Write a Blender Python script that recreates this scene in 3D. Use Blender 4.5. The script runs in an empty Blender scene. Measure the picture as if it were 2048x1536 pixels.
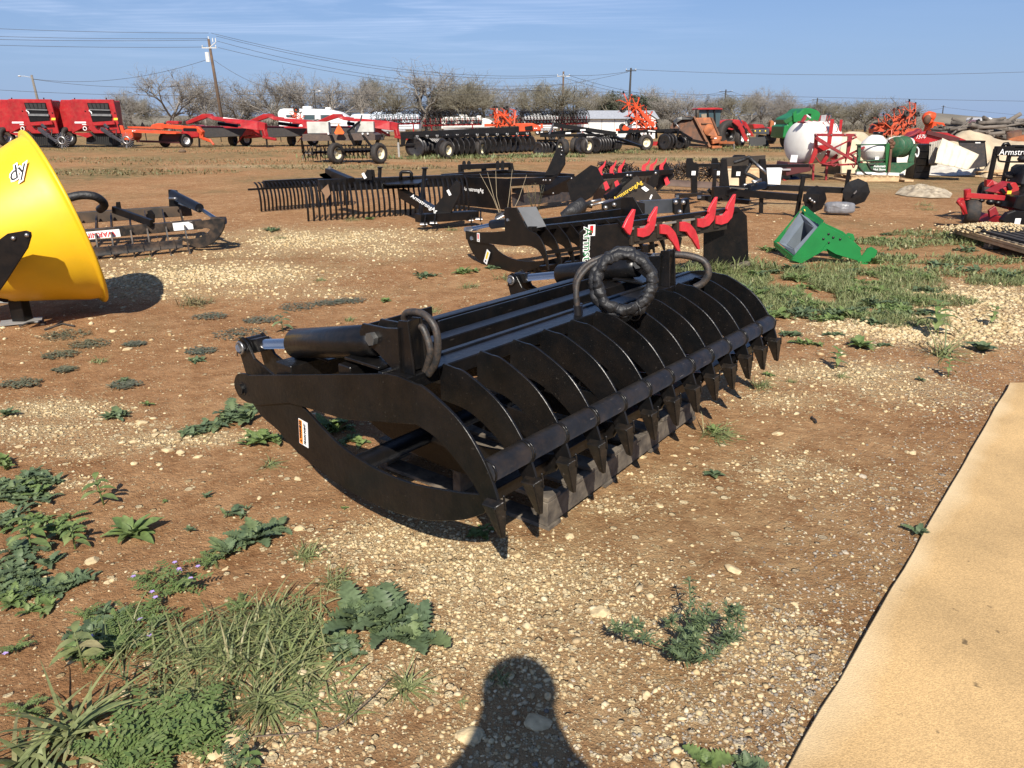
import bpy,bmesh,math,random
import numpy as np
from mathutils import Vector,Matrix,noise as mnoise
R = math.radians
SC = bpy.context.scene
COL = SC.collection
# ---------------------------------------------------------------- camera
FOC,CAM_H = 1450.0,1.6 # focal length in pixels of the 2048 px photograph, lens height
PITCH = math.atan(526/FOC)
cd = bpy.data.cameras.new('camera')
cd.sensor_fit = 'HORIZONTAL';cd.sensor_width = 36.0;cd.lens = 36.0*FOC/2048
cd.clip_start = 0.02;cd.clip_end = 4000
cam = bpy.data.objects.new('camera',cd);COL.objects.link(cam)
cam.location = (0,0,CAM_H);cam.rotation_euler = (math.pi/2-PITCH,0,0)
SC.camera = cam
# ---------------------------------------------------------------- sky and sun
SUN_EL,SUN_AZ = R(42.0),R(180.6) # sun behind the photographer
w = bpy.data.worlds.new('World');SC.world = w;w.use_nodes = True
nt = w.node_tree;nt.nodes.clear();N = nt.nodes.new;LK = nt.links.new
out = N('ShaderNodeOutputWorld');bg = N('ShaderNodeBackground');sky = N('ShaderNodeTexSky')
sky.sky_type = 'NISHITA';sky.sun_disc = False;sky.sun_elevation = SUN_EL;sky.sun_rotation = SUN_AZ
sky.altitude = 0;sky.air_density = 1.0;sky.dust_density = 0.35;sky.ozone_density = 3.0
bg.inputs['Strength'].default_value = 0.054
# thin cirrus: direction projected onto a high layer
tc = N('ShaderNodeTexCoord');sep = N('ShaderNodeSeparateXYZ');LK(tc.outputs['Generated'],sep.inputs[0])
mz = N('ShaderNodeMath');mz.operation = 'MAXIMUM';mz.inputs[1].default_value = 0.03;LK(sep.outputs['Z'],mz.inputs[0])
dx = N('ShaderNodeMath');dx.operation = 'DIVIDE';LK(sep.outputs['X'],dx.inputs[0]);LK(mz.outputs[0],dx.inputs[1])
dy = N('ShaderNodeMath');dy.operation = 'DIVIDE';LK(sep.outputs['Y'],dy.inputs[0]);LK(mz.outputs[0],dy.inputs[1])
cmb = N('ShaderNodeCombineXYZ');LK(dx.outputs[0],cmb.inputs[0]);LK(dy.outputs[0],cmb.inputs[1])
mp = N('ShaderNodeMapping');mp.inputs['Scale'].default_value = (0.55,0.9,1);mp.inputs['Rotation'].default_value = (0,0,R(12));LK(cmb.outputs[0],mp.inputs[0])
n1 = N('ShaderNodeTexNoise');n1.inputs['Scale'].default_value = 0.8;n1.inputs['Detail'].default_value = 7;n1.inputs['Roughness'].default_value = 0.55;n1.inputs['Distortion'].default_value = 0.6
LK(mp.outputs[0],n1.inputs['Vector'])
wv = N('ShaderNodeTexWave');wv.wave_type = 'BANDS';wv.bands_direction = 'Y';wv.inputs['Scale'].default_value = 1.5;wv.inputs['Distortion'].default_value = 7;wv.inputs['Detail'].default_value = 5;wv.inputs['Detail Scale'].default_value = 0.7
LK(mp.outputs[0],wv.inputs['Vector'])
cr = N('ShaderNodeValToRGB');cr.color_ramp.elements[0].position = 0.43;cr.color_ramp.elements[1].position = 0.78;LK(n1.outputs['Fac'],cr.inputs[0])
mm = N('ShaderNodeMath');mm.operation = 'MULTIPLY_ADD';mm.inputs[1].default_value = 0.4;mm.inputs[2].default_value = 0.6;LK(wv.outputs['Fac'],mm.inputs[0])
m3 = N('ShaderNodeMath');m3.operation = 'MULTIPLY';LK(cr.outputs[0],m3.inputs[0]);LK(mm.outputs[0],m3.inputs[1])
rz = N('ShaderNodeMapRange');rz.inputs['From Min'].default_value = 0.05;rz.inputs['From Max'].default_value = 0.16;rz.inputs['To Max'].default_value = 0.8;LK(sep.outputs['Z'],rz.inputs['Value'])
m4 = N('ShaderNodeMath');m4.operation = 'MULTIPLY';LK(m3.outputs[0],m4.inputs[0]);LK(rz.outputs[0],m4.inputs[1])
mx = N('ShaderNodeMix');mx.data_type = 'RGBA';mx.inputs['B'].default_value = (10.5,12.0,15.5,1)
tint = N('ShaderNodeMix');tint.data_type = 'RGBA';tint.blend_type = 'MULTIPLY';tint.inputs['Factor'].default_value = 1;tint.inputs['B'].default_value = (0.84,1.0,1.30,1)
LK(sky.outputs[0],tint.inputs['A']);hzr = N('ShaderNodeMapRange');hzr.inputs['From Min'].default_value = 0.0;hzr.inputs['From Max'].default_value = 0.28;hzr.inputs['To Min'].default_value = 0.85;hzr.inputs['To Max'].default_value = 0.0;LK(sep.outputs['Z'],hzr.inputs['Value'])
hzm = N('ShaderNodeMix');hzm.data_type = 'RGBA';hzm.inputs['B'].default_value = (3.9,5.5,8.9,1);LK(hzr.outputs[0],hzm.inputs['Factor']);LK(tint.outputs['Result'],hzm.inputs['A']);LK(hzm.outputs['Result'],mx.inputs['A']);cx_ = N('ShaderNodeMapRange');cx_.inputs['From Min'].default_value = 0.30;cx_.inputs['From Max'].default_value =-0.10;cx_.inputs['To Min'].default_value = 0.06;LK(sep.outputs['X'],cx_.inputs['Value'])
m5 = N('ShaderNodeMath');m5.operation = 'MULTIPLY';LK(m4.outputs[0],m5.inputs[0]);LK(cx_.outputs[0],m5.inputs[1]);LK(m5.outputs[0],mx.inputs['Factor'])
LK(mx.outputs['Result'],bg.inputs['Color']);LK(bg.outputs[0],out.inputs['Surface'])
sd = bpy.data.lights.new('sun','SUN');sd.energy = 5.0;sd.angle = R(0.53);sd.color = (1.0,0.93,0.82)
sun = bpy.data.objects.new('sun',sd);COL.objects.link(sun)
sv = Vector((math.sin(SUN_AZ)*math.cos(SUN_EL),math.cos(SUN_AZ)*math.cos(SUN_EL),math.sin(SUN_EL)))
sun.rotation_euler = sv.to_track_quat('Z','Y').to_euler();sun.location = sv*30
vs = SC.view_settings;vs.view_transform = 'Standard';vs.look = 'None';vs.exposure = 0.58;vs.gamma = 1.0;vs.use_curve_mapping = False
SC.cycles.use_denoising = True;SC.cycles.max_bounces = 5;SC.cycles.diffuse_bounces = 3;SC.cycles.transparent_max_bounces = 8
# ---------------------------------------------------------------- survey: where a point of the photograph lies on the ground / on a plane
CP,SP = math.cos(PITCH),math.sin(PITCH)
def ray(px,py):
    a = (px-1024)/FOC;b =-(py-768)/FOC
    return Vector((a,CP+b*SP,-SP+b*CP))
def G(px,py,z=0.0): # ground point
    r = ray(px,py);t = (z-CAM_H)/r.z
    return Vector((r.x*t,r.y*t,z))
def W(px,py,Y): # point at distance Y
    r = ray(px,py);t = Y/r.y
    return Vector((r.x*t,Y,CAM_H+r.z*t))
class Plane: # vertical plane through ground point o, running in direction ang
    def __init__(s,o,ang):
        s.o = Vector((o[0],o[1],0));s.d = Vector((math.cos(ang),math.sin(ang),0));s.n = Vector((-s.d.y,s.d.x,0))
    def __call__(s,px,py,off=0.0):
        r = ray(px,py);t = (s.o.dot(s.n)+off)/r.dot(s.n)
        return Vector((r.x*t,r.y*t,CAM_H+r.z*t))
# ---------------------------------------------------------------- mesh builder
class MB:
    def __init__(s): s.bm = bmesh.new();s.smooth_faces = []
    def _f(s,vs,sm=False):
        try: f = s.bm.faces.new(vs)
        except ValueError: return None
        f.smooth = sm;return f
    def v(s,p): return s.bm.verts.new(p)
    def box(s,c,size,rz=0,M=None):
        hx,hy,hz = size[0]/2,size[1]/2,size[2]/2
        T = M if M is not None else Matrix.Translation(Vector(c)) @ Matrix.Rotation(rz,4,'Z')
        vs = [s.v(T @ Vector((x*hx,y*hy,z*hz))) for z in (-1,1) for y in (-1,1) for x in (-1,1)]
        for q in ((0,2,3,1),(4,5,7,6),(0,1,5,4),(2,6,7,3),(0,4,6,2),(1,3,7,5)): s._f([vs[i] for i in q])
        return s
    def beam(s,p,q,w,h=None,up=(0,0,1)):
        p,q = Vector(p),Vector(q);h = w if h is None else h
        d = (q-p);L = d.length
        if L < 1e-6: return s
        d /= L;u = Vector(up)
        if abs(d.dot(u)) > 0.98: u = Vector((0,1,0))
        sx = d.cross(u).normalized();uz = sx.cross(d)
        M = Matrix((( sx.x,d.x,uz.x,(p.x+q.x)/2),(sx.y,d.y,uz.y,(p.y+q.y)/2),(sx.z,d.z,uz.z,(p.z+q.z)/2),(0,0,0,1)))
        return s.box(None,(w,L,h),M=M)
    def tube(s,pts,r,n=8,cap=True,sm=True):
        pts = [Vector(p) for p in pts];rs = r if isinstance(r,(list,tuple)) else [r]*len(pts)
        rings = [];prev = None
        for i,p in enumerate(pts):
            d = (pts[min(i+1,len(pts)-1)]-pts[max(i-1,0)]).normalized()
            if prev is None:
                a = Vector((0,0,1)) if abs(d.z) < 0.9 else Vector((1,0,0))
                x = d.cross(a).normalized()
            else:
                x = prev-d*prev.dot(d)
                x = x.normalized() if x.length > 1e-6 else d.orthogonal().normalized()
            prev = x;y = d.cross(x)
            rings.append([s.v(p+(x*math.cos(2*math.pi*k/n)+y*math.sin(2*math.pi*k/n))*rs[i]) for k in range(n)])
        for a,b in zip(rings,rings[1:]):
            for k in range(n): s._f([a[k],a[(k+1) % n],b[(k+1) % n],b[k]],sm)
        if cap:
            s._f(rings[0][::-1]);s._f(rings[-1])
        return s
    def plate(s,pts,vec): # closed planar outline pts extruded both ways by vec/2
        vec = Vector(vec)/2;n = len(pts)
        a = [s.v(Vector(p)-vec) for p in pts];b = [s.v(Vector(p)+vec) for p in pts]
        fs = [s._f(a[::-1]),s._f(b)]
        for f in fs: f and f.normal_update()
        for k in range(n): s._f([a[k],a[(k+1) % n],b[(k+1) % n],b[k]])
        bmesh.ops.triangulate(s.bm,faces=[f for f in fs if f and len(f.verts) > 4])
        return s
    def yz(s,prof,x0,x1): return s.plate([((x0+x1)/2,a,b) for a,b in prof],(x1-x0,0,0))
    def xz(s,prof,y0,y1): return s.plate([(a,(y0+y1)/2,b) for a,b in prof],(0,y1-y0,0))
    def xy(s,prof,z0,z1): return s.plate([(a,b,(z0+z1)/2) for a,b in prof],(0,0,z1-z0))
    def lathe(s,prof,c=(0,0,0),axis=(0,0,1),n=24,sm=True,close=False): # prof: (radius, along axis)
        ax = Vector(axis).normalized();x = ax.orthogonal().normalized();y = ax.cross(x);c = Vector(c);rings = []
        for r,h in prof:
            if r < 1e-5: rings.append([s.v(c+ax*h)])
            else: rings.append([s.v(c+ax*h+(x*math.cos(2*math.pi*k/n)+y*math.sin(2*math.pi*k/n))*r) for k in range(n)])
        seq = list(zip(rings,rings[1:]))+([(rings[-1],rings[0])] if close else [])
        for a,b in seq:
            for k in range(n):
                if len(a) == 1 and len(b) == 1: break
                if len(a) == 1: s._f([a[0],b[(k+1) % n],b[k]],sm)
                elif len(b) == 1: s._f([a[k],a[(k+1) % n],b[0]],sm)
                else: s._f([a[k],a[(k+1) % n],b[(k+1) % n],b[k]],sm)
        return s
    def cyl(s,p,q,r,n=16):
        p,q = Vector(p),Vector(q);L = (q-p).length
        return s.lathe([(0,0),(r,0),(r,0),(r,L),(r,L),(0,L)],p,q-p,n)
    def ring(s,c,axis,Rr,r,n=24,m=8):
        return s.lathe([(Rr+r*math.cos(2*math.pi*k/m),r*math.sin(2*math.pi*k/m)) for k in range(m)],c,axis,n,close=True)
    def ball(s,c,rx,ry=None,rz=None,n=10):
        ry = ry or rx;rz = rz or rx
        M = Matrix.Translation(Vector(c)) @ Matrix.Diagonal((rx,ry,rz,1))
        r = bmesh.ops.create_uvsphere(s.bm,u_segments=n,v_segments=max(4,n // 2+1),radius=1,matrix=M)
        for v in r['verts']:
            for f in v.link_faces: f.smooth = True
        return s
    def strip(s,pts,widths,nrm=(0,0,1)): # a leaf or blade: centre line + half widths
        pts = [Vector(p) for p in pts];prev = None
        for i,p in enumerate(pts):
            d = (pts[min(i+1,len(pts)-1)]-pts[max(i-1,0)])
            sd = d.cross(Vector(nrm));sd = sd.normalized() if sd.length > 1e-6 else Vector((1,0,0))
            row = (s.v(p-sd*widths[i]),s.v(p+sd*widths[i]))
            if prev: s._f([prev[0],prev[1],row[1],row[0]],True)
            prev = row
        return s
    def build(s,name,mat,parent=None,bevel=0,base=None,weld=False):
        """link as ONE mesh object; with a parent the mesh is in the parent's own frame (or in world space when parent['world'])"""
        bmesh.ops.recalc_face_normals(s.bm,faces=s.bm.faces)
        if weld: bmesh.ops.remove_doubles(s.bm,verts=s.bm.verts,dist=1e-5)
        me = bpy.data.meshes.new(name)
        off = None
        if parent is not None and ROOTS.get(parent.name) == 'world': off = world_loc(parent)
        elif base is not None: off = Vector(base)
        if off is not None: bmesh.ops.translate(s.bm,verts=s.bm.verts,vec=-off)
        s.bm.to_mesh(me);s.bm.free()
        o = bpy.data.objects.new(name,me);COL.objects.link(o)
        if mat is not None: me.materials.append(mat)
        if parent is not None: o.parent = parent
        elif base is not None: o.location = base
        if parent is not None and ROOTS.get(parent.name) == 'world': ROOTS[o.name] = 'world'
        if bevel:
            m = o.modifiers.new('bevel','BEVEL');m.width = bevel;m.segments = 1;m.limit_method = 'ANGLE';m.angle_limit = R(40)
        return o
ROOTS = {}
def world_loc(o):
    v = Vector(o.location)
    while o.parent: o = o.parent;v += o.location
    return v
def tag(o,label=None,cat=None,group=None,kind=None):
    if label: o['label'] = label
    if cat: o['category'] = cat
    if group: o['group'] = group
    if kind: o['kind'] = kind
    return o
def thing(name,label,cat,loc=(0,0,0),rz=0,group=None,world=False):
    o = bpy.data.objects.new(name,None);COL.objects.link(o);o.empty_display_size = 0.2
    o.location = loc;o.rotation_euler = (0,0,rz)
    if world: ROOTS[o.name] = 'world' # its parts are measured in world space
    return tag(o,label,cat,group)
KIDS = {}
def dup(root,loc,rz=None,label=None,group=None,scale=None):
    """copy of a thing with copies of its parts and sub-parts (shared meshes)"""
    def rec(o,par):
        c = o.copy();COL.objects.link(c)
        if par is not None: c.parent = par
        for ch in KIDS[o.name]: rec(ch,c)
        return c
    if root.name not in KIDS:
        for o in bpy.data.objects: KIDS.setdefault(o.name,[])
        for o in [root]+list(root.children_recursive): KIDS[o.name] = list(o.children)
    c = rec(root,None);c.location = loc
    if rz is not None: c.rotation_euler = (0,0,rz)
    if scale is not None: c.scale = (scale,)*3 if not isinstance(scale,tuple) else scale
    tag(c,label,None,group);return c
# ---------------------------------------------------------------- materials
MATS = {}
def mat(name,col,rough=0.6,metal=0.0,var=0.15,vscale=6.0,dust=0.0,dustcol=(0.33,0.2,0.11),bump=0.0,bscale=60,coat=0.0,spec=0.5,trans=0.0,col2=None,scratch=0.0):
    if name in MATS: return MATS[name]
    m = bpy.data.materials.new(name);m.use_nodes = True;t = m.node_tree;b = t.nodes['Principled BSDF'];N = t.nodes.new;L = t.links.new
    b.inputs['Roughness'].default_value = rough;b.inputs['Metallic'].default_value = metal;b.inputs['Coat Weight'].default_value = coat;b.inputs['Specular IOR Level'].default_value = spec
    tc = N('ShaderNodeTexCoord');n = N('ShaderNodeTexNoise');n.inputs['Scale'].default_value = vscale;n.inputs['Detail'].default_value = 5;L(tc.outputs['Object'],n.inputs['Vector'])
    mx = N('ShaderNodeMix');mx.data_type = 'RGBA'
    c2 = col2 or tuple(c*(1-var) for c in col);c1 = tuple(min(1,c*(1+var)) for c in col) if not col2 else col
    mx.inputs['A'].default_value = (*c2,1);mx.inputs['B'].default_value = (*c1,1)
    cr = N('ShaderNodeMapRange');cr.inputs['From Min'].default_value = 0.35;cr.inputs['From Max'].default_value = 0.65;L(n.outputs['Fac'],cr.inputs['Value']);L(cr.outputs[0],mx.inputs['Factor'])
    cout = mx.outputs['Result']
    if dust:
        n2 = N('ShaderNodeTexNoise');n2.inputs['Scale'].default_value = vscale*2.3;n2.inputs['Detail'].default_value = 8;n2.inputs['Roughness'].default_value = 0.7;L(tc.outputs['Object'],n2.inputs['Vector'])
        r2 = N('ShaderNodeMapRange');r2.inputs['From Min'].default_value = 0.42;r2.inputs['From Max'].default_value = 0.75;r2.inputs['To Max'].default_value = dust;L(n2.outputs['Fac'],r2.inputs['Value'])
        md = N('ShaderNodeMix');md.data_type = 'RGBA';md.inputs['B'].default_value = (*dustcol,1);L(cout,md.inputs['A']);L(r2.outputs[0],md.inputs['Factor']);cout = md.outputs['Result']
        rr = N('ShaderNodeMath');rr.operation = 'MULTIPLY_ADD';rr.inputs[1].default_value = 0.5;rr.inputs[2].default_value = rough;L(r2.outputs[0],rr.inputs[0]);L(rr.outputs[0],b.inputs['Roughness'])
    if scratch:
        n3 = N('ShaderNodeTexNoise');n3.inputs['Scale'].default_value = 90;n3.inputs['Detail'].default_value = 3;mpn = N('ShaderNodeMapping');mpn.inputs['Scale'].default_value = (0.15,1,1);mpn.inputs['Rotation'].default_value = (0.5,0.3,0.4)
        L(tc.outputs['Object'],mpn.inputs[0]);L(mpn.outputs[0],n3.inputs['Vector'])
        r3 = N('ShaderNodeMapRange');r3.inputs['From Min'].default_value = 0.68;r3.inputs['From Max'].default_value = 0.74;r3.inputs['To Max'].default_value = scratch;L(n3.outputs['Fac'],r3.inputs['Value'])
        ms = N('ShaderNodeMix');ms.data_type = 'RGBA';ms.inputs['B'].default_value = (0.16,0.14,0.12,1);L(cout,ms.inputs['A']);L(r3.outputs[0],ms.inputs['Factor']);cout = ms.outputs['Result']
    L(cout,b.inputs['Base Color'])
    if bump:
        nb = N('ShaderNodeTexNoise');nb.inputs['Scale'].default_value = bscale;nb.inputs['Detail'].default_value = 4;L(tc.outputs['Object'],nb.inputs['Vector'])
        bp = N('ShaderNodeBump');bp.inputs['Strength'].default_value = bump;bp.inputs['Distance'].default_value = 0.02;L(nb.outputs['Fac'],bp.inputs['Height']);L(bp.outputs[0],b.inputs['Normal'])
    if trans:
        tr = N('ShaderNodeBsdfTranslucent');L(cout,tr.inputs['Color']);ms = N('ShaderNodeMixShader');ms.inputs[0].default_value = trans
        o = t.nodes['Material Output'];L(b.outputs[0],ms.inputs[1]);L(tr.outputs[0],ms.inputs[2]);L(ms.outputs[0],o.inputs['Surface'])
    MATS[name] = m;return m
BLACK = mat('black gloss paint',(0.0046,0.0049,0.0055),0.31,0,0.25,5,dust=0.022,bump=0.08,bscale=40,scratch=0.18,spec=0.36)
BLACKF = mat('black satin paint',(0.0042,0.0042,0.0045),0.36,0,0.2,4,dust=0.03,spec=0.36)
DUSTY = mat('dusty black paint',(0.009,0.0085,0.008),0.45,0,0.2,3,dust=0.28)
RUBBER = mat('black rubber',(0.018,0.018,0.018),0.75,0,0.2,8,dust=0.15)
HOSE = mat('hose rubber',(0.022,0.022,0.022),0.5,0,0.2,20,dust=0.2,bump=0.1,bscale=200)
CLOTH = mat('nylon sleeve',(0.014,0.014,0.015),0.55,0,0.2,12,bump=0.5,bscale=28)
CHROME = mat('chrome',(0.62,0.6,0.57),0.22,1.0,0.05)
STEEL = mat('bare steel',(0.35,0.34,0.33),0.4,0.9,0.2,20)
RUST = mat('rusty steel',(0.16,0.07,0.035),0.8,0.0,0.3,4,col2=(0.08,0.045,0.03),bump=0.2)
RUSTO = mat('rusty orange paint',(0.42,0.13,0.04),0.75,0.0,0.3,3,col2=(0.22,0.075,0.03))
RED = mat('red paint',(0.33,0.011,0.015),0.38,0,0.18,2,dust=0.14)
WORN = mat('worn tooth paint',(0.007,0.0068,0.0066),0.34,0,0.3,9,dust=0.07,bump=0.12,bscale=60,scratch=0.5)
REDH = mat('shank red paint',(0.58,0.028,0.042),0.42,0,0.16,9,dust=0.14,scratch=0.3)
ORANGE = mat('orange red paint',(0.56,0.062,0.014),0.42,0,0.18,2,dust=0.14)
MROON = mat('maroon paint',(0.23,0.015,0.022),0.45,0,0.15,5,dust=0.15)
YELLOW = mat('yellow poly',(0.78,0.46,0.012),0.45,0,0.06,3,dust=0.12,dustcol=(0.45,0.25,0.05))
GREEN = mat('green paint',(0.010,0.165,0.038),0.4,0,0.1,5)
DGREEN = mat('dark green paint',(0.014,0.08,0.036),0.5,0,0.2,6,dust=0.2)
WHITE = mat('white paint',(0.75,0.75,0.73),0.5,0,0.05,3)
TANKW = mat('translucent white poly',(0.72,0.71,0.66),0.45,0,0.06,2,dust=0.12)
CREAM = mat('cream paint',(0.72,0.66,0.46),0.5,0,0.08)
GREY = mat('grey primer',(0.16,0.19,0.22),0.5,0,0.1)
CONC = mat('concrete block',(0.46,0.45,0.41),0.85,0,0.15,4,bump=0.2)
WOOD = mat('weathered wood',(0.16,0.132,0.098),0.85,0,0.3,14,col2=(0.06,0.05,0.04),bump=0.3,bscale=30)
WOODN = mat('new pine wood',(0.52,0.36,0.2),0.8,0,0.2,9,bump=0.2,bscale=30)
CANVAS = mat('tan canvas',(0.56,0.45,0.3),0.9,0,0.15,3,bump=0.3,bscale=8)
TARP = mat('tan tarp',(0.46,0.37,0.25),0.75,0,0.2,1.5,bump=0.5,bscale=5)
GLASS = mat('cab glass',(0.05,0.08,0.09),0.08,0,0.1,2)
DECW = mat('white decal',(0.8,0.8,0.78),0.45,0,0.03)
DECO = mat('orange decal',(0.8,0.25,0.03),0.45,0,0.03)
DECY = mat('yellow decal',(0.8,0.55,0.05),0.5,0,0.05)
DECK = mat('black ink',(0.01,0.01,0.01),0.5)
DECR = mat('red ink',(0.6,0.015,0.02),0.5)
DECG = mat('green ink',(0.02,0.17,0.06),0.5)
def text(s,size,m,parent,M,name='lettering',ext=0.0008,align='CENTER',shear=0.0,offset=0.0):
    """flat lettering standing just proud of its surface; M maps the text's xy plane into the parent's frame"""
    c = bpy.data.curves.new(name,'FONT');c.body = s;c.size = size;c.align_x = align;c.align_y = 'CENTER';c.extrude = ext;c.shear = shear;c.offset = offset;c.resolution_u = 2
    t = bpy.data.objects.new(name,c);COL.objects.link(t)
    me = bpy.data.meshes.new_from_object(t);bpy.data.objects.remove(t);bpy.data.curves.remove(c)
    me.transform(M);o = bpy.data.objects.new(name,me);COL.objects.link(o);me.materials.clear();me.materials.append(m)
    if parent is not None:
        o.parent = parent
        if ROOTS.get(parent.name) == 'world': me.transform(Matrix.Translation(-world_loc(parent)));ROOTS[o.name] = 'world'
    return o
def basis(o,x,y): # matrix with origin o, text direction x, up y
    x = Vector(x).normalized();y = Vector(y);y = (y-x*y.dot(x)).normalized();z = x.cross(y);o = Vector(o)
    return Matrix(((x.x,y.x,z.x,o.x),(x.y,y.y,z.y,o.y),(x.z,y.z,z.z,o.z),(0,0,0,1)))
def wheel(parent,c,axis,r,w,rimcol,name='wheel',rimr=0.55,tread=True):
    """wheel > tyre, rim"""
    ax = Vector(axis).normalized()
    mb = MB();mb.lathe([(r*rimr,-w/2),(r*0.86,-w/2),(r*0.97,-w*0.38),(r,-w*0.15),(r,w*0.15),(r*0.97,w*0.38),(r*0.86,w/2),(r*rimr,w/2),(r*rimr,w*0.3),(r*rimr,-w*0.3)],c,ax,28,close=True)
    if tread:
        for k in (-0.22,0,0.22): mb.ring(Vector(c)+ax*w*k,ax,r*0.995,r*0.016,28,5)
    t = mb.build(name,RUBBER,parent)
    mb = MB();q = r*rimr
    mb.lathe([(0,-w*0.1),(q*0.3,-w*0.12),(q*0.35,-w*0.02),(q*0.75,-w*0.02),(q*0.85,-w*0.3),(q*1.02,-w*0.42),(q*1.02,w*0.42),(q*0.85,w*0.3),(q*0.75,w*0.02),(q*0.35,w*0.02),(q*0.3,w*0.12),(0,w*0.1)],c,ax,24)
    x = ax.orthogonal().normalized();y = ax.cross(x)
    for k in range(6):
        p = Vector(c)+(x*math.cos(k*1.047)+y*math.sin(k*1.047))*q*0.52
        mb.cyl(p-ax*w*0.08,p+ax*w*0.08,q*0.06,6)
    mb.build('rim',rimcol,t);return t
# ---------------------------------------------------------------- ground
rng = np.random.RandomState(7)
LAT = rng.rand(256,256)
def vnoise(x,y,s):
    x = x/s;y = y/s;xi = np.floor(x).astype(int);yi = np.floor(y).astype(int);fx = x-xi;fy = y-yi
    fx = fx*fx*(3-2*fx);fy = fy*fy*(3-2*fy)
    h = lambda a,b: LAT[a & 255,b & 255]
    return (h(xi,yi)*(1-fx)+h(xi+1,yi)*fx)*(1-fy)+(h(xi,yi+1)*(1-fx)+h(xi+1,yi+1)*fx)*fy
def fbm(x,y,s,o=4):
    r = 0;a = 0.5;t = 0
    for k in range(o): r = r+a*vnoise(x+17.3*k,y-9.1*k,s/2 ** k);t += a;a *= 0.5
    return r/t
# gravel strewn on the dirt: (pixel x, pixel y, half width m, half depth m, strength)
GRAV = [(400,548,1.4,0.75,1.0),(330,585,0.8,0.35,0.5),(560,585,1.1,0.4,0.45),(650,475,1.7,1.2,0.95),(780,500,1.2,0.7,0.6),(480,505,1.0,0.5,0.6),(300,525,0.8,0.4,0.7),
        (120,815,0.42,0.16,0.95),(90,860,0.45,0.2,0.6),(330,875,0.5,0.11,0.95),(180,900,0.4,0.12,0.6),(250,850,0.3,0.1,0.5),(110,965,0.3,0.07,0.6),
        (800,1090,0.42,0.2,0.7),(930,1140,0.4,0.25,0.7),(1090,1160,0.5,0.3,0.5),(1250,1230,0.55,0.3,0.36),(930,1270,0.35,0.25,0.5),(1100,1350,0.5,0.25,0.38),(700,1350,0.45,0.25,0.5),(450,1500,0.4,0.15,0.5),(1000,1480,0.3,0.15,0.45),(1350,1420,0.4,0.25,0.38),(1500,1300,0.35,0.35,0.45),
        (1780,660,0.8,0.5,0.75),(1900,640,0.9,0.8,0.85),(1950,590,1.2,0.9,0.7),(1680,745,0.7,0.28,0.8),(1560,800,0.4,0.2,0.5),(1850,780,0.5,0.4,0.6),(1600,940,0.4,0.3,0.4),(1330,960,0.25,0.15,0.4),(1250,1010,0.25,0.12,0.5),
        (1700,372,3.0,1.6,0.6),(1560,410,1.5,1.0,0.4),(1300,345,3.5,1.5,0.4),(1180,312,7,2.2,0.7),(1450,318,7,3.0,0.8),(880,320,6,1.6,0.35),(560,332,5,1.2,0.7),(720,335,3,0.8,0.6),(1400,500,0.8,0.5,0.6),(1300,470,0.8,0.5,0.6),(1000,500,0.7,0.3,0.5),(150,575,0.6,0.3,0.3)]
SLABP = [G(2020,765,0.015),G(1575,1536,0.015)]
SL_D = (SLABP[1]-SLABP[0]).normalized()
def gravel_amount(x,y):
    g = 0.03+0*x
    for px,py,rx,ry,st in GRAV:
        c = G(px,py);d2 = ((x-c.x)/rx) ** 2+((y-c.y)/ry) ** 2
        g = np.maximum(g,st*np.exp(-d2*1.1))
    # beside the slab
    dd = (x-SLABP[0].x)*-SL_D.y+(y-SLABP[0].y)*SL_D.x
    return np.clip(g*(0.35+1.3*fbm(x,y,0.55,4)),0,1)
def slab_near(x,y):
    dd = np.abs((x-SLABP[0].x)*SL_D.y-(y-SLABP[0].y)*SL_D.x)
    return np.exp(-(dd/0.35) ** 2)*(y < 4.9)+np.exp(-(((x-3.3)/1.0) ** 2+((y-5.1)/0.5) ** 2))
def hz(x,y):
    d = np.hypot(x,y);f = np.clip((d-0.3)/1.5,0,1)
    z = (fbm(x,y,1.1,3)-0.5)*0.035+(fbm(x+50,y,0.16,3)-0.5)*0.016*np.clip(12/(d+1),0,1)
    z = z+np.clip((d-25)/60,0,1)*(fbm(x,y,14,2)-0.5)*0.25
    return z*f-0.006
def hz1(x,y): return float(hz(np.array([x]),np.array([y]))[0])
NA,NR = 1000,430
rad = np.concatenate([[0.0],0.35*np.exp(np.linspace(0,math.log(2500/0.35),NR))])
# angles dense ahead, sparse behind
ta = np.linspace(-1,1,NA,endpoint=False);ang = math.pi/2+math.pi*(0.32*ta+0.68*ta ** 5)
RA,AA = np.meshgrid(rad[1:],ang,indexing='ij')
GX = (RA*np.cos(AA)).ravel();GY = (RA*np.sin(AA)).ravel();GZ = hz(GX,GY)
vco = np.zeros((NA*NR+1,3),dtype=np.float32);vco[1:,0] = GX;vco[1:,1] = GY;vco[1:,2] = GZ
i = np.arange(NR-1)[:,None]*NA;j = np.arange(NA)[None,:];j2 = (j+1) % NA
quads = np.stack([1+i+j,1+i+NA+j,1+i+NA+j2,1+i+j2],-1).reshape(-1,4)
me = bpy.data.meshes.new('ground');nq = len(quads);tri = np.stack([np.zeros(NA,int),1+np.arange(NA),1+(np.arange(NA)+1) % NA],-1)
me.vertices.add(len(vco));me.vertices.foreach_set('co',vco.ravel())
me.loops.add(nq*4+NA*3);me.loops.foreach_set('vertex_index',np.concatenate([quads.ravel(),tri.ravel()]).astype(np.int32))
me.polygons.add(nq+NA);me.polygons.foreach_set('loop_start',np.concatenate([np.arange(nq)*4,nq*4+np.arange(NA)*3]).astype(np.int32))
me.polygons.foreach_set('use_smooth',np.ones(nq+NA,bool));me.update();me.validate()
at = me.attributes.new('zones','FLOAT_COLOR','POINT')
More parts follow.
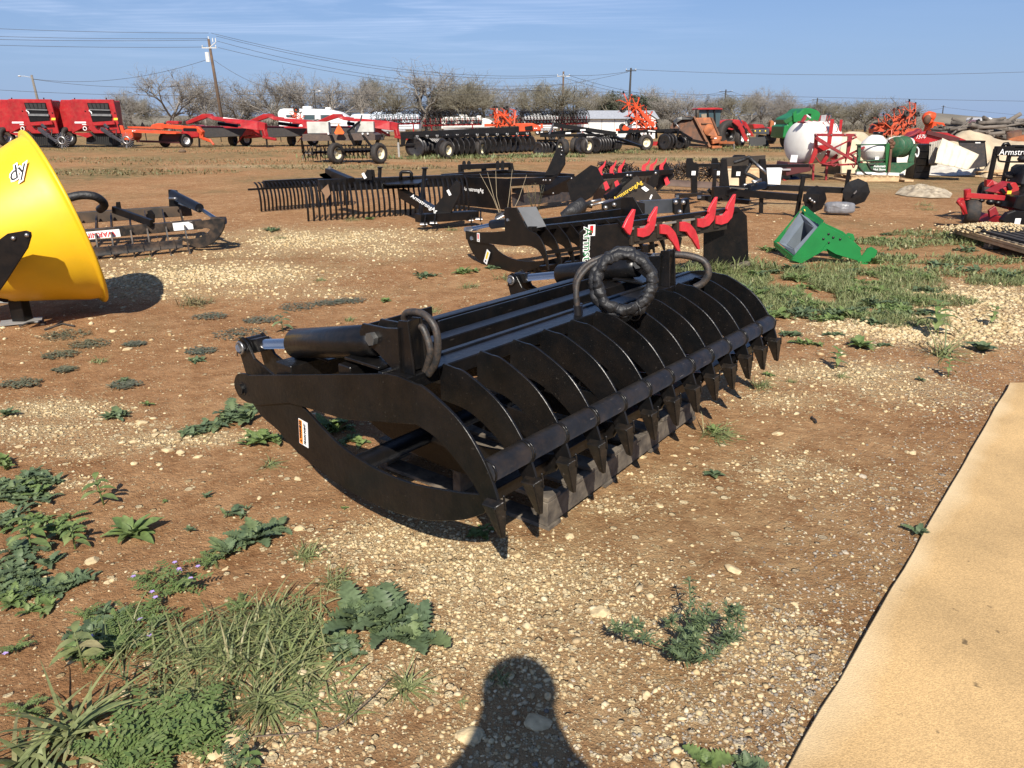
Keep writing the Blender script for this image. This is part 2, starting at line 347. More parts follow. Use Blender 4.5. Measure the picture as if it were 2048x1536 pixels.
zc = np.zeros((len(vco),4),dtype=np.float32);X,Y = vco[:,0],vco[:,1];D = np.hypot(X,Y)
zc[:,0] = gravel_amount(X,Y)
zc[:,1] = np.clip((D-17)/9,0,1)*np.clip((fbm(X,Y,5,4)-0.40)*5+np.clip((D-38)/30,0,1),0,1)+0.5*np.clip((fbm(X+9,Y,1.8,4)-0.60)*7,0,1)*np.clip((D-4)/3,0,1)
zc[:,2] = np.clip(slab_near(X,Y),0,1)
zc[:,3] = np.clip((5.2-D)/2.5,0,1)*np.clip((X+1.1)/1.2,0.15,1);at.data.foreach_set('color',zc.ravel())
def ground_mat():
    m = bpy.data.materials.new('red dirt and gravel');m.use_nodes = True;t = m.node_tree;b = t.nodes['Principled BSDF'];N = t.nodes.new;L = t.links.new
    b.inputs['Roughness'].default_value = 0.95;b.inputs['Specular IOR Level'].default_value = 0.1
    at = N('ShaderNodeAttribute');at.attribute_name = 'zones';sp = N('ShaderNodeSeparateColor');L(at.outputs['Color'],sp.inputs[0])
    geo = N('ShaderNodeNewGeometry');P = geo.outputs['Position']
    def noise(s,d=6,r=0.6):
        n = N('ShaderNodeTexNoise');n.inputs['Scale'].default_value = s;n.inputs['Detail'].default_value = d;n.inputs['Roughness'].default_value = r;L(P,n.inputs['Vector']);return n.outputs['Fac']
    def mr(v,a,b2,c=0.0,d=1.0):
        n = N('ShaderNodeMapRange');n.inputs['From Min'].default_value = a;n.inputs['From Max'].default_value = b2;n.inputs['To Min'].default_value = c;n.inputs['To Max'].default_value = d;L(v,n.inputs['Value']);return n.outputs[0]
    def mix(f,a,b2):
        n = N('ShaderNodeMix');n.data_type = 'RGBA'
        for k,v in (('A',a),('B',b2)):
            if isinstance(v,tuple): n.inputs[k].default_value = (*v,1)
            else: L(v,n.inputs[k])
        if isinstance(f,float): n.inputs['Factor'].default_value = f
        else: L(f,n.inputs['Factor'])
        return n.outputs['Result']
    def math_(op,a,b2):
        n = N('ShaderNodeMath');n.operation = op
        for k,v in ((0,a),(1,b2)):
            if isinstance(v,(int,float)): n.inputs[k].default_value = v
            else: L(v,n.inputs[k])
        return n.outputs[0]
    dirt = mix(mr(noise(0.9),0.35,0.68),(0.325,0.168,0.077),(0.45,0.262,0.130))
    dirt = mix(math_('MULTIPLY',at.outputs['Alpha'],0.75),dirt,mix(mr(noise(1.7,5),0.35,0.65),(0.32,0.205,0.098),(0.44,0.30,0.155)))
    dirt = mix(mr(noise(6,8,0.7),0.40,0.72),dirt,(0.20,0.092,0.037))
    dirt = mix(mr(noise(38,5),0.52,0.72,0,0.6),dirt,(0.47,0.28,0.14))
    g = sp.outputs[0]
    fine = mix(mr(noise(60,4),0.3,0.7),(0.46,0.31,0.15),(0.62,0.46,0.255))
    dirt = mix(math_('MULTIPLY',mr(math_('ADD',g,math_('MULTIPLY',noise(9,6,0.7),0.8)),0.55,1.15),0.7),dirt,fine)
    hts = []
    for sc,lo,amp in ((26,0.36,1.0),(60,0.42,0.5),(130,0.5,0.3)):
        v = N('ShaderNodeTexVoronoi');v.inputs['Scale'].default_value = sc;L(P,v.inputs['Vector'])
        cs = N('ShaderNodeSeparateColor');L(v.outputs['Color'],cs.inputs[0])
        keep = math_('LESS_THAN',cs.outputs[0],math_('MULTIPLY',math_('ADD',g,0.03),0.8))
        shape = mr(math_('SUBTRACT',math_('ADD',math_('MULTIPLY',cs.outputs[1],0.35),lo-0.17),v.outputs['Distance']),-0.03,0.06)
        f = math_('MULTIPLY',keep,shape)
        stone = mix(cs.outputs[2],(0.42,0.30,0.155),(0.70,0.57,0.35))
        gs = mix(cs.outputs[1],(0.17,0.15,0.13),(0.5,0.43,0.33))
        stone = mix(math_('MULTIPLY',sp.outputs[2],math_('LESS_THAN',cs.outputs[2],0.55)),stone,gs)
        dirt = mix(f,dirt,stone);hts.append(math_('MULTIPLY',f,amp))
    grass = mix(mr(noise(14,6),0.35,0.65),(0.16,0.125,0.055),(0.105,0.105,0.05))
    grass = mix(mr(noise(1.6,5),0.45,0.7),grass,(0.36,0.25,0.12))
    dirt = mix(math_('MULTIPLY',sp.outputs[1],mr(noise(3.5,8,0.7),0.38,0.58,0.1,0.9)),dirt,grass)
    L(dirt,b.inputs['Base Color'])
    h = math_('ADD',math_('ADD',hts[0],hts[1]),math_('ADD',hts[2],math_('ADD',math_('MULTIPLY',noise(22,8,0.7),1.4),math_('MULTIPLY',noise(120,4,0.6),0.5))))
    bp = N('ShaderNodeBump');bp.inputs['Strength'].default_value = 1.0;bp.inputs['Distance'].default_value = 0.022;L(h,bp.inputs['Height']);L(bp.outputs[0],b.inputs['Normal'])
    return m
gm = ground_mat();me.materials.append(gm)
go = bpy.data.objects.new('ground',me);COL.objects.link(go);tag(go,kind='structure')
# concrete slab
def slab():
    a,b_ = SLABP;d = SL_D;nrm = Vector((-d.y,d.x,0)) if-d.y > 0 else Vector((d.y,-d.x,0))
    if nrm.x < 0: nrm =-nrm
    far = G(2048,768,0.03);fd = Vector((1,(far.y-a.y)/(far.x-a.x)*1.0,0)).normalized() if far.x > a.x else Vector((1,0,0))
    fd = Vector((1,0.02,0)).normalized()
    mb = MB();near = a+d*9;prof = []
    nS = 60
    lft = [a+d*(9*k/nS) for k in range(nS+1)]
    pts = [p+nrm*(mnoise.noise(p*3)*0.008) for p in lft]+[near+fd*8,a+fd*8]
    mb.plate([(p.x,p.y,-0.055) for p in pts],(0,0,0.14))
    m = mat('tan concrete',(0.57,0.375,0.168),0.9,0,0.06,1.2,bump=0.25,bscale=220)
    t = m.node_tree;bs = t.nodes['Principled BSDF'];src = bs.inputs['Base Color'].links[0].from_socket
    g = t.nodes.new('ShaderNodeNewGeometry');n = t.nodes.new('ShaderNodeTexNoise');n.inputs['Scale'].default_value = 170;n.inputs['Detail'].default_value = 3;t.links.new(g.outputs['Position'],n.inputs['Vector'])
    r = t.nodes.new('ShaderNodeMapRange');r.inputs['From Min'].default_value = 0.35;r.inputs['From Max'].default_value = 0.7;r.inputs['To Min'].default_value = 0.78;r.inputs['To Max'].default_value = 1.12;t.links.new(n.outputs['Fac'],r.inputs['Value'])
    n2 = t.nodes.new('ShaderNodeTexNoise');n2.inputs['Scale'].default_value = 2.2;n2.inputs['Detail'].default_value = 8;t.links.new(g.outputs['Position'],n2.inputs['Vector'])
    r2 = t.nodes.new('ShaderNodeMapRange');r2.inputs['From Min'].default_value = 0.35;r2.inputs['From Max'].default_value = 0.7;r2.inputs['To Min'].default_value = 1.08;r2.inputs['To Max'].default_value = 0.78;t.links.new(n2.outputs['Fac'],r2.inputs['Value'])
    n3 = t.nodes.new('ShaderNodeTexNoise');n3.inputs['Scale'].default_value = 14;n3.inputs['Detail'].default_value = 4;t.links.new(g.outputs['Position'],n3.inputs['Vector'])
    r3 = t.nodes.new('ShaderNodeMapRange');r3.inputs['From Min'].default_value = 0.69;r3.inputs['From Max'].default_value = 0.74;r3.inputs['To Min'].default_value = 1.0;r3.inputs['To Max'].default_value = 0.35;t.links.new(n3.outputs['Fac'],r3.inputs['Value'])
    m0 = t.nodes.new('ShaderNodeMath');m0.operation = 'MULTIPLY';t.links.new(r.outputs[0],m0.inputs[0]);t.links.new(r3.outputs[0],m0.inputs[1]);r = m0
    mm = t.nodes.new('ShaderNodeMath');mm.operation = 'MULTIPLY';t.links.new(r.outputs[0],mm.inputs[0]);t.links.new(r2.outputs[0],mm.inputs[1])
    mx = t.nodes.new('ShaderNodeMix');mx.data_type = 'RGBA';mx.blend_type = 'MULTIPLY';mx.inputs['Factor'].default_value = 1;t.links.new(src,mx.inputs['A']);t.links.new(mm.outputs[0],mx.inputs['B']);
    dp = t.nodes.new('ShaderNodeVectorMath');dp.operation = 'DOT_PRODUCT';dp.inputs[1].default_value = (nrm.x,nrm.y,0);t.links.new(g.outputs['Position'],dp.inputs[0])
    ad = t.nodes.new('ShaderNodeMath');ad.operation = 'MULTIPLY_ADD';ad.inputs[1].default_value = 0.22;t.links.new(n2.outputs['Fac'],ad.inputs[0]);t.links.new(dp.outputs['Value'],ad.inputs[2])
    re = t.nodes.new('ShaderNodeMapRange');e0 = a.dot(nrm)+0.11;re.inputs['From Min'].default_value = e0-0.02;re.inputs['From Max'].default_value = e0+0.085;re.inputs['To Min'].default_value = 0.75;re.inputs['To Max'].default_value = 0.0;t.links.new(ad.outputs[0],re.inputs['Value'])
    me_ = t.nodes.new('ShaderNodeMix');me_.data_type = 'RGBA';me_.inputs['B'].default_value = (0.62,0.49,0.30,1);t.links.new(re.outputs[0],me_.inputs['Factor']);t.links.new(mx.outputs['Result'],me_.inputs['A']);t.links.new(me_.outputs['Result'],bs.inputs['Base Color'])
    o = mb.build('pavement_slab',m,None,bevel=0.007);tag(o,kind='structure');return o
slab()
# ---------------------------------------------------------------- loose stones
def ico(sub=1):
    bm = bmesh.new();bmesh.ops.create_icosphere(bm,subdivisions=sub,radius=1)
    v = np.array([p.co[:] for p in bm.verts]);f = np.array([[q.index for q in p.verts] for p in bm.faces]);bm.free();return v,f
def stone_mat(name,ramp):
    m = bpy.data.materials.new(name);m.use_nodes = True;t = m.node_tree;b = t.nodes['Principled BSDF'];b.inputs['Roughness'].default_value = 0.9;b.inputs['Specular IOR Level'].default_value = 0.2
    g = t.nodes.new('ShaderNodeNewGeometry');r = t.nodes.new('ShaderNodeValToRGB');t.links.new(g.outputs['Random Per Island'],r.inputs[0])
    el = r.color_ramp.elements;el[0].position,el[0].color = 0,(*ramp[0],1);el[1].position,el[1].color = 1,(*ramp[-1],1)
    for k,c in enumerate(ramp[1:-1]): e = el.new((k+1)/(len(ramp)-1));e.color = (*c,1)
    n = t.nodes.new('ShaderNodeTexNoise');n.inputs['Scale'].default_value = 45;n.inputs['Detail'].default_value = 6;t.links.new(g.outputs['Position'],n.inputs['Vector'])
    q = t.nodes.new('ShaderNodeMapRange');q.inputs['From Min'].default_value = 0.3;q.inputs['From Max'].default_value = 0.7;q.inputs['To Min'].default_value = 0.7;q.inputs['To Max'].default_value = 1.1;t.links.new(n.outputs['Fac'],q.inputs['Value'])
    x = t.nodes.new('ShaderNodeMix');x.data_type = 'RGBA';x.blend_type = 'MULTIPLY';x.inputs['Factor'].default_value = 1;t.links.new(r.outputs[0],x.inputs['A']);t.links.new(q.outputs[0],x.inputs['B']);t.links.new(x.outputs['Result'],b.inputs['Base Color'])
    p = t.nodes.new('ShaderNodeBump');p.inputs['Strength'].default_value = 0.5;p.inputs['Distance'].default_value = 0.006;t.links.new(n.outputs['Fac'],p.inputs['Height']);t.links.new(p.outputs[0],b.inputs['Normal']);return m
LIME = stone_mat('limestone',[(0.34,0.225,0.11),(0.52,0.39,0.21),(0.58,0.46,0.26),(0.62,0.51,0.32),(0.55,0.42,0.235),(0.40,0.29,0.16),(0.66,0.56,0.37)])
SLATE = stone_mat('grey stone',[(0.17,0.15,0.13),(0.30,0.26,0.21),(0.40,0.345,0.27),(0.5,0.42,0.30),(0.2,0.185,0.165)])
IV,IF = ico(1)
_q = np.array([[0.9,0.2,0.5],[-0.6,0.7,0.4],[-0.3,-0.9,0.3],[0.4,0.5,-0.8],[0.1,-0.2,1.0],[-0.9,-0.2,-0.3]]);_q /= np.linalg.norm(_q,axis=1)[:,None]
def scatter(name,n,region,amount,size,seed,m):
    rs = np.random.RandomState(seed);out_p = [];tot = 0
    while tot < n:
        x,y = region(rs,20000);a = amount(x,y);keep = rs.rand(len(x)) < a;p = np.stack([x[keep],y[keep]],1);out_p.append(p);tot += len(p)
    p = np.concatenate(out_p)[:n];s = size(rs,n,p);z = hz(p[:,0],p[:,1])
    V = np.repeat(IV[None],n,0)*(1+0.42*(rs.rand(n,len(IV),1)-0.5)*2*0.8)
    pn = rs.randn(n,7,3);pn /= np.linalg.norm(pn,axis=2)[...,None];ph = 0.45+0.4*rs.rand(n,7)
    dd = np.einsum('nij,nkj->nik',V,pn);sc_ = np.min(np.where(dd > 0.05,ph[:,None,:]/np.maximum(dd,0.05),9),2);V = V*np.minimum(sc_,1)[...,None]
    V *= (np.stack([0.7+0.7*rs.rand(n),0.6+0.5*rs.rand(n),0.35+0.4*rs.rand(n)],1))[:,None,:]
    th = rs.rand(n)*6.283;c,q = np.cos(th)[:,None],np.sin(th)[:,None];X = V[...,0]*c-V[...,1]*q;Yy = V[...,0]*q+V[...,1]*c
    V = np.stack([X,Yy,V[...,2]],-1)*s[:,None,None];V[...,0] += p[:,0:1];V[...,1] += p[:,1:2];V[...,2] += (z+s*0.12)[:,None]
    F = (IF[None]+(np.arange(n)*len(IV))[:,None,None]).reshape(-1,3)
    me = bpy.data.meshes.new(name);me.vertices.add(n*len(IV));me.vertices.foreach_set('co',V.astype(np.float32).ravel())
    me.loops.add(F.size);me.loops.foreach_set('vertex_index',F.ravel().astype(np.int32));me.polygons.add(len(F));me.polygons.foreach_set('loop_start',(np.arange(len(F))*3).astype(np.int32));me.update();me.validate()
    me.materials.append(m);o = bpy.data.objects.new(name,me);COL.objects.link(o);tag(o,'loose pale limestone gravel strewn over the red dirt','gravel',kind='stuff');return o
def not_slab(x,y): return ((x-SLABP[0].x)*SL_D.y-(y-SLABP[0].y)*SL_D.x)*(1 if SL_D.x*1 < 0 else 1)
def wedge(y0,y1,pw=1.0):
    def f(rs,n):
        y = y0*(y1/y0) ** (rs.rand(n) ** pw);x = (rs.rand(n)-0.5)*1.62*(y+0.3);return x,y
    return f
_nrm = Vector((-SL_D.y,SL_D.x));_sg = 1 if _nrm.x < 0 else-1
def amt(x,y):
    a = gravel_amount(x,y) ** 1.4+0.006
    side = ((x-SLABP[0].x)*_nrm.x+(y-SLABP[0].y)*_nrm.y)*_sg # > 0 left of the slab edge
    return a*((side > 0.005) | (y > SLABP[0].y+0.05))
scatter('gravel',17000,wedge(1.25,6.0,0.8),amt,lambda r,n,p: (0.0028+0.0105*r.rand(n) ** 3.2+0.010*(r.rand(n) < 0.014))*(0.75+0.12*p[:,1]),3,LIME)
scatter('far_gravel',11000,wedge(5.0,14.0),lambda x,y: np.clip(gravel_amount(x,y)-.12,0,1) ** 1.6+.004,lambda r,n,p: 0.007+0.026*r.rand(n) ** 2,4,LIME)['label'] = 'pale gravel banks in the dirt beyond the near grapple'
def amt2(x,y): return np.clip(slab_near(x,y),0,1)*(amt(x,y) > 0)*((x-SLABP[0].x)*_nrm.x+(y-SLABP[0].y)*_nrm.y >-9)
scatter('grey_gravel',3800,wedge(1.3,6.5),amt2,lambda r,n,p: 0.0025+0.008*r.rand(n) ** 2.5,5,SLATE)['label'] = 'small grey gravel along the edge of the concrete slab'
def rock(px,py,size,label,group=None,m=LIME,seed=0,flat=0.42):
    r = random.Random(seed);mb = MB();bmesh.ops.create_icosphere(mb.bm,subdivisions=3,radius=1)
    o = Vector((r.random()*50,r.random()*50,0));st = (1+0.35*r.random(),0.75+0.2*r.random(),flat)
    pl = [(Vector((r.uniform(-1,1),r.uniform(-1,1),r.uniform(-0.4,1))).normalized(),0.62+0.25*r.random()) for _ in range(9)]
    for v in mb.bm.verts:
        d = v.co.normalized();k = min([1.0]+[h/max(0.05,d.dot(n)) for n,h in pl if d.dot(n) > 0.05]);k *= 1+0.12*mnoise.noise(d*2.2+o)
        v.co = Vector((d.x*st[0],d.y*st[1],d.z*st[2]))*k*size
    bmesh.ops.rotate(mb.bm,verts=mb.bm.verts,matrix=Matrix.Rotation(r.random()*6,3,'Z'))
    c = G(px,py);ob = mb.build('rock',m);ob.location = (c.x,c.y,hz1(c.x,c.y)+size*flat*(0.3 if size < .04 else-.15));tag(ob,label,'rock',group);return ob
RK = [(1465,1140,.03,'pale angular rock lying right of the thistle below the tines'),(940,1470,.034,'flat pale rock inside the photographer shadow'),(1200,1225,.042,'long half buried pale rock between the shadow and the branching weed'),(1075,1440,.036,'half buried rock at the right edge of the photographer shadow'),
      (1556,866,.028,'round cream rock on the dirt right of the grass tuft under the tines'),(1826,904,.022,'cream stone near the slab edge'),(1725,950,.022,'grey stone on bare dirt left of the slab',SLATE),(1815,902,.016,'small white stone near the slab edge'),
      (468,1470,.035,'blocky cream rock in front of the wide grass clump'),(430,1505,.022,'cream rock beside the feathery vetch'),(458,1515,.02,'flat cream rock beside the feathery vetch'),(295,1328,.016,'cream stone between the upright seedlings and the grass clump'),
      (37,893,.02,'round pale rock at the left end of the gravel row'),(282,845,.032,'broad pale rock above the gravel row'),(335,900,.03,'largest pale rock at the right end of the gravel row'),(360,903,.026,'pale rock touching the largest rock of the gravel row'),(395,911,.022,'pale rock at the far right of the gravel row'),(268,928,.02,'pale rock just below the gravel row'),(318,928,.018,'small round pale rock below the right end of the gravel row'),(310,868,.024,'orange tinted rock in the gravel row'),(265,880,.02,'pale rock in the middle of the gravel row'),
      (130,958,.016,'small pale rock left of the broad leaved seedling'),(185,1120,.03,'flat pale rock below the broad leaf rosette'),(225,1160,.016,'pale rock in the dirt left of the purple flowered weed'),(215,1165,.014,'small rounded pale rock beside another below the rosette'),(450,1137,.011,'tiny pale rock below the blue green thistle'),
      (600,1055,.024,'flat pale rock in the dirt below the big end plate'),(518,993,.016,'tan rock in the dirt left of the big end plate'),(595,955,.022,'flat tan rock near the pinch point label'),(1140,1075,.024,'flat tan rock in front of the pallet corner'),(1320,1010,.016,'pale rock on the dirt in front of the tines'),
      (225,665,.045,'cream rock on open dirt in front of the yellow hopper'),(255,700,.03,'flat cream stone on open dirt left of the cylinder'),(1010,457,.05,'pale rock beyond the second grapple'),(1350,910,.012,'pale stone beside the tines'),(1490,1175,.013,'white pebble below the thistle patch'),(1590,1205,.014,'white pebble on bare dirt'),(1290,1390,.014,'pale pebble right of the photographer shadow'),(1520,1390,.012,'white pebble below the branching weed'),(1690,1105,.013,'grey pebble near the slab',SLATE)]
for k,q in enumerate(RK): rock(q[0],q[1],q[2],q[3],None,q[4] if len(q) > 4 else LIME,100+k)
# ---------------------------------------------------------------- the big root grapple in front (frame: x along the tines, y to the back, z up)
A0 = Vector((-0.0315,2.0891,0));U = Vector((0.63687,0.77097,0));ANG = math.atan2(U.y,U.x);LEN = 2.4426;NT = 13;STEP = LEN/12
def arc(pts,n=6):
    """Catmull-Rom through 2D points"""
    out = []
    for i in range(len(pts)-1):
        p0,p1,p2,p3 = pts[max(0,i-1)],pts[i],pts[i+1],pts[min(len(pts)-1,i+2)]
        for k in range(n):
            t = k/n;out.append(tuple(0.5*(2*b+(c-a)*t+(2*a-5*b+4*c-d)*t*t+(3*b-a-3*c+d)*t ** 3) for a,b,c,d in zip(p0,p1,p2,p3)))
    out.append(tuple(pts[-1]));return out
hero = thing('root_grapple','largest glossy black grapple in front, with a coiled sleeved hose on top','grapple',A0,ANG)
OUT = arc([(0.47,0.764),(0.40,0.757),(0.342,0.751),(0.226,0.700),(0.155,0.652),(0.094,0.585),(0.048,0.515),(0.012,0.43),(-0.004,0.36),(0.0,0.306)])
INN = arc([(0.03,0.345),(0.076,0.405),(0.13,0.465),(0.187,0.512),(0.28,0.575),(0.388,0.603)])
# end plates: the long upper arm with its curved claw
ENDP = [(1.458,0.548),(1.0,0.652),(0.53,0.760)]+OUT+INN+[(0.55,0.568),(0.8,0.513),(1.0,0.502),(1.167,0.490),(1.40,0.420),(1.50,0.408)]+arc([(1.50,0.408),(1.565,0.42),(1.595,0.47),(1.565,0.525),(1.51,0.545),(1.458,0.548)],3)[1:-1]
for x in (0.0,LEN): MB().yz(ENDP,x-0.006,x+0.006).build('end_plate',BLACK,hero,0.0015)
# curved ribs
INNR = arc([(0.03,0.345),(0.072,0.41),(0.12,0.47),(0.187,0.53),(0.28,0.585),(0.36,0.61),(0.47,0.615)])
for k in range(1,NT-1):
    x = k*STEP;MB().yz([(0.47,0.735),(0.46,0.752)]+OUT[2:]+INNR,x-0.005,x+0.005).build('rib',BLACK,hero,0.0012)
def weld_bead(pts,r,seed,par):
    rr = random.Random(seed);mb = MB();q = []
    for a,b in zip(pts,pts[1:]):
        a,b = Vector(a),Vector(b);n = max(2,int((b-a).length/0.006))
        q += [a.lerp(b,k/n) for k in range(n)]
    mb.tube(q,[r*(0.7+0.6*rr.random()) for _ in q],6);return mb.build('weld_bead',BLACK,par)
# teeth: wedge welded to the lower end of each rib
for k in range(NT):
    x = k*STEP;mb = MB();s =-1 if k < NT-1 else-1
    top = [(-0.036,0.004,0.425),(0.006,-0.012,0.44),(0.006,0.065,0.435),(-0.036,0.06,0.42)];tip = [(-0.010,-0.008,0.302),(0.007,-0.010,0.299),(0.007,0.012,0.303),(-0.010,0.012,0.305)]
    a = [mb.v((x+p[0],p[1],p[2])) for p in top];b = [mb.v((x+p[0],p[1],p[2])) for p in tip]
    mb._f(a);mb._f(b[::-1])
    for i in range(4): mb._f([a[i],b[i],b[(i+1) % 4],a[(i+1) % 4]])
    t = mb.build('tooth',WORN,hero,0.002)
    weld_bead([(x-0.036,0.002,0.425),(x-0.011,-0.009,0.303)],0.0032,k,t)
    weld_bead([(x+0.0,-0.006,0.46),(x+0.002,-0.012,0.40)],0.004,50+k,t)
# cross tube through the ribs, with weld rings
mb = MB();mb.cyl((0.004,0.072,0.517),(LEN-0.004,0.072,0.517),0.0415,28);tb = mb.build('cross_tube',mat('scuffed black tube',(0.013,0.0125,0.012),0.36,0,0.3,7,dust=0.07,bump=0.08,bscale=50,scratch=0.6),hero)
rr = random.Random(3)
for k in range(NT):
    mb = MB()
    for d in ((0.006,) if k == 0 else (-0.006,) if k == NT-1 else (-0.006,0.006)):
        n = 26;mb.tube([(k*STEP+d,0.072+0.0425*math.cos(t),0.517+0.0425*math.sin(t)) for t in [2*math.pi*i/n for i in range(n+1)]],[0.004*(0.6+0.8*rr.random()) for _ in range(n+1)],5)
    mb.build('weld_bead',BLACK,tb)
# top rail (box) with a lip, and the rear rail
mb = MB();mb.box((LEN/2,0.525,0.715),(LEN-0.02,0.095,0.055));mb.box((LEN/2,0.585,0.735),(LEN-0.02,0.03,0.03));mb.build('top_rail',BLACK,hero,0.004)
mb = MB();mb.box((LEN/2,0.68,0.665),(LEN-0.03,0.16,0.008));mb.build('rail_tray',DUSTY,hero)
mb = MB();mb.box((LEN/2,0.80,0.69),(LEN-0.03,0.075,0.075));mb.build('middle_rail',BLACK,hero,0.004)
mb = MB();mb.box((LEN/2-0.03,1.22,0.60),(LEN-0.1,0.11,0.09));mb.build('rear_rail',BLACK,hero,0.004)
# arms between rails
for x in (0.58,1.22,1.86):
    MB().yz([(1.52,0.42),(1.56,0.5),(1.47,0.55),(1.0,0.62),(0.52,0.69),(0.47,0.62),(0.8,0.52),(1.2,0.48)],x-0.006,x+0.006).build('frame_arm',BLACK,hero,0.0015)
# quick attach plate: two plates with folded wings and an opening
mb = MB()
mb.yz([(1.02,0.66),(0.96,0.70),(0.94,0.755),(0.955,0.757),(0.975,0.71),(1.035,0.67)],0.62,1.02);mb.yz([(1.02,0.66),(0.96,0.70),(0.94,0.755),(0.955,0.757),(0.975,0.71),(1.035,0.67)],1.42,1.84)
mb.yz([(1.05,0.56),(1.02,0.66),(1.035,0.67),(1.066,0.57)],0.62,1.84)
mb.beam((0.62,0.9,0.725),(1.84,0.9,0.725),0.012,0.07);mb.box((1.23,0.98,0.745),(1.22,0.05,0.012))
mb.build('attach_plate',BLACK,hero,0.002)
mb = MB();mb.box((0.32,1.13,0.672),(0.42,0.20,0.010));mb.beam((0.12,1.28,0.65),(0.95,1.28,0.66),0.012,0.09);mb.build('wing_plate',BLACK,hero,0.002)
# lower jaw plates
JAW_O = arc([(1.55,0.46),(1.50,0.425),(1.416,0.360),(1.30,0.325),(1.204,0.275),(1.05,0.228),(0.901,0.196),(0.76,0.184),(0.625,0.185),(0.50,0.197),(0.373,0.222),(0.27,0.258),(0.17,0.302),(0.088,0.355)],3)
JAW_I = arc([(0.06,0.41),(0.087,0.424),(0.19,0.398),(0.288,0.377),(0.42,0.352),(0.554,0.342),(0.70,0.350),(0.848,0.378),(0.97,0.428),(1.095,0.490),(1.17,0.50)],3)
for k in range(7):
    x = k*STEP*2+0.012 if k else 0.0125
    MB().yz(JAW_O+JAW_I+[(1.40,0.54),(1.53,0.52)],x-0.006,x+0.006).build('jaw_plate',BLACK,hero,0.0015)
mb = MB();mb.cyl((0.02,0.80,0.30),(LEN-0.01,0.80,0.30),0.04,20);mb.build('jaw_tube',BLACK,hero)
mb = MB();mb.beam((0.02,0.15,0.365),(LEN-0.02,0.15,0.365),0.05,0.05);mb.build('jaw_bar',BLACK,hero,0.003)
for x in (0.0,LEN): # pivot bolts
    mb = MB();mb.cyl((x-0.018,1.530,0.468),(x+0.03,1.530,0.468),0.024,6);mb.cyl((x-0.009,1.530,0.468),(x+0.03,1.530,0.468),0.033,18);mb.build('pivot_bolt',BLACK,hero,0.001)
# hydraulic cylinders
def ram(x,hoses=True):
    e,b0,b1 = Vector((x,1.578,0.640)),Vector((x,1.245,0.708)),Vector((x,0.705,0.822));d = (b1-b0).normalized()
    MB().lathe([(0,0),(0.06,0),(0.0635,0.006),(0.0635,0.5),(0.058,0.515),(0.058,0.555),(0,0.56)],b0,d,32).build('cylinder_barrel',BLACK,hero)
    MB().cyl(e+d*0.05,b0+d*0.01,0.0225,20).build('piston_rod',CHROME,hero)
    mb = MB();mb.cyl(e-Vector((0.035,0,0)),e+Vector((0.035,0,0)),0.04,20)
    mb.box(None,(0.065,0.075,0.06),M=Matrix.Translation(e+d*0.05) @ Matrix.Rotation(math.atan2(d.z,d.y),4,'X'));c = mb.build('rod_clevis',BLACK,hero,0.002)
    for sx in (-1,1):
        MB().yz([(1.615,0.60),(1.62,0.66),(1.585,0.685),(1.545,0.665),(1.50,0.60),(1.30,0.535),(1.36,0.47),(1.52,0.44),(1.58,0.49)],x+sx*0.05-0.006,x+sx*0.05+0.006).build('lever_plate',BLACK,hero,0.0015)
    mb = MB();mb.cyl(e-Vector((0.085,0,0)),e+Vector((0.085,0,0)),0.017,14);mb.ring(e-Vector((0.072,0,0)),(1,0,0),0.026,0.006,16,6);mb.build('pin',STEEL,c)
    mb = MB();mb.tube([e+Vector((-0.08,0,0.018)),e+Vector((-0.08,0.012,-0.005)),e+Vector((-0.08,0.02,-0.04))],0.003,6);mb.build('cotter_pin',STEEL,c)
    for sx in (-1,1):
        MB().yz([(0.535,0.735),(0.57,0.745),(0.66,0.80),(0.70,0.815),(0.74,0.815),(0.75,0.86),(0.73,0.895),(0.60,0.90),(0.535,0.91)],x+sx*0.043-0.006,x+sx*0.043+0.006).build('cylinder_lug',BLACK,hero,0.0015)
    mb = MB();q = Vector((x,0.668,0.850));mb.cyl(q-Vector((0.062,0,0)),q+Vector((0.062,0,0)),0.017,14);mb.cyl(q-Vector((0.070,0,0)),q-Vector((0.048,0,0)),0.026,6);mb.build('lug_bolt',mat('worn bolt',(0.12,0.12,0.115),0.45,0.6,0.2),hero,0.001)
    mb = MB();mb.yz([(0.475,0.742),(0.60,0.742),(0.545,0.935),(0.495,0.940)],x-0.036,x-0.026);mb.yz([(0.475,0.742),(0.60,0.742),(0.545,0.935),(0.495,0.940)],x+0.026,x+0.036);mb.box((x,0.505,0.845),(0.052,0.012,0.19));mb.box((x,0.72,0.748),(0.15,0.20,0.012));mb.build('cylinder_bracket',BLACK,hero,0.002)
    if hoses:
        for k,(dy,top) in enumerate(((0.0,0.975),(0.02,0.915))):
            p = arc([(x+0.045,0.60-.06*k,0.80),(x+0.045,0.60-.05*k,0.885),(x+0.035,0.585-.035*k,0.935-.04*k),(x+0.03,0.535-.02*k,0.955-.05*k),(x+0.03,0.475+.015*k,0.953-.05*k),(x+0.03,0.428+.04*k,0.918-.05*k),(x+0.03,0.415+.04*k,0.855-.03*k),(x+0.03,0.430+.035*k,0.785),(x+0.03,0.47+.02*k,0.73)],6)
            MB().tube(p,0.0135,12).build('hydraulic_hose',HOSE,hero)
ram(0.11)
ram(2.02,False)
p = arc([(2.03,0.60,0.885),(2.06,0.52,0.905),(2.09,0.43,0.905),(2.115,0.35,0.88),(2.12,0.32,0.82),(2.11,0.34,0.765),(2.09,0.38,0.735)],8)
hs = MB().tube(p,0.02,12).build('hydraulic_hose',HOSE,hero)
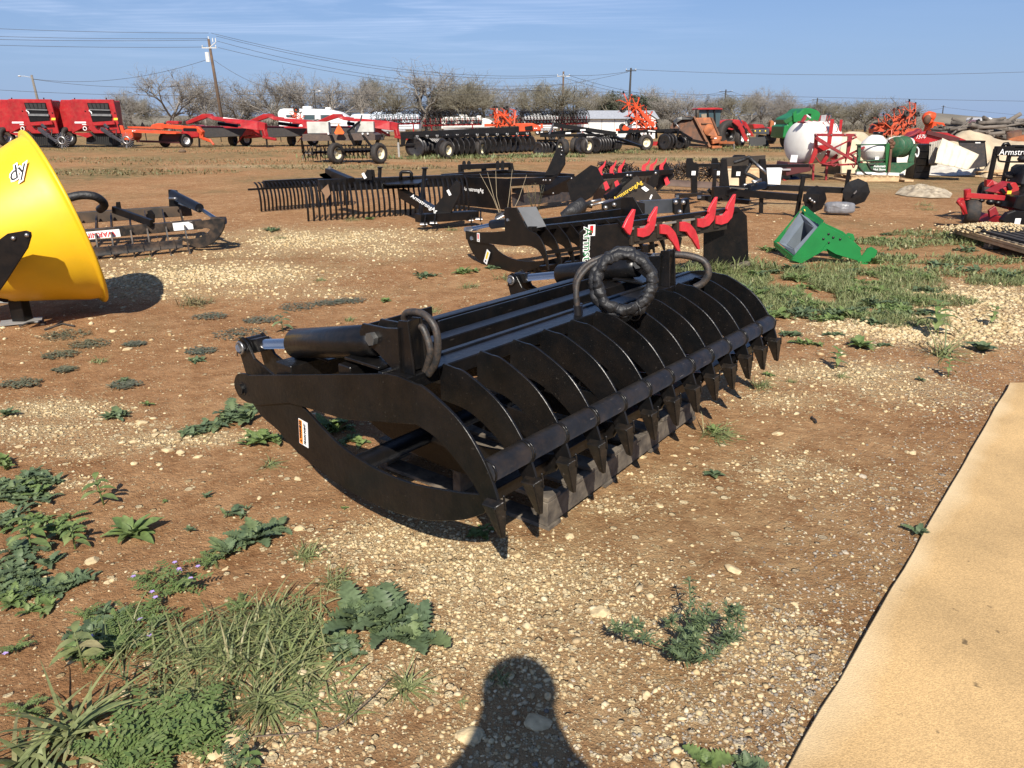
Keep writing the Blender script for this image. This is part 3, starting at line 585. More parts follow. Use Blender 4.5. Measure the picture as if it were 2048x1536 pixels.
mb = MB();mb.cyl((2.035,0.60,0.885),(2.075,0.545,0.893),0.024,12);mb.cyl((2.03,0.62,0.875),(2.03,0.60,0.90),0.018,6);mb.build('hose_fitting',STEEL,hs)
# coiled hose in its nylon sleeve
def coil():
    c = Vector((1.30,0.36,0.895));mb = MB();n = 170;rr = random.Random(5)
    ax = Vector((-0.50,-0.866,0.0)).normalized() # faces the camera (grapple frame)
    ax = Vector((-0.78,-0.60,0.22)).normalized();ax = Vector((ax.x,ax.y,ax.z))
    x = Vector((0.6,-0.8,0)).normalized();x = (x-ax*x.dot(ax)).normalized();y = ax.cross(x)
    if y.z < 0: y =-y
    for loop in range(2):
        pts = [];rs = []
        for i in range(n+1):
            t = 2*math.pi*i/n;e = mnoise.noise(Vector((math.cos(t)*2,math.sin(t)*2,loop*9)))
            f = mnoise.noise(Vector((math.cos(t)*7,math.sin(t)*7,loop*5+3)))
            Rr = 0.143-0.016*loop+0.010*e
            pts.append(c+x*Rr*0.97*math.cos(t)+y*Rr*math.sin(t)+ax*(0.028*loop-0.014+0.008*e));rs.append(0.023*(1+0.26*f+0.05*math.sin(t*11+9*e)))
        mb.tube(pts,rs,22)
    for v in mb.bm.verts: v.co += v.normal*0.0;v.co += Vector((mnoise.noise(v.co*26),mnoise.noise(v.co*26+Vector((9,0,0))),mnoise.noise(v.co*26+Vector((0,9,0)))))*0.0085+Vector((mnoise.noise(v.co*70),mnoise.noise(v.co*70+Vector((9,0,0))),mnoise.noise(v.co*70+Vector((0,9,0)))))*0.0035
    return mb.build('hose_sleeve',CLOTH,hero)
sl = coil()
for k in range(2):
    p = arc([(1.30,0.42+0.035*k,1.01),(1.24,0.50+0.03*k,0.97),(1.19+0.012*k,0.54+0.02*k,0.90),(1.17+0.03*k,0.535+0.02*k,0.82),(1.17+0.035*k,0.52+0.02*k,0.735)],6)
    h = MB().tube(p,0.0135,10).build('hydraulic_hose',HOSE,hero)
    q = Vector((1.17+0.035*k,0.52+0.02*k,0.735));MB().cyl(q,q+Vector((-0.002,0.005,0.05)),0.0205,12).build('hose_fitting',BLACKF,h)
MB().tube([(1.30+0.01*math.cos(t),0.30+0.045*math.cos(t),0.765+0.04*math.sin(t)) for t in [k*0.42 for k in range(16)]],0.0025,5).build('zip_tie',BLACKF,sl)
# warning decal on the near jaw plate, reads upward
dc = Vector((0.0055,1.095,0.372));dn = Vector((-1,0,0))
yd = Vector((0,-0.93,0.10));xd = Vector((0,0.18,1)).normalized()
# text runs up the plate (xd), its top faces the pivot side
def decal_on(par,c,xd,yd,w,h,m,name='warning_decal',th=0.0012):
    M = basis(c,xd,yd);mb = MB();mb.box(None,(w,h,th),M=M);return mb.build(name,m,par),M
xdir = Vector((0,-0.10,1)).normalized();ydir = Vector((0,1,0.10))
M0 = basis((0.0055+0.0004,1.10,0.367),xdir,ydir)
d,M = decal_on(hero,(0.0052,1.10,0.367),xdir,ydir,0.118,0.062,DECW)
zn = M.to_3x3() @ Vector((0,0,1))
mb = MB();mb.box(None,(0.112,0.022,0.0012),M=M @ Matrix.Translation((0,0.017,0.0012)));mb.build('decal_band',DECO,d)
mb = MB();mb.plate([M @ Vector(p) for p in ((-0.048,0.011,0.0022),(-0.034,0.011,0.0022),(-0.041,0.024,0.0022))],zn*0.0006);mb.build('warning_triangle',DECK,d)
text('WARNING',0.017,DECK,d,M @ Matrix.Translation((0.011,0.017,0.0026)),offset=0.0006)
text('PINCH POINT',0.0155,DECK,d,M @ Matrix.Translation((0,-0.012,0.0016)),offset=0.0006)
# ---------------------------------------------------------------- weathered pallets under it
def pallet(name,label,loc,rz,L,Wd,H,m,cat='pallet',boards=7,group=None):
    t = thing(name,label,cat,loc,rz,group);rr = random.Random(int(L*100));
    for y in (-Wd/2+0.03,0,Wd/2-0.03):
        mb = MB();mb.box((0,y,0.02+(H-0.04)/2),(L,0.045,H-0.042));mb.build('stringer',m,t,0.003)
    n = boards
    for k in range(n):
        x =-L/2+0.05+(L-0.1)*k/(n-1);mb = MB();mb.box((x+rr.uniform(-.006,.006),rr.uniform(-.008,.008),H-0.010),(0.092,Wd,0.019),rr.uniform(-.015,.015));mb.build('deck_board',m,t,0.002)
    for k in range(4):
        x =-L/2+0.05+(L-0.1)*k/3;mb = MB();mb.box((x,0,0.010),(0.092,Wd,0.0195));mb.build('bottom_board',m,t,0.002)
    return t
_p,_q = G(1097,1064),G(1392,838);_d = (_q-_p).normalized();_n = Vector((-_d.y,_d.x,0));_L = (_q-_p).length;_c = (_p+_q)/2+_n*0.5
pallet('wooden_pallet','grey weathered wooden pallet under the large grapple',(_c.x,_c.y,0.0),math.atan2(_d.y,_d.x),_L,1.0,0.15,WOOD,boards=9)
# ---------------------------------------------------------------- implements in the middle of the lot (world-space parts)
def zoom(x0,y0,s): return lambda x,y: (x0+x/s,y0+y/s)
def at(zf):
    def f(x,y,Y): return W(*zf(x,y),Y)
    return f
def wthing(name,label,cat,base,group=None): return thing(name,label,cat,(base[0],base[1],0),0,group,world=True)
def gy(py): return G(1024,py).y # distance of the ground at an image row
def lerp(a,b,t): return a+(b-a)*t
# ---- yellow spreader hopper
def hopper():
    c = W(128,440,6.3);base = G(150,615);T = wthing('spreader_hopper','yellow plastic cone hopper tipped on its side at the left edge','spreader',base)
    v = Vector((-.527,.85,0));rt = Vector((.85,.527,0));h = (rt*math.cos(R(8))+v*math.sin(R(8)));ax = (h*0.974+Vector((0,0,0.225))).normalized();Rr = 0.73
    prof = [(0.20,-1.12),(0.33,-0.90),(0.50,-0.62),(0.60,-0.33),(0.685,-0.10),(0.70,-0.03),(0.715,-0.012),(Rr+0.012,-0.012),(Rr+0.018,0.004),(Rr+0.01,0.016),(0.705,0.014),(0.69,0.0),(0.67,-0.10),(0.585,-0.33),(0.48,-0.62),(0.31,-0.90),(0.19,-1.10)]
    MB().lathe(prof,c,ax,72).build('hopper_cone',YELLOW,T)
    f = lambda x,y,Y: W(*zoom(0,240,3.658)(x,y),Y)
    br = MB().plate([f(-120,1200,5.42),f(-120,960,5.42),f(60,830,5.42),f(190,808,5.42),f(226,820,5.42),f(230,850,5.42),f(205,935,5.42),f(40,1190,5.42),f(-60,1330,5.42)],(0.004,0.012,0)).build('mounting_bracket',BLACKF,T,0.002)
    for q in ((97,866),(195,843)):
        p = f(*q,5.405);MB().lathe([(0,-0.012),(0.012,-0.010),(0.017,0),(0.017,0.004)],p,(0,1,0),12).build('bolt',STEEL,br)
    p = f(140,1350,5.95);mb = MB();mb.box((p.x,5.95,0.12),(0.11,0.11,0.30));mb.build('stand_leg',BLACKF,T,0.004)
    mb = MB();mb.box((p.x+0.0,5.93,0.012),(0.30,0.16,0.012),0.5);mb.build('foot_plate',mat('galvanised',(0.3,0.29,0.27),0.6,0.3),T)
    mb = MB();q = f(-150,1290,5.75);r_ = f(60,1300,5.85);mb.cyl(q,r_,0.05,16);mb.cyl(q+Vector((0,0,0.12)),r_+Vector((-0.1,0,0.1)),0.03,12);mb.build('gearbox_shaft',BLACKF,T)
    # script lettering fragment near the rim
    s_ = lambda hh,t: c+ax*hh
    up = (Vector((0,0,1))-ax*ax.z).normalized();side = ax.cross(up)
    if side.y > 0: side =-side # towards the camera
    k = (up*math.cos(R(42))+side*math.sin(R(42))).normalized();hpos =-0.21;rpos = 0.642;nrm = (k*0.86+(-ax)*0.5).normalized();pt = c+ax*hpos+k*rpos
    tx = ax+k*0.55;ty = k.cross(ax);ty = ty if ty.z > 0 else-ty
    M = basis(pt+nrm*0.01,tx,nrm.cross(tx));
    d = text('dy',0.16,DECW,T,M,'logo_outline',shear=0.35,offset=0.012);text('dy',0.16,DECK,d,M @ Matrix.Translation((0,0,0.002)),'logo',shear=0.35)
hopper()
mb = MB()
for pts in ([G(40,655),G(58,648),G(80,645),G(92,648)],[G(90,662),G(110,655),G(125,645)],[G(97,660),G(125,650),G(150,655)]): mb.tube([p+Vector((0,0,0.012)) for p in pts],0.008,6)
tag(mb.build('wire_scrap',RUBBER,None,base=G(90,655)),'thin black curled strips lying on the dirt below the yellow hopper','scrap')
# ---- older dusty grapple behind the hopper
def old_grapple():
    f = at(zoom(0,240,3.658));T = wthing('dusty_grapple','dusty black grapple with a red upside down warning label behind the hopper','grapple',G(330,500))
    def Yl(x,y0,y1): return lerp(y0,y1,(x-480)/(1500-480))
    a,b = f(480,985,8.75),f(1330,905,9.45);mb = MB();mb.cyl(a,b,0.055,20)
    for k in range(7): p = a.lerp(b,(k+.5)/7);q = a.lerp(b,(k+.56)/7);mb.cyl(p,q,0.066,20)
    mb.build('lower_tube',DUSTY,T)
    a,b = f(480,850,9.15),f(1480,760,9.85);MB().beam(a,b,0.10,0.12).build('middle_beam',DUSTY,T,0.004);ma,mbb = a,b
    a,b = f(480,720,9.95),f(1400,660,10.6);MB().beam(a,b,0.16,0.14).build('back_beam',mat('mud covered black',(0.10,0.062,0.036),0.8,0,0.3,4,col2=(0.03,0.025,0.02)),T,0.004)
    for k,x in enumerate((560,690,800,940,1060,1200,1340)):
        p = ma.lerp(mbb,(x-480)/1000);d = (mbb-ma).normalized();n = Vector((d.y,-d.x,0))
        prof = arc([(0,0.0),(0.08,-0.15),(0.22,-0.27),(0.46,-0.31),(0.46,-0.27),(0.27,-0.2),(0.16,-0.08),(0.12,0.02)],4)
        MB().plate([p+n*s+Vector((0,0,z)) for s,z in prof],d*0.018).build('tine',DUSTY,T)
        prof = [(0.0,0.02),(-0.75,0.16),(-0.78,0.10),(-0.3,-0.10),(0,-0.03)]
        MB().plate([p+n*s+Vector((0,0,z)) for s,z in prof],d*0.018).build('rib',DUSTY,T)
    for off in (0,0.09):
        pr = arc([(1380,745),(1480,735),(1590,720),(1640,730),(1640,790),(1600,860),(1550,905),(1470,935),(1420,925),(1380,900),(1300,860),(1390,870),(1480,850),(1540,800),(1480,790)],3)
        MB().plate([f(x,y,9.55+off*3) for x,y in pr],(0.01,0.018,0)).build('end_jaw',DUSTY,T,0.002)
    b0,b1,e = f(1265,545,10.4),f(1460,645,9.95),f(1600,735,9.7);MB().cyl(b0,b1,0.062,20).build('cylinder_barrel',BLACK,T);MB().cyl(b1,e,0.024,14).build('piston_rod',CHROME,T);mb = MB();mb.cyl(e+Vector((-0.09,0,0)),e+Vector((0.09,0,0)),0.05,14);mb.build('rod_clevis',DUSTY,T)
    mb = MB();mb.plate([f(1238,508,10.5),f(1290,515,10.5),f(1330,640,10.5),f(1245,640,10.5)],(0.01,0.05,0));mb.build('cylinder_bracket',BLACK,T,0.002)
    for q,r_ in (((1240,575),(1290,575)),((1310,610),(1390,640))): MB().tube([f(*q,10.25),f(*r_,10.15)],0.018,8).build('hose_fitting',STEEL,T)
    mb = MB();mb.plate([f(820,645,9.9),f(848,650,9.9),f(850,600,9.9),f(878,598,9.9),f(892,690,9.9),f(850,690,9.9)],(0,0.02,0));mb.beam(f(830,655,9.85),f(1110,755,9.5),0.05,0.09);mb.plate([f(1080,665,9.9),f(1105,658,9.9),f(1130,690,9.9),f(1130,750,9.9),f(1090,740,9.9)],(0,0.03,0));mb.build('hitch_plate',BLACKF,T,0.003)
    MB().tube(arc([f(440,590,9.4),f(520,565,9.4),f(600,550,9.45),f(690,558,9.5),f(745,590,9.6),f(762,625,9.7),f(730,655,9.8)],5),0.052,12).build('hose_sleeve',CLOTH,T)
    d = (mbb-ma).normalized();n = Vector((d.y,-d.x,0));c = f(735,837,9.25) ;t0 = (c-ma).dot(d);c = ma+d*t0+n*0.052+Vector((0,0,-0.012));u = Vector((0,0,-1))
    M = basis(c,-d,u-d*u.dot(d));mb = MB();mb.box(None,(0.44,0.095,0.002),M=M);L_ = mb.build('warning_label',DECW,T);text('WARNING',0.085,DECR,L_,M @ Matrix.Translation((0.04,0,0.0025)),offset=0.002)
    c = ma+d*((f(1338,770,9.7)-ma).dot(d))+n*0.052;M = basis(c,d,Vector((0,0,1)));mb = MB();mb.box(None,(0.24,0.10,0.002),M=M);mb.build('white_label',DECW,T)
old_grapple()
# ---- landscape rakes
def rake(label,pl,pr,ntine,rail_h,tine_side,length_px=None):
    """pl, pr ground points of the tine tips at both ends"""
    base = (pl+pr)/2;T = wthing('landscape_rake',label,'rake',base,'landscape rakes');d = (pr-pl).normalized();n = Vector((d.y,-d.x,0))*tine_side;L = (pr-pl).length;Z = Vector((0,0,1))
    prof = arc([(0.0,0.0),(0.02,0.18),(0.0,0.34),(-0.08,rail_h-0.03),(-0.20,rail_h+0.015)],4);th = 0.009
    for k in range(ntine):
        p = pl+d*(L*k/(ntine-1));mb = MB()
        for a,b in zip(prof,prof[1:]): mb.beam(p+n*a[0]+Z*a[1],p+n*b[0]+Z*b[1],0.034,0.014,up=n)
        mb.build('tine',BLACKF,T)
    a,b = pl+n*-0.12+Z*(rail_h-0.04),pr+n*-0.12+Z*(rail_h-0.04);return T,d,n,L,a,b
z8 = zoom(500,290,4.096);f8 = at(z8)
def rake_front():
    pl,pr = G(*z8(480,625)),G(*z8(1790,545));T,d,n,L,a,b = rake('landscape rake in front, with an upright stand post and a logo on its tongue',pl,pr,32,0.60,1)
    MB().beam(a+d*0.28-n*0.1,b-n*0.1,0.12,0.20).build('rail',BLACKF,T,0.004)
    Y0 = a.y;Ym = lerp(a.y,b.y,0.6)
    MB().plate([f8(1060,300,Ym),f8(1460,282,Ym),f8(1380,318,Ym-.5),f8(1120,326,Ym-.5)],(0,0,0.02)).build('pivot_plate',BLACKF,T)
    MB().tube([f8(1235,290,Ym),f8(1235,228,Ym),f8(1250,220,Ym),f8(1310,220,Ym),f8(1322,230,Ym),f8(1322,288,Ym)],0.03,8).build('lift_handle',BLACKF,T)
    fw = 11.7;p0,p1 = f8(1245,395,Ym-.2),f8(1530,560,fw);MB().beam(p0,p1,0.13,0.15).build('tongue',BLACKF,T,0.004)
    for k in (0,0.16): MB().plate([f8(x,y,fw+k) for x,y in ((1510,510),(1690,290),(1725,310),(1725,400),(1640,570),(1560,575))],(0.01,0.02,0)).build('hitch_plate',BLACKF,T,0.003)
    mb = MB();mb.beam(f8(1375,600,fw-.25),f8(1850,570,fw+.35),0.20,0.13);mb.build('hitch_crossbar',BLACKF,T,0.006)
    for x,y,YY in ((1440,640,fw-.3),(1520,630,fw-.3),(1815,608,fw+.25),(1890,598,fw+.25)):
        p = f8(x,y,YY);MB().plate([p+Vector((0,q[0],q[1])) for q in ((-.14,-.04),(.12,-.05),(.12,.12),(.02,.13),(-.14,.04))],(0.02,0,0)).build('pin_lug',BLACKF,T);MB().cyl(p+Vector((-.08,-.06,0)),p+Vector((.03,-.06,0)),0.018,10).build('hitch_pin',STEEL,T)
    a1,b1 = f8(1395,580,fw),f8(1432,190,fw);mb = MB();mb.cyl(a1,b1,0.033,14);mb.cyl(b1-Vector((0,0,0.012)),b1+Vector((0,0,0.012)),0.05,14);mb.build('stand_post',BLACKF,T)
    a1,b1 = f8(1060,300,Ym),f8(1065,183,Ym);mb = MB();mb.cyl(a1,b1,0.033,14);mb.cyl(b1-Vector((0,0,0.01)),b1+Vector((0,0,0.01)),0.05,14);mb.build('stand_post',BLACKF,T)
    p,q = f8(1370,455,fw-.15),f8(1490,530,fw-.2);M = basis((p+q)/2+Vector((0,-0.06,0.03)),q-p,Vector((0,0.2,1)));d_ = text('ArmstrongAg',0.085,DECW,T,M,'logo',offset=0.0)
    p = f8(1630,390,fw-.015);M = basis(p,(1,0.1,0.5),(-0.5,0,1));mb = MB();mb.box(None,(0.04,0.09,0.003),M=M);mb.build('white_decal',DECW,T)
    mb = MB();p = f8(1640,320,fw);MB().plate([f8(585,370,a.y-.1),f8(640,320,a.y-.1),f8(660,400,a.y-.1),f8(630,440,a.y-.1)],(0,0.02,0)).build('torn_tag',mat('brown paper',(0.2,0.12,0.07),0.9),T)
rake_front()
def rake_back():
    pl,pr = G(*z8(95,545)),G(*z8(830,490));T,d,n,L,a,b = rake('landscape rake behind, its tines showing left of the front rake',pl,pr,26,0.50,1)
    MB().beam(a+d*0.18-n*0.1,b-n*0.1,0.10,0.16).build('rail',BLACKF,T,0.004);MB().beam(a-d*0.2+Vector((0,0,-0.05))+n*.1,b+n*.1+Vector((0,0,-0.05)),0.02,0.035).build('tine_strap',BLACKF,T)
    Y = 13.6;MB().beam(f8(640,225,Y),f8(830,305,Y-.6),0.13,0.15).build('tongue',BLACKF,T,0.004);mb = MB();p = f8(655,205,Y);mb.cyl(p-Vector((0,0,.02)),p+Vector((0,0,.03)),0.05,12);mb.cyl(p,p+Vector((0,0,.06)),0.03,6);mb.build('pivot_bolt',STEEL,T)
    mb = MB();mb.plate([f8(570,245,Y-.2),f8(620,235,Y-.2),f8(690,290,Y-.2),f8(660,300,Y-.2)],(0,0,.03));mb.tube([f8(590,300,Y-.6),f8(620,310,Y-.6),f8(600,340,Y-.6),f8(560,380,Y-.6)],0.02,6);mb.build('swivel_plate',BLACKF,T)
    for k in (0,0.15): MB().plate([f8(x+190*k,y,Y-.5+k) for x,y in ((905,290),(960,200),(990,205),(1000,285))],(0.0,0.02,0)).build('hitch_plate',BLACKF,T,0.002)
    p = f8(935,252,Y-.52);M = basis(p,(1,0,.5),(-.5,0,1));mb = MB();mb.box(None,(0.05,0.10,0.004),M=M);mb.build('white_decal',DECW,T)
rake_back()
# ---- box grader with gauge wheel
zb = zoom(900,280,4.096);fb = at(zb)
def logo(par,s,size,c,x,y,green=True):
    M = basis(c,x,y);o = text(s,size,DECW,par,M,'logo_outline',offset=size*0.06);text(s,size,DECG if green else DECK,o,M @ Matrix.Translation((0,0,0.003)),'logo');return o
def grader():
    T = wthing('box_grader','long low black box grader with a raised gauge wheel on its arm','grader',G(1020,405));Y = 13.9
    A,B = fb(-60,300,14.6),fb(495,318,13.3)
    side = Plane((A.x,A.y),math.atan2(B.y-A.y,B.x-A.x));g = lambda x,y: side(*zb(x,y))
    MB().plate([g(-60,292),g(495,318),g(500,560),g(440,570),g(90,535),g(-60,520)],side.n*0.02).build('side_plate',BLACKF,T,0.003)
    p = g(195,407);d_ = side.d;M = basis(p-side.n*0.013,d_,(0,0,1));o = text('ArmstrongAg',0.10,DECW,T,M,'logo',offset=0.001)
    mb = MB();C,D = fb(1010,300,15.2),fb(450,262,16.6);mb.beam(B-Vector((0,0,.06)),C-Vector((0,0,.05)),0.08,0.13);mb.beam(A,D,0.08,0.10);mb.beam(fb(60,300,14.4),fb(620,282,15.9),0.05,0.05);mb.beam(fb(250,292,15.2),fb(880,290,14.5),0.06,0.06);mb.beam(D,C,0.08,0.1);mb.build('top_frame',BLACKF,T,0.003)
    MB().plate([fb(508,395,13.4),fb(600,390,13.6),fb(610,450,13.6),fb(508,430,13.4)],(0,0.02,0)).build('brace_plate',BLACKF,T)
    MB().plate([fb(510,440,13.5),fb(730,425,14.2),fb(980,430,14.9),fb(985,495,14.9),fb(740,520,14.2),fb(520,545,13.5)],(0.03,0.05,0)).build('cutting_blade',mat('worn blade steel',(0.05,0.05,0.055),0.4,0.3,dust=0.3),T)
    MB().plate([fb(720,310,14.1),fb(1000,300,15),fb(985,440,15),fb(740,440,14.1)],(0,0.03,0)).build('rear_panel',BLACKF,T)
    for q in ((765,330),(785,330),(820,330),(995,315),(845,437),(675,385)): p = fb(*q,14.0);MB().lathe([(0,-.02),(.016,-.018),(.02,0)],p,(0,1,0),8).build('bolt',STEEL,T)
    mb = MB();mb.beam(fb(85,222,15.8),fb(490,205,16.2),0.10,0.10)
    for x,y,YY in ((80,215,15.8),(270,230,16),(490,200,16.2)): mb.plate([fb(x-15,y-12,YY),fb(x+25,y-12,YY),fb(x+40,y+65,YY),fb(x-12,y+65,YY)],(0,0.03,0))
    mb.build('hitch_bar',BLACKF,T,0.003)
    for x in (115,155,390,430): p = fb(x,195,15.9);MB().plate([p+Vector((a,0,b)) for a,b in ((-.035,-.12),(.035,-.12),(.04,.02),(.02,.06),(-.02,.06),(-.04,.02))],(0,0.03,0)).build('hitch_lug',BLACKF,T)
    for k in (0,0.14): MB().plate([fb(x+45*k,y,14.5+k) for x,y in ((770,290),(800,240),(868,85),(890,60),(925,60),(940,90),(938,200),(885,290))],(0.01,0.02,0)).build('wheel_arm',BLACKF,T,0.003)
    for q in ((912,62),(918,88),(912,122)): p = fb(*q,14.48);MB().lathe([(0,-.015),(.016,-.013),(.018,0)],p,(0,1,0),8).build('bolt',STEEL,T)
    c = fb(924,62,14.75);wheel(T,c,(1,0.55,0),0.165,0.13,CREAM,'gauge_wheel',0.5)
grader()
# ---- shanks: flat hooked bars with a pointed tip
def shank(T,pts,thick,name='ripper_shank',m=REDH,tip=None):
    return MB().plate(pts,thick).build(name,m,T,0.003)
# ---- rear box blade with the tilted five-sided side plate
def box_blade_rear():
    T = wthing('box_scraper','tilted black box blade with six upright red shanks and a five sided end plate','box blade',G(1250,400));Y = 13.2
    MB().plate([fb(x,y,13.0) for x,y in ((958,350),(1155,205),(1205,222),(1262,335),(1165,465),(1045,535),(990,495))],(0.012,0.02,0)).build('side_plate',BLACKF,T,0.003)
    MB().plate([fb(x,y,14.8) for x,y in ((1690,212),(1772,180),(1840,300),(1700,420),(1650,300))],(0.012,0.02,0)).build('side_plate',BLACKF,T,0.003)
    mb = MB();mb.beam(fb(1215,300,13.1),fb(1815,258,14.8),0.09,0.09);mb.build('shank_beam',BLACKF,T,0.004)
    mb = MB();mb.plate([fb(1190,330,13.4),fb(1700,280,15.0),fb(1690,380,15.2),fb(1450,440,14.4),fb(1170,490,13.5)],(0,0.04,0));mb.build('mouldboard',mat('scoured mouldboard',(0.09,0.088,0.085),0.5,0.2,dust=0.2),T)
    for (tx,ty),(bx,by) in zip(((1275,168),(1362,165),(1432,160),(1637,150),(1697,148),(1772,146)),((1232,288),(1325,282),(1393,278),(1588,262),(1652,258),(1733,252))):
        Yk = lerp(13.05,14.7,(bx-1232)/500.);hh = by-ty
        pr = [(bx-18,by),(bx-17,by-hh*.35),(bx-8,by-hh*.52),(tx-20,ty+hh*.3),(tx,ty),(tx+4,ty+4),(tx-6,ty+hh*.38),(bx+18,by-hh*.42),(bx+12,by-hh*.2),(bx+22,by)]
        s_ = shank(T,[fb(x,y,Yk) for x,y in pr],(0.008,0.03,0))
        sc = 0.8;q = [(1262,345),(1285,335),(1308,395),(1275,415)]
    for dx_,dy_,Yk in ((0,0,13.0),(90,-8,13.3),(165,0,13.6),(495,-40,14.7)):
        MB().plate([fb(x+dx_,y+dy_,Yk) for x,y in ((1256,352),(1282,335),(1308,392),(1275,416))],(0.01,0.03,0)).build('shank_foot',REDH,T,0.002)
    mb = MB();mb.plate([fb(x,y,12.9) for x,y in ((1290,480),(1400,400),(1530,290),(1560,330),(1660,385),(1735,480),(1700,500),(1500,495))],(0.01,0.03,0));o = mb.build('hitch_tower',mat('brown black plate',(0.03,0.022,0.015),0.5,0,0.3,5),T,0.003)
    MB().plate([fb(x,y,13.5) for x,y in ((1590,390),(1680,250),(1712,260),(1700,370),(1640,420))],(0.01,0.03,0)).build('hitch_arm',BLACKF,T,0.003);MB().plate([fb(x,y,13.0) for x,y in ((1400,330),(1450,280),(1500,280),(1500,330),(1420,370))],(0.01,0.06,0)).build('hitch_arm',BLACKF,T,0.003)
    for q in ((1453,290),(1685,272),(1480,292)): p = fb(*q,12.95);MB().lathe([(0,-.02),(.022,-.018),(.026,0)],p,(0,1,0),8).build('bolt',STEEL,T)
    MB().cyl(fb(1275,470,12.75),fb(1440,360,13.0),0.055,16).build('cylinder_barrel',BLACK,T)
    p,q = fb(1390,455,12.85),fb(1520,372,12.85);M = basis((p+q)/2+Vector((0,-.03,0)),q-p,Vector((-.3,0,1)));text('ArmstrongAg',0.10,DECY,T,M,'logo',offset=0.001)
    MB().plate([fb(x,y,12.87) for x,y in ((1565,393),(1595,378),(1632,408),(1605,425))],(0,0.004,0)).build('white_decal',DECW,T);MB().plate([fb(x,y,12.87) for x,y in ((1632,483),(1648,445),(1660,450),(1645,487))],(0,0.004,0)).build('white_decal',DECW,T)
    mb = MB();mb.tube(arc([fb(930,640,12.0),fb(1000,590,12.0),fb(1070,540,12.1),(fb(1150,520,12.2))],5),[0.10]*3+[0.12]*5+[0.11]*4+[0.07]*4,12)
    for v in mb.bm.verts: v.co += Vector((0,mnoise.noise(v.co*9),mnoise.noise(v.co*9+Vector((5,0,0)))))*0.04
    mb.build('hose_sleeve',CLOTH,T)
    for a,b in (((1150,505),(1235,490)),((1150,535),(1200,525)),((1180,530),(1330,490))): MB().tube([fb(*a,12.05),fb(*b,12.15)],0.022,8).build('hose_fitting',STEEL,T)
box_blade_rear()
# tractor three point quick hitch lying behind box blade 2
def quick_hitch():
    T = wthing('quick_hitch','black and grey three point hitch beam lying behind the second grapple','hitch',G(1330,430));Y = 11.0
    MB().plate([fb(1245,520,Y),fb(1300,505,Y),fb(1400,470,Y),fb(1440,480,Y),(fb(1590,515,Y)),fb(1590,620,Y),fb(1530,640,Y),fb(1270,610,Y),fb(1245,590,Y)],(0,0.14,0)).build('hitch_block',BLACKF,T,0.006)
    MB().beam(fb(1560,552,Y+.2),fb(1840,538,Y+.5),0.10,0.20).build('hitch_beam',mat('dark grey paint',(0.045,0.05,0.058),0.45),T,0.004)
    for k in (0,70): MB().plate([fb(1825+k,485,Y+.4+k*.002),fb(1880+k,475,Y+.4),fb(1890+k,600,Y+.4),fb(1830+k,605,Y+.4)],(0,0.16,0)).build('end_clevis',BLACKF,T,0.006)
    for q in ((1275,555),(1345,530),(1850,510),(1912,512),(1885,590)): p = fb(*q,Y-.08);MB().lathe([(0,-.03),(.03,-.025),(.034,0),(0.034,0.03)],p,(0,1,0),10).build('pin',STEEL,T)
    MB().cyl(fb(1440,600,Y-.15),fb(1495,545,Y-.15),0.02,8).build('bolt',STEEL,T);MB().cyl(fb(1505,560,Y-.15),fb(1530,560,Y-.15),0.03,10).build('bolt',STEEL,T)
quick_hitch()
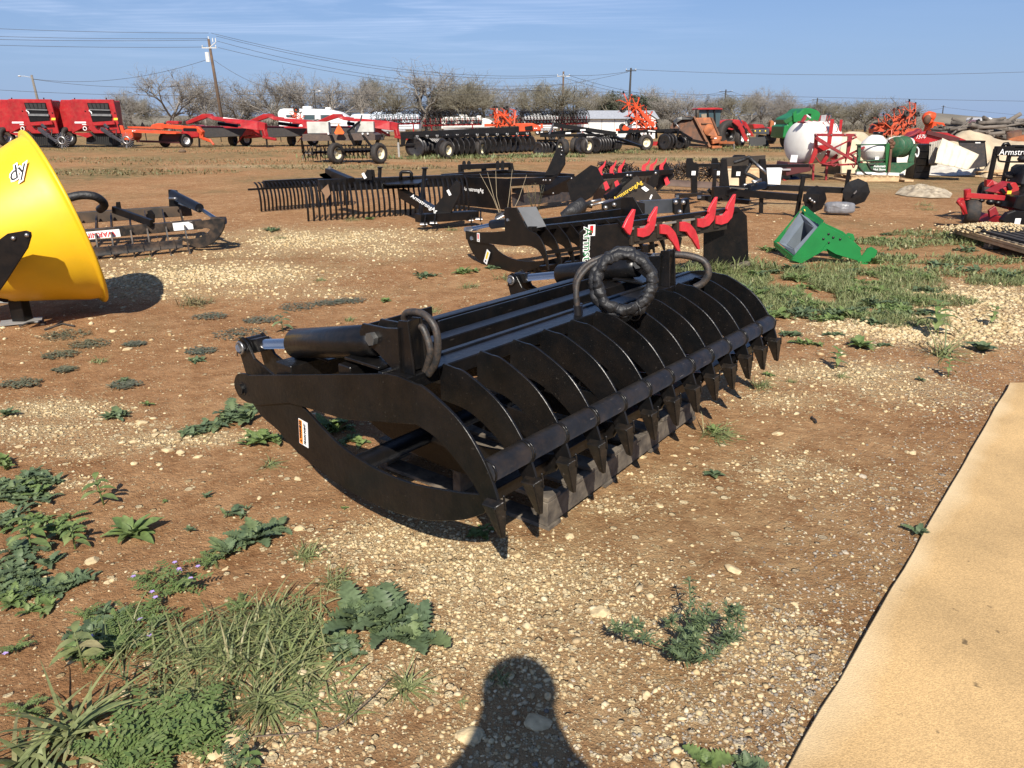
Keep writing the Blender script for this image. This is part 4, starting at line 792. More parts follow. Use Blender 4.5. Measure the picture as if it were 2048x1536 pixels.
# ---- second grapple (plain plates) and second box blade
z2 = zoom(900,380,3.2);f2 = at(z2)
def grapple2():
    T = wthing('second_grapple','smaller black grapple with a thin curved jaw behind the large one','grapple',G(1085,555))
    o = G(1085,558);A2 = R(38);pl = Plane((o.x,o.y),A2+math.pi/2);u = Vector((math.cos(A2),math.sin(A2),0))
    g = lambda x,y,off=0.0: pl(*z2(x,y))+u*off
    up = [(100,260),(150,270),(270,270),(355,262),(350,122),(360,112),(425,112),(450,160),(490,235),(510,258)]+arc([(510,258),(560,285),(600,345),(625,430),(635,512)],4)[1:]+arc([(628,512),(600,440),(565,385),(520,360)],3)+[(480,355),(420,360),(270,345),(215,340),(150,330),(105,315)]
    jw = arc([(95,255),(110,340),(150,420),(210,480),(290,520),(370,538),(450,530),(530,505),(600,465)],4)+arc([(590,452),(520,458),(440,452),(370,432),(310,397),(268,352)],4)+[(240,344),(205,335),(150,300)]
    L2 = 1.85
    for off in (0,L2):
        MB().plate([g(x,y,off) for x,y in up],u*0.014).build('end_plate',BLACKF,T,0.002)
    MB().plate([g(x,y,0.02) for x,y in jw],u*0.014).build('jaw_plate',BLACKF,T,0.002)
    jl = arc([(300,520),(370,538),(450,530),(530,505),(600,465)],4)+arc([(590,450),(530,455),(470,470),(400,490),(330,505)],4)
    for k in range(1,6): MB().plate([g(x,y,0.02+(L2-.04)*k/5) for x,y in jl],u*0.014).build('jaw_plate',BLACKF,T,0.002)
    rb = arc([(480,232),(520,240),(560,285),(600,345),(625,430),(635,512)],4)+arc([(628,512),(600,440),(565,385),(520,360),(470,345)],3)
    for k in range(1,10): MB().plate([g(x,y,L2*k/10) for x,y in rb],u*0.012).build('rib',BLACKF,T,0.001)
    MB().beam(g(625,400),g(625,400,L2),0.035,0.035).build('rib_bar',BLACKF,T);MB().beam(g(510,250),g(510,250,L2),0.06,0.05).build('top_rail',BLACKF,T,0.003);MB().beam(g(355,262),g(355,240,L2),0.03,0.16).build('back_rail',BLACKF,T,0.003)
    MB().plate([g(425,112,0.01),g(480,112,0.15),g(545,240,0.15),g(500,250,0.01)],u.cross(Vector((0,0,1)))*0.01).build('gusset_plate',mat('dark grey paint',(0.045,0.05,0.058),0.45),T)
    e,b0,b1 = g(97,252,.1),g(225,225,.1),g(352,205,.1);MB().cyl(b0,b1,0.052,20).build('cylinder_barrel',BLACK,T);MB().cyl(e,b0,0.022,12).build('piston_rod',CHROME,T);MB().cyl(e-u*.1,e+u*.08,0.03,12).build('pin',STEEL,T)
    MB().tube(arc([g(250,190,.1),g(262,160,.1),g(300,155,.1),g(345,125,.1)],4),0.016,8).build('hydraulic_hose',HOSE,T);MB().cyl(g(250,185,.1),g(300,158,.1),0.02,8).build('hose_fitting',STEEL,T)
    for q,r_ in (((143,308),.026),((375,190),.018)): MB().cyl(g(*q,-.02),g(*q,.02),r_,6).build('pivot_bolt',STEEL,T)
    n =-u
    def card(c,w_,h_,rot,inner,nm):
        x = pl.d*math.cos(rot)+Vector((0,0,1))*math.sin(rot);x =-x if False else x
        M = basis(g(*c,-.009),-pl.d*math.cos(rot)+Vector((0,0,1))*math.sin(rot),pl.d*math.sin(rot)+Vector((0,0,1))*math.cos(rot))
        mb = MB();mb.box(None,(w_,h_,0.003),M=M);o_ = mb.build(nm,DECW,T)
        mb = MB();mb.box(None,(w_*.45,h_*.55,0.002),M=M @ Matrix.Translation((0,h_*.12,0.002)));mb.build('decal_mark',inner,o_);mb = MB();mb.box(None,(w_*.35,h_*.12,0.002),M=M @ Matrix.Translation((0,-h_*.33,0.002)));mb.build('decal_mark',DECK,o_)
    card((185,303),0.05,0.10,0,DECR,'danger_decal');card((240,428),0.07,0.17,R(-25),DECY,'warning_decal')
    # bottom slats with rusty tray
    for k in range(5): MB().beam(g(420+30*k,520-3*k,.1),g(420+30*k,510-3*k,L2),0.02,0.05).build('jaw_bar',BLACKF,T)
grapple2()
def box_blade_front():
    T = wthing('box_scraper','black box blade with six red curved shanks standing upright beside the second grapple','box blade',G(1330,545))
    o = G(1185,588);e = G(1450,540);ang = math.atan2(e.y-o.y,e.x-o.x);u = Vector((math.cos(ang),math.sin(ang),0));L = (e-o).length
    pn = Plane((o.x,o.y),ang+math.pi/2+0.25);pf = Plane((e.x,e.y),ang+math.pi/2+0.25)
    pn = Plane((o.x,o.y),R(20));pf = Plane((e.x,e.y),R(20))
    MB().plate([pn(*z2(x,y)) for x,y in ((830,270),(872,235),(1075,213),(1145,322),(1145,560),(1130,625),(838,650))],pn.n*0.016).build('side_plate',BLACKF,T,0.003)
    MB().plate([pf(*z2(x,y)) for x,y in ((1625,180),(1700,130),(1840,108),(1898,165),(1910,462),(1700,525),(1622,515))],pf.n*0.016).build('side_plate',BLACKF,T,0.003)
    a,b = pn(*z2(1105,235)),pf(*z2(1835,122));beam = Plane((a.x,a.y),math.atan2(b.y-a.y,b.x-a.x));n = beam.n
    mb = MB();mb.beam(a+Vector((0,0,.02)),b,0.05,0.05);mb.build('top_beam',BLACKF,T,0.003)
    mb = MB();mb.beam(beam(*z2(1150,245))-n*.03,beam(*z2(1770,150))-n*.03,0.012,0.02);mb.build('wear_strip',mat('scraped steel edge',(0.28,0.26,0.23),0.5,0.4),T)
    mb = MB();mb.beam(beam(*z2(1145,325)),beam(*z2(1760,225)),0.06,0.085);mb.build('shank_beam',mat('brown black plate',(0.03,0.022,0.015),0.5),T,0.003)
    for x,y in ((1180,275),(1325,250),(1450,235),(1570,210),(1690,190)):
        mb = MB();mb.plate([beam(*z2(x-14,y-45),-.01),beam(*z2(x+18,y-50),-.01),beam(*z2(x+18,y+50),-.01),beam(*z2(x-14,y+55),-.01)],n*0.07);mb.build('shank_socket',mat('brown black plate',(0.03,0.022,0.015),0.5),T,0.003)
    upk = [(0,0),(0,52),(30,58),(70,45),(100,10),(110,-30),(125,-140),(115,-135),(75,-70),(66,-45),(70,-30),(45,-2)]
    for x,y in ((1200,245),(1583,183),(1700,165)): shank(T,[beam(*z2(x+a_,y+b_),-.05) for a_,b_ in upk],n*0.028)
    shank(T,[beam(*z2(x,y),-.05) for x,y in ((1105,240),(1130,185),(1170,122),(1183,124),(1165,220),(1160,255),(1148,288),(1130,275))],n*0.028)
    dn = [(0,0),(0,58),(40,62),(60,95),(75,110),(115,175),(126,170),(112,95),(95,50),(60,8),(30,-3)]
    for x,y in ((1343,222),(1470,205)): shank(T,[beam(*z2(x+a_,y+b_),-.05) for a_,b_ in dn],n*0.028)
    mb = MB();mb.beam(beam(*z2(1250,350)),beam(*z2(1250,480)),.05,.05);mb.build('leg',BLACKF,T);mb = MB();mb.beam(beam(*z2(1465,300)),beam(*z2(1440,420)),.05,.05);mb.build('leg',BLACKF,T)
    mb = MB();mb.beam(pf(*z2(1700,528),-.06),pf(*z2(1908,468),-.06),0.07,0.045);mb.build('timber_runner',WOOD,T)
    c = pn(*z2(903,257))-pn.n*0.010;M = basis(c,pn.d,(0,0,1));mb = MB();mb.box(None,(0.075,0.105,0.003),M=M);d_ = mb.build('danger_decal',DECW,T);mb = MB();mb.box(None,(0.035,0.07,0.002),M=M @ Matrix.Translation((0,.01,.002)));mb.build('decal_mark',DECR,d_);mb = MB();mb.box(None,(0.035,0.02,0.002),M=M @ Matrix.Translation((-.01,-.035,.0025)));mb.build('decal_mark',DECK,d_)
    c = pn(*z2(872,470))-pn.n*0.010;logo(T,'ArmstrongAg',0.125,c,(0,0,-1),pn.d)
box_blade_front()
# ---- tangled chain harrow beyond the box blades
def chain_harrow():
    f = at(zoom(1060,300,5.689));T = wthing('chain_harrow','tangled black chain harrow on a long brown pipe behind the red shanks','harrow',G(1330,362))
    a,b = f(800,245,18.0),f(2150,335,17.0);MB().cyl(Vector((a.x,a.y,.30)),Vector((b.x,b.y,.22)),0.075,16).build('drag_pipe',mat('brown pipe',(0.10,0.065,0.05),0.7,0,0.2),T)
    rr = random.Random(11);mb = MB()
    for k in range(620):
        t = rr.random();p = Vector((lerp(a.x,b.x+.2,t),lerp(18.3,17.5,t)+rr.gauss(0,.14),0.28+0.24*(1+rr.gauss(0,.5))*(0.75+0.35*math.sin(t*9+1))));d = Vector((rr.gauss(0,1),rr.gauss(0,1),rr.gauss(0,.7))).normalized();q = d.orthogonal().normalized()
        p.z = max(0.12,min(p.z,0.62));mb.tube([p-d*.08,p+q*.035,p+d*.08,p+d*.09-q*.05],0.011,5)
    mb.build('chain_links',DUSTY,T)
chain_harrow()
# ---- bed shaper with long bars and octagonal discs, and the pallet fork frame behind
z6 = zoom(1350,295,5.12);f6 = at(z6)
def hiller():
    T = wthing('disc_hiller','black disc hiller with two long bars ending in eight sided discs','hiller',G(1520,420));Y1,Y2 = 13.4,15.2
    MB().beam(f6(400,445,Y1+.5),f6(1290,515,Y1-.3),0.10,0.12).build('tool_bar',BLACKF,T,0.004);MB().beam(f6(830,400,Y2),f6(1740,440,Y2-.4),0.10,0.11).build('tool_bar',BLACKF,T,0.004)
    MB().box(f6(465,455,Y1+.4),(0.30,0.13,0.19),0.1).build('bar_sleeve',BLACKF,T,0.004)
    for (x0,y0,x1,y1,Yk,zb_) in ((412,225,385,590,Y1+.55,0),(1318,290,1245,690,Y1-.35,0),(1785,225,1705,700,Y2-.55,0),(885,480,880,670,Y1+.1,0)):
        a,b = f6(x0,y0,Yk),f6(x1,y1,Yk);b.z = max(b.z,0.0);MB().beam(a,b,0.065,0.05).build('stand_shank',BLACKF,T,0.003)
    MB().beam(f6(340,430,Y1+.6),f6(385,480,Y1+.6),.06,.06).build('pin_lug',BLACKF,T)
    for (cx,cy,r_,Yk,ax) in ((1435,530,128,Y1-.5,(0.25,-1,0.05)),(1855,455,125,Y2-.7,(-0.2,-1,0.05))):
        c = f6(cx,cy,Yk);rr = r_/5.12*Yk*1.02/FOC;MB().lathe([(0,.014),(rr*.45,.010),(rr*1.02,0),(rr*1.02,-.006),(rr*.45,.004),(0,.008)],c,ax,8,sm=False).build('disc_blade',BLACKF,T);
    c = f6(1385,535,Y1-.62);mb = MB();mb.box(f6(1390,515,Y1-.55),(.26,.03,.13));mb.build('disc_mount',BLACKF,T,.003)
    for q in ((1380,525),(1400,545),(1425,560)): p = f6(*q,Y1-.6);MB().lathe([(0,-.03),(.022,-.025),(.026,0)],p,(0,1,0),8).build('bolt',STEEL,T)
    p = f6(1845,455,Y2-.78);MB().plate([f6(1825,470,Y2-.78),f6(1858,435,Y2-.78),f6(1862,450,Y2-.78),f6(1835,478,Y2-.78)],(0,.02,0)).build('hub_plate',STEEL,T)
    MB().cyl(f6(745,415,Y1+.2),f6(910,385,Y1+.6),.07,16).build('cylinder_barrel',BLACK,T);MB().cyl(f6(560,400,Y1+.2),f6(745,412,Y1+.2),.025,10).build('piston_rod',BLACKF,T);MB().beam(f6(590,415,Y1+.3),f6(1040,395,Y2),.06,.04).build('swing_link',BLACKF,T)
    MB().plate([f6(890,400,Y2-.3),f6(1040,385,Y2-.3),f6(1000,440,Y2-.3),f6(890,435,Y2-.3)],(0,.08,0)).build('pivot_block',BLACKF,T,.004)
    for a,b in (((790,345),(880,340)),((800,365),(880,325)),((700,385),(790,375))): MB().tube([f6(*a,Y1+.3),f6(*b,Y1+.4)],.022,8).build('hose_fitting',STEEL,T)
    MB().beam(f6(370,555,Y1+.6),f6(490,525,Y1+.5),.05,.05).build('pin_lug',BLACKF,T)
hiller()
def fork_frame():
    T = wthing('quick_attach_frame','black quick attach frame with notched uprights and a hanging hydraulic hose','frame',G(1460,385));Y = 16.0
    for x,s in ((112,1),(372,.93)): MB().plate([f6(x+a*s,105+b*s,Y+(x-112)*.004) for a,b in ((8,5),(65,3),(75,45),(125,60),(125,195),(0,200),(0,45))],(0,.05,0)).build('upright_plate',BLACKF,T,.004)
    MB().plate([f6(590,90,Y+.2),f6(610,75,Y+.2),f6(710,75,Y+.2),f6(740,100,Y+.2),f6(730,310,Y+.2),f6(575,310,Y+.2)],(0,.05,0)).build('upright_plate',BLACKF,T,.004)
    for x0,x1,x2,x3 in ((470,525,555,455),(865,925,950,870)): MB().plate([f6(x0,120,Y-1.0),f6(x1,115,Y-1.0),f6(x2,400,Y-1.0),f6(x3,400,Y-1.0)],(0,.06,0)).build('mast_plate',BLACKF,T,.004)
    MB().beam(f6(480,150,Y-.9),f6(920,125,Y-.9),.06,.17).build('mast_panel',mat('brown black plate',(0.03,0.022,0.015),0.5),T)
    MB().beam(f6(190,182,Y+.1),f6(480,180,Y+.1),.06,.06).build('cross_tube',BLACKF,T);MB().beam(f6(930,190,Y-.8),f6(1360,185,Y-.2),.07,.06).build('cross_tube',BLACKF,T)
    for x,y0,y1 in ((195,240,480),(690,290,400)): MB().beam(f6(x,y0,Y),f6(x,y1,Y),.12,.1).build('fork_leg',BLACKF,T,.004)
    MB().beam(f6(20,495,14.6),f6(260,480,15.6),.1,.07).build('floor_bar',BLACKF,T);MB().beam(f6(230,515,14.5),f6(760,520,14.4),.14,.09).build('floor_bar',BLACKF,T,.004);MB().beam(f6(560,540,14.2),f6(770,560,14.0),.14,.08).build('floor_bar',BLACKF,T,.004)
    for x,y in ((35,498),(262,508)): p = f6(x,y,14.4);MB().cyl(p,p+Vector((-.06,-.02,0)),.025,10).build('pin',STEEL,T)
    for x,y in ((190,262),(440,262),(648,268)): p = f6(x,y,Y-.06);MB().box(p,(.085,.004,.085)).build('white_decal',DECW,T)
    MB().tube(arc([f6(600,155,Y-1.1),f6(700,125,Y-1.15),f6(760,100,Y-1.2),f6(770,170,Y-1.2),f6(720,260,Y-1.2),f6(760,280,Y-1.2),f6(800,300,Y-1.2),f6(860,335,Y-1.2)],5),.035,10).build('hydraulic_hose',CLOTH,T)
    p,q = f6(760,100,Y-1.25),f6(905,240,Y-1.3);h = MB().tube([p,p.lerp(q,.7),q],[.035,.03,.028],10).build('hydraulic_hose',CLOTH,T);MB().tube([p.lerp(q,.5)-Vector((0,.03,0)),q-Vector((0,.03,0)),q+Vector((.05,-.03,-.06))],[.026,.03,.02],8).build('hose_coupler',STEEL,h)
fork_frame()
for (x0,x1,yy,yb,Yk,lab,mm) in ((940,1078,210,385,19.3,'white poly tub standing behind the quick attach frame',WHITE),(525,660,220,385,19.5,'cream plastic sheet standing behind the notched uprights',CANVAS),(715,860,212,385,19.6,'tan board propped behind the hanging hose',WOODN)):
    a,b = f6(x0,yy,Yk),f6(x1,yb,Yk);mb = MB();mb.box(((a.x+b.x)/2,Yk+.12,a.z/2),(b.x-a.x,.24,a.z));mb.box(((a.x+b.x)/2,Yk+.12,a.z-.03),(b.x-a.x+.02,.26,.03));tag(mb.build('crate_panel',mm,None,.006,base=((a.x+b.x)/2,Yk+.12,0)),lab,'panel')
# ---- feed sack lying by the disc
mb = MB();c = G(1682,430);rr = random.Random(2);M = Matrix.Translation((c.x,c.y+.1,.115)) @ Matrix.Rotation(-.1,4,'Z')
bmesh.ops.create_uvsphere(mb.bm,u_segments=24,v_segments=14,radius=1)
for v in mb.bm.verts:
    p = v.co;p = Vector((math.copysign(abs(p.x) ** .55,p.x)*.26,math.copysign(abs(p.y) ** .8,p.y)*.12,math.copysign(abs(p.z) ** .6,p.z)*.11));p *= 1+.12*mnoise.noise(p*9);v.co = M @ p
tag(mb.build('feed_sack',mat('grey plastic sack',(0.17,0.17,0.18),0.35,0,0.15,9,bump=.4,bscale=18),None,base=(c.x,c.y+.1,0)),'grey shiny sack lying under the right eight sided disc','sack')
# ---- green tractor bracket on the grass
def bracket():
    f = at(zoom(1340,290,2.893));T = wthing('weight_bracket','bright green steel bracket with grey liner tipped in the weeds','bracket',G(1620,520));Y = 9.2
    ps = Plane(G(1600,525),R(-14));s = lambda x,y,o=0: ps(*zoom(1340,290,2.893)(x,y),o)
    # tray: outer frame sides
    MB().plate([s(880,445),s(905,470),s(985,510),s(1060,560),s(1100,610),s(1110,650),s(1080,668),s(1010,648),s(955,630),s(905,600),s(770,680),s(705,655)],ps.n*.02).build('side_plate',GREEN,T,.003)
    MB().plate([s(790,355,.45),s(880,445,.45),s(1000,500,.45),s(1110,600,.45),s(1060,640,.45),s(820,600,.45),s(620,560,.45)],ps.n*.02).build('side_plate',GREEN,T,.003)
    MB().plate([s(870,620,-.02),s(700,665,-.02),s(760,685,-.02),s(905,602,-.02),s(915,560,-.02)],ps.n*.015).build('skirt_plate',GREEN,T,.002)
    for pts in ([s(772,350,.45),s(890,440,0),s(875,465,0),s(755,372,.45)],[s(600,555,.45),s(725,650,0),s(720,690,0),s(600,580,.45)]): MB().plate(pts,(.004,.004,.012)).build('tray_lip',GREEN,T)
    MB().plate([s(757,372,.45),s(775,352,.45),s(625,560,.45),s(600,560,.45)],(.01,.01,.01)).build('tray_lip',GREEN,T);MB().plate([s(895,445,0),s(900,480,0),s(735,668,0),s(705,655,0)],(.01,.01,.01)).build('tray_lip',GREEN,T)
    # grey liner frame with opening
    o4 = [s(750,395,.42),s(880,475,.03),s(730,645,.03),s(632,565,.42)];i4 = [s(775,440,.34),s(835,478,.10),s(720,605,.10),s(672,575,.34)]
    mb = MB()
    for k in range(4): mb.plate([o4[k],o4[(k+1) % 4],i4[(k+1) % 4],i4[k]],(.0,.012,.012))
    mb.build('liner_frame',GREY,T);dn = Vector((.12,.1,-.25))
    mb = MB()
    for k in range(4): mb.plate([i4[k],i4[(k+1) % 4],i4[(k+1) % 4]+dn,i4[k]+dn],(.006,.006,.006))
    mb.build('liner_wall',GREY,T)
    for (pts) in ([(1010,525),(1030,508),(1060,515),(1070,545),(1050,570),(1030,555),(1045,540),(1035,528),(1015,540)],[(1080,665),(1110,640),(1140,600),(1165,588),(1200,610),(1190,640),(1130,700),(1110,715)],[(905,600),(920,640),(955,655),(985,660),(1000,640),(940,600)]):
        MB().plate([s(x,y,.1) for x,y in pts],ps.n*.02).build('lug',GREEN,T,.002)
    for q in ((888,543),(945,535),(918,515),(918,565),(985,545)): p = s(*q,-.012);MB().lathe([(0,-.004),(.014,-.004),(.014,0)],p,ps.n,10).build('bolt_hole',DECK,T)
    for a in ((775,372),(790,385),(850,420),(865,430)): MB().plate([s(a[0],a[1],.38),s(a[0]+6,a[1]+2,.38),s(a[0]+24,a[1]+30,.33),s(a[0]+18,a[1]+30,.33)],(.002,.002,.004)).build('yellow_stripe',DECY,T)
bracket()
# ---- zero turn mower on its pallet at the right edge
z1 = zoom(1880,260,5.487);f1 = at(z1)
def mower():
    T = wthing('ride_on_mower','red and black ride on mower on a pallet at the right edge','mower',G(2050,455));Y = 11.6
    a = lambda x,y,d=0: f1(x,y,Y+d)
    c = a(345,895);wheel(T,c,(1,-.35,0),.19,.20,BLACKF,'caster_wheel',.42,False)
    mb = MB();mb.tube([a(285,920,-.16),a(250,840,-.16),a(200,790,-.12),a(215,765,0),a(300,760,.05)],[.02,.03,.035,.035,.03],6);mb.plate([a(190,790,-.15),a(265,770,-.15),a(300,920,-.15),a(250,930,-.15),(a(220,840,-.15))],(0,.02,0));mb.build('caster_fork',RED,T,.003)
    mb = MB();mb.beam(a(275,715),a(700,745,-.1),.10,.075);mb.cyl(a(300,760),a(300,650),.05,14);mb.build('front_axle',RED,T,.006)
    c2 = a(505,665,1.0);wheel(T,c2,(1,-.2,0),.15,.18,BLACKF,'caster_wheel',.4,False)
    MB().plate([a(500,545,.7),a(560,545,.7),a(660,600,.6),a(600,640,.6),a(495,620,.7)],(.0,.08,0)).build('foot_rest',RED,T,.006)
    for pts,d in (([(545,680),(640,625),(740,565),(770,570),(805,630),(790,690),(700,715)],.1),): MB().plate([a(x,y,d) for x,y in pts],(0,.30,0)).build('front_cowl',RED,T,.01)
    MB().plate([a(x,y,-.07) for x,y in ((655,650),(690,640),(730,690),(700,705))],(0,.02,0)).build('cowl_grille',BLACKF,T);MB().plate([a(x,y,-.07) for x,y in ((735,590),(760,580),(795,640),(770,665),(745,640))],(0,.02,0)).build('cowl_grille',BLACKF,T)
    MB().plate([a(x,y,-.1) for x,y in ((690,850),(740,705),(810,690),(1200,560),(1400,600),(1400,960),(880,900))],(0,.5,0)).build('body',BLACKF,T,.02)
    MB().plate([a(x,y,-.15) for x,y in ((515,1030),(590,930),(650,940),(680,1000),(720,1030),(800,1060),(930,1040),(1400,1000),(1400,1200),(1150,1150),(700,1085))],(0,.9,0)).build('cutting_deck',RED,T,.02)
    MB().plate([a(x,y,-.65) for x,y in ((655,990),(720,910),(800,880),(900,890),(1400,880),(1400,1010),(860,1050),(700,1040))],(0,.1,0)).build('deck_cover',BLACKF,T,.012)
    MB().plate([a(x,y,-.2) for x,y in ((530,880),(600,835),(640,930),(590,930),(540,960))],(0,.05,0)).build('deck_hanger',MROON,T,.004)
    p = a(852,1002,-.71);MB().box(p,(.085,.004,.085)).build('white_decal',DECW,T);p = a(760,685,-.13);MB().box(p,(.07,.004,.05),0.1).build('yellow_decal',DECY,T)
    for q in ((530,1005),(552,1010),(530,1022),(552,1030)): p = a(*q,-.61);MB().lathe([(0,-.004),(.014,-.004),(.014,0)],p,(0,1,0),8).build('deck_bolt',DECK,T)
    # roll bar and canopy frame
    mb = MB();mb.beam(a(545,545,.5),a(615,205,.5),.06,.06);mb.beam(a(690,580,1.1),a(765,260,1.1),.055,.055);mb.build('roll_bar',BLACKF,T,.006)
    mb = MB();mb.beam(a(605,225,.5),a(1450,225,.5),.10,.13);mb.beam(a(615,250,.5),a(770,265,1.1),.05,.05);mb.beam(a(770,275,1.1),a(1450,275,1.1),.05,.05);o = mb.build('canopy_frame',BLACKF,T,.008)
    MB().tube(arc([a(640,280,.45),a(640,320,.45),a(670,345,.45),a(860,350,.45),a(1200,350,.45)],4),.014,8).build('grab_rail',BLACKF,T)
    MB().tube([a(690,180,.5),a(705,155,.5),a(740,150,.5),a(760,180,.5)],.03,8).build('work_lamp',BLACKF,T);MB().box(a(850,182,.5),(.16,.1,.05)).build('lamp_bar',BLACKF,T,.01)
    M = basis(a(900,245,.44),(1,0,0),(0,0,1));text('ArmstrongAg',.13,DECW,o,M,'logo')
    MB().plate([a(x,y,.25) for x,y in ((800,600),(860,400),(900,380),(1400,380),(1400,620),(860,610))],(0,.35,0)).build('seat_back',mat('black vinyl',(0.015,0.015,0.016),0.55,bump=.2),T,.03);MB().plate([a(x,y,.05) for x,y in ((870,290),(1300,290),(1300,370),(865,350))],(0,.15,0)).build('head_rest',mat('black vinyl',(0.015,0.015,0.016),0.55),T,.03)
    MB().ball(a(755,495,.3),.075,.06,.06).build('control_knob',RUBBER,T);MB().tube([a(760,520,.3),a(740,600,.3)],.02,8).build('control_lever',BLACKF,T)
    for q,r_ in (((640,800),.04),((560,790),.05),((460,775),.03),((820,790),.05),((790,860),.04)): MB().ball(a(*q,-.1),r_*1.5,r_,r_).build('linkage',RED if q[0] > 700 else BLACKF,T)
    MB().plate([a(x,y,-.62) for x,y in ((690,1030),(730,1010),(780,1060),(760,1095),(720,1095))],(0,.04,0)).build('deck_bracket',RED,T)
mower()
def long_pallet():
    T = wthing('timber_pallet','long pale timber pallet under the red mower','pallet',G(1960,470))
    a,b = G(*z1(-20,1120)),G(*z1(1200,1420));a = f1(0,1080,a.y);ay = 10.9;by = 8.9
    A,B = Vector((G(1880,470).x,10.7,.16)),Vector((G(2100,535).x,8.75,.16));d = (B-A).normalized();n = Vector((-d.y,d.x,0));n = n if n.x > 0 else-n
    for k in range(12): p = A+d*((B-A).length*(k+.5)/12)+n*.9;MB().box((p.x,p.y,.165),(.10,1.8,.02),math.atan2(d.y,d.x)).build('deck_board',WOOD,T,.002)
    for k in range(2): MB().beam(A-Vector((0,0,.045*k+.02))+n*(.012*k),B-Vector((0,0,.045*k+.02))+n*(.012*k),.03,.038).build('edge_board',WOODN,T,.002)
    for t in (0.02,.5,.98): p = A.lerp(B,t)+n*.08;MB().box((p.x,p.y,.03),(.12,.14,.06),.3).build('foot_block',WOOD,T)
    mb = MB();p = A.lerp(B,.62)+n*.42;mb.box((p.x,p.y,.186),((B-A).length*.55,.75,.02),math.atan2(d.y,d.x));
    for k in range(6): q = p+n*(-.36+.13*k);mb.box((q.x,q.y,.2),((B-A).length*.55,.03,.012),math.atan2(d.y,d.x))
    tag(mb.build('rubber_mat',RUBBER,None,base=(p.x,p.y,0)),'black ribbed rubber mat on the pallet under the mower','mat')
    q = f1(330,1060,10.9);rr = np.random.RandomState(9);c = A.lerp(B,.22)+n*.35
    o = scatter('wood_chips',900,lambda r,m_: (c.x+r.randn(m_)*.32,c.y+r.randn(m_)*.16),lambda x,y: 1+0*x,lambda r,m_,pp: .012+.018*r.rand(m_),8,LIME)
    for v in o.data.vertices: v.co.z += .19+max(0,.07*(1-((v.co.x-c.x)/.6) ** 2-((v.co.y-c.y)/.3) ** 2))
    o['label'] = 'pale crushed stone heaped on the pallet beside the mower wheel';o.name = 'gravel_heap'
long_pallet()
# ---- crumpled canvas rag on the dirt
def rag(name,label,cat,outline,Y,hgt,m,folds,seed,thick=.02):
    """crumpled cloth heap: a grid draped over a lumpy mound inside an outline given on the ground"""
    c = sum((Vector(p) for p in outline),Vector((0,0,0)))/len(outline);mb = MB();NU,NV = 48,16;rows = []
    n = len(outline)
    def edge(t):
        t = t % 1*n;k = int(t);return Vector(outline[k]).lerp(Vector(outline[(k+1) % n]),t-k)
    for j in range(NV+1):
        r_ = j/NV;row = []
        for i in range(NU):
            p = c.lerp(edge(i/NU),r_);o = Vector((seed,seed*2,0));h = hgt*(1-r_ ** 2.2)*(.55+.5*mnoise.noise(p*folds+o))+hgt*.6*(1-2*abs(mnoise.noise(p*folds*1.3+o)))*(1-r_ ** 6)*min(1,r_*3)
            row.append(mb.v((p.x,p.y,.006+max(0,h))))
        rows.append(row)
    for a,b in zip(rows,rows[1:]):
        for i in range(NU): mb._f([a[i],a[(i+1) % NU],b[(i+1) % NU],b[i]],True)
    bmesh.ops.remove_doubles(mb.bm,verts=mb.bm.verts,dist=1e-4)
    return tag(mb.build(name,m,None,base=(c.x,c.y,0)),label,cat)
rag('canvas_rag','crumpled tan canvas sheet lying flat on the dirt left of the mower','canvas',[G(1790,388),G(1800,378),G(1840,372),G(1870,380),G(1905,388),G(1900,396),G(1860,396),G(1815,393)],17,.13,mat('pale canvas rag',(0.5,0.42,0.30),.9,0,.2,6,col2=(.24,.19,.13),bump=.3),5.5,4)
# ---------------------------------------------------------------- machines in the far rows
z3 = zoom(0,140,3.938);f3 = at(z3);z4 = zoom(480,180,3.938);f4 = at(z4)
V3 = lambda*a: Vector(a)
def pl_(T,name,m,pts,vec,bevel=0.01): return MB().plate(pts,vec).build(name,m,T,bevel)
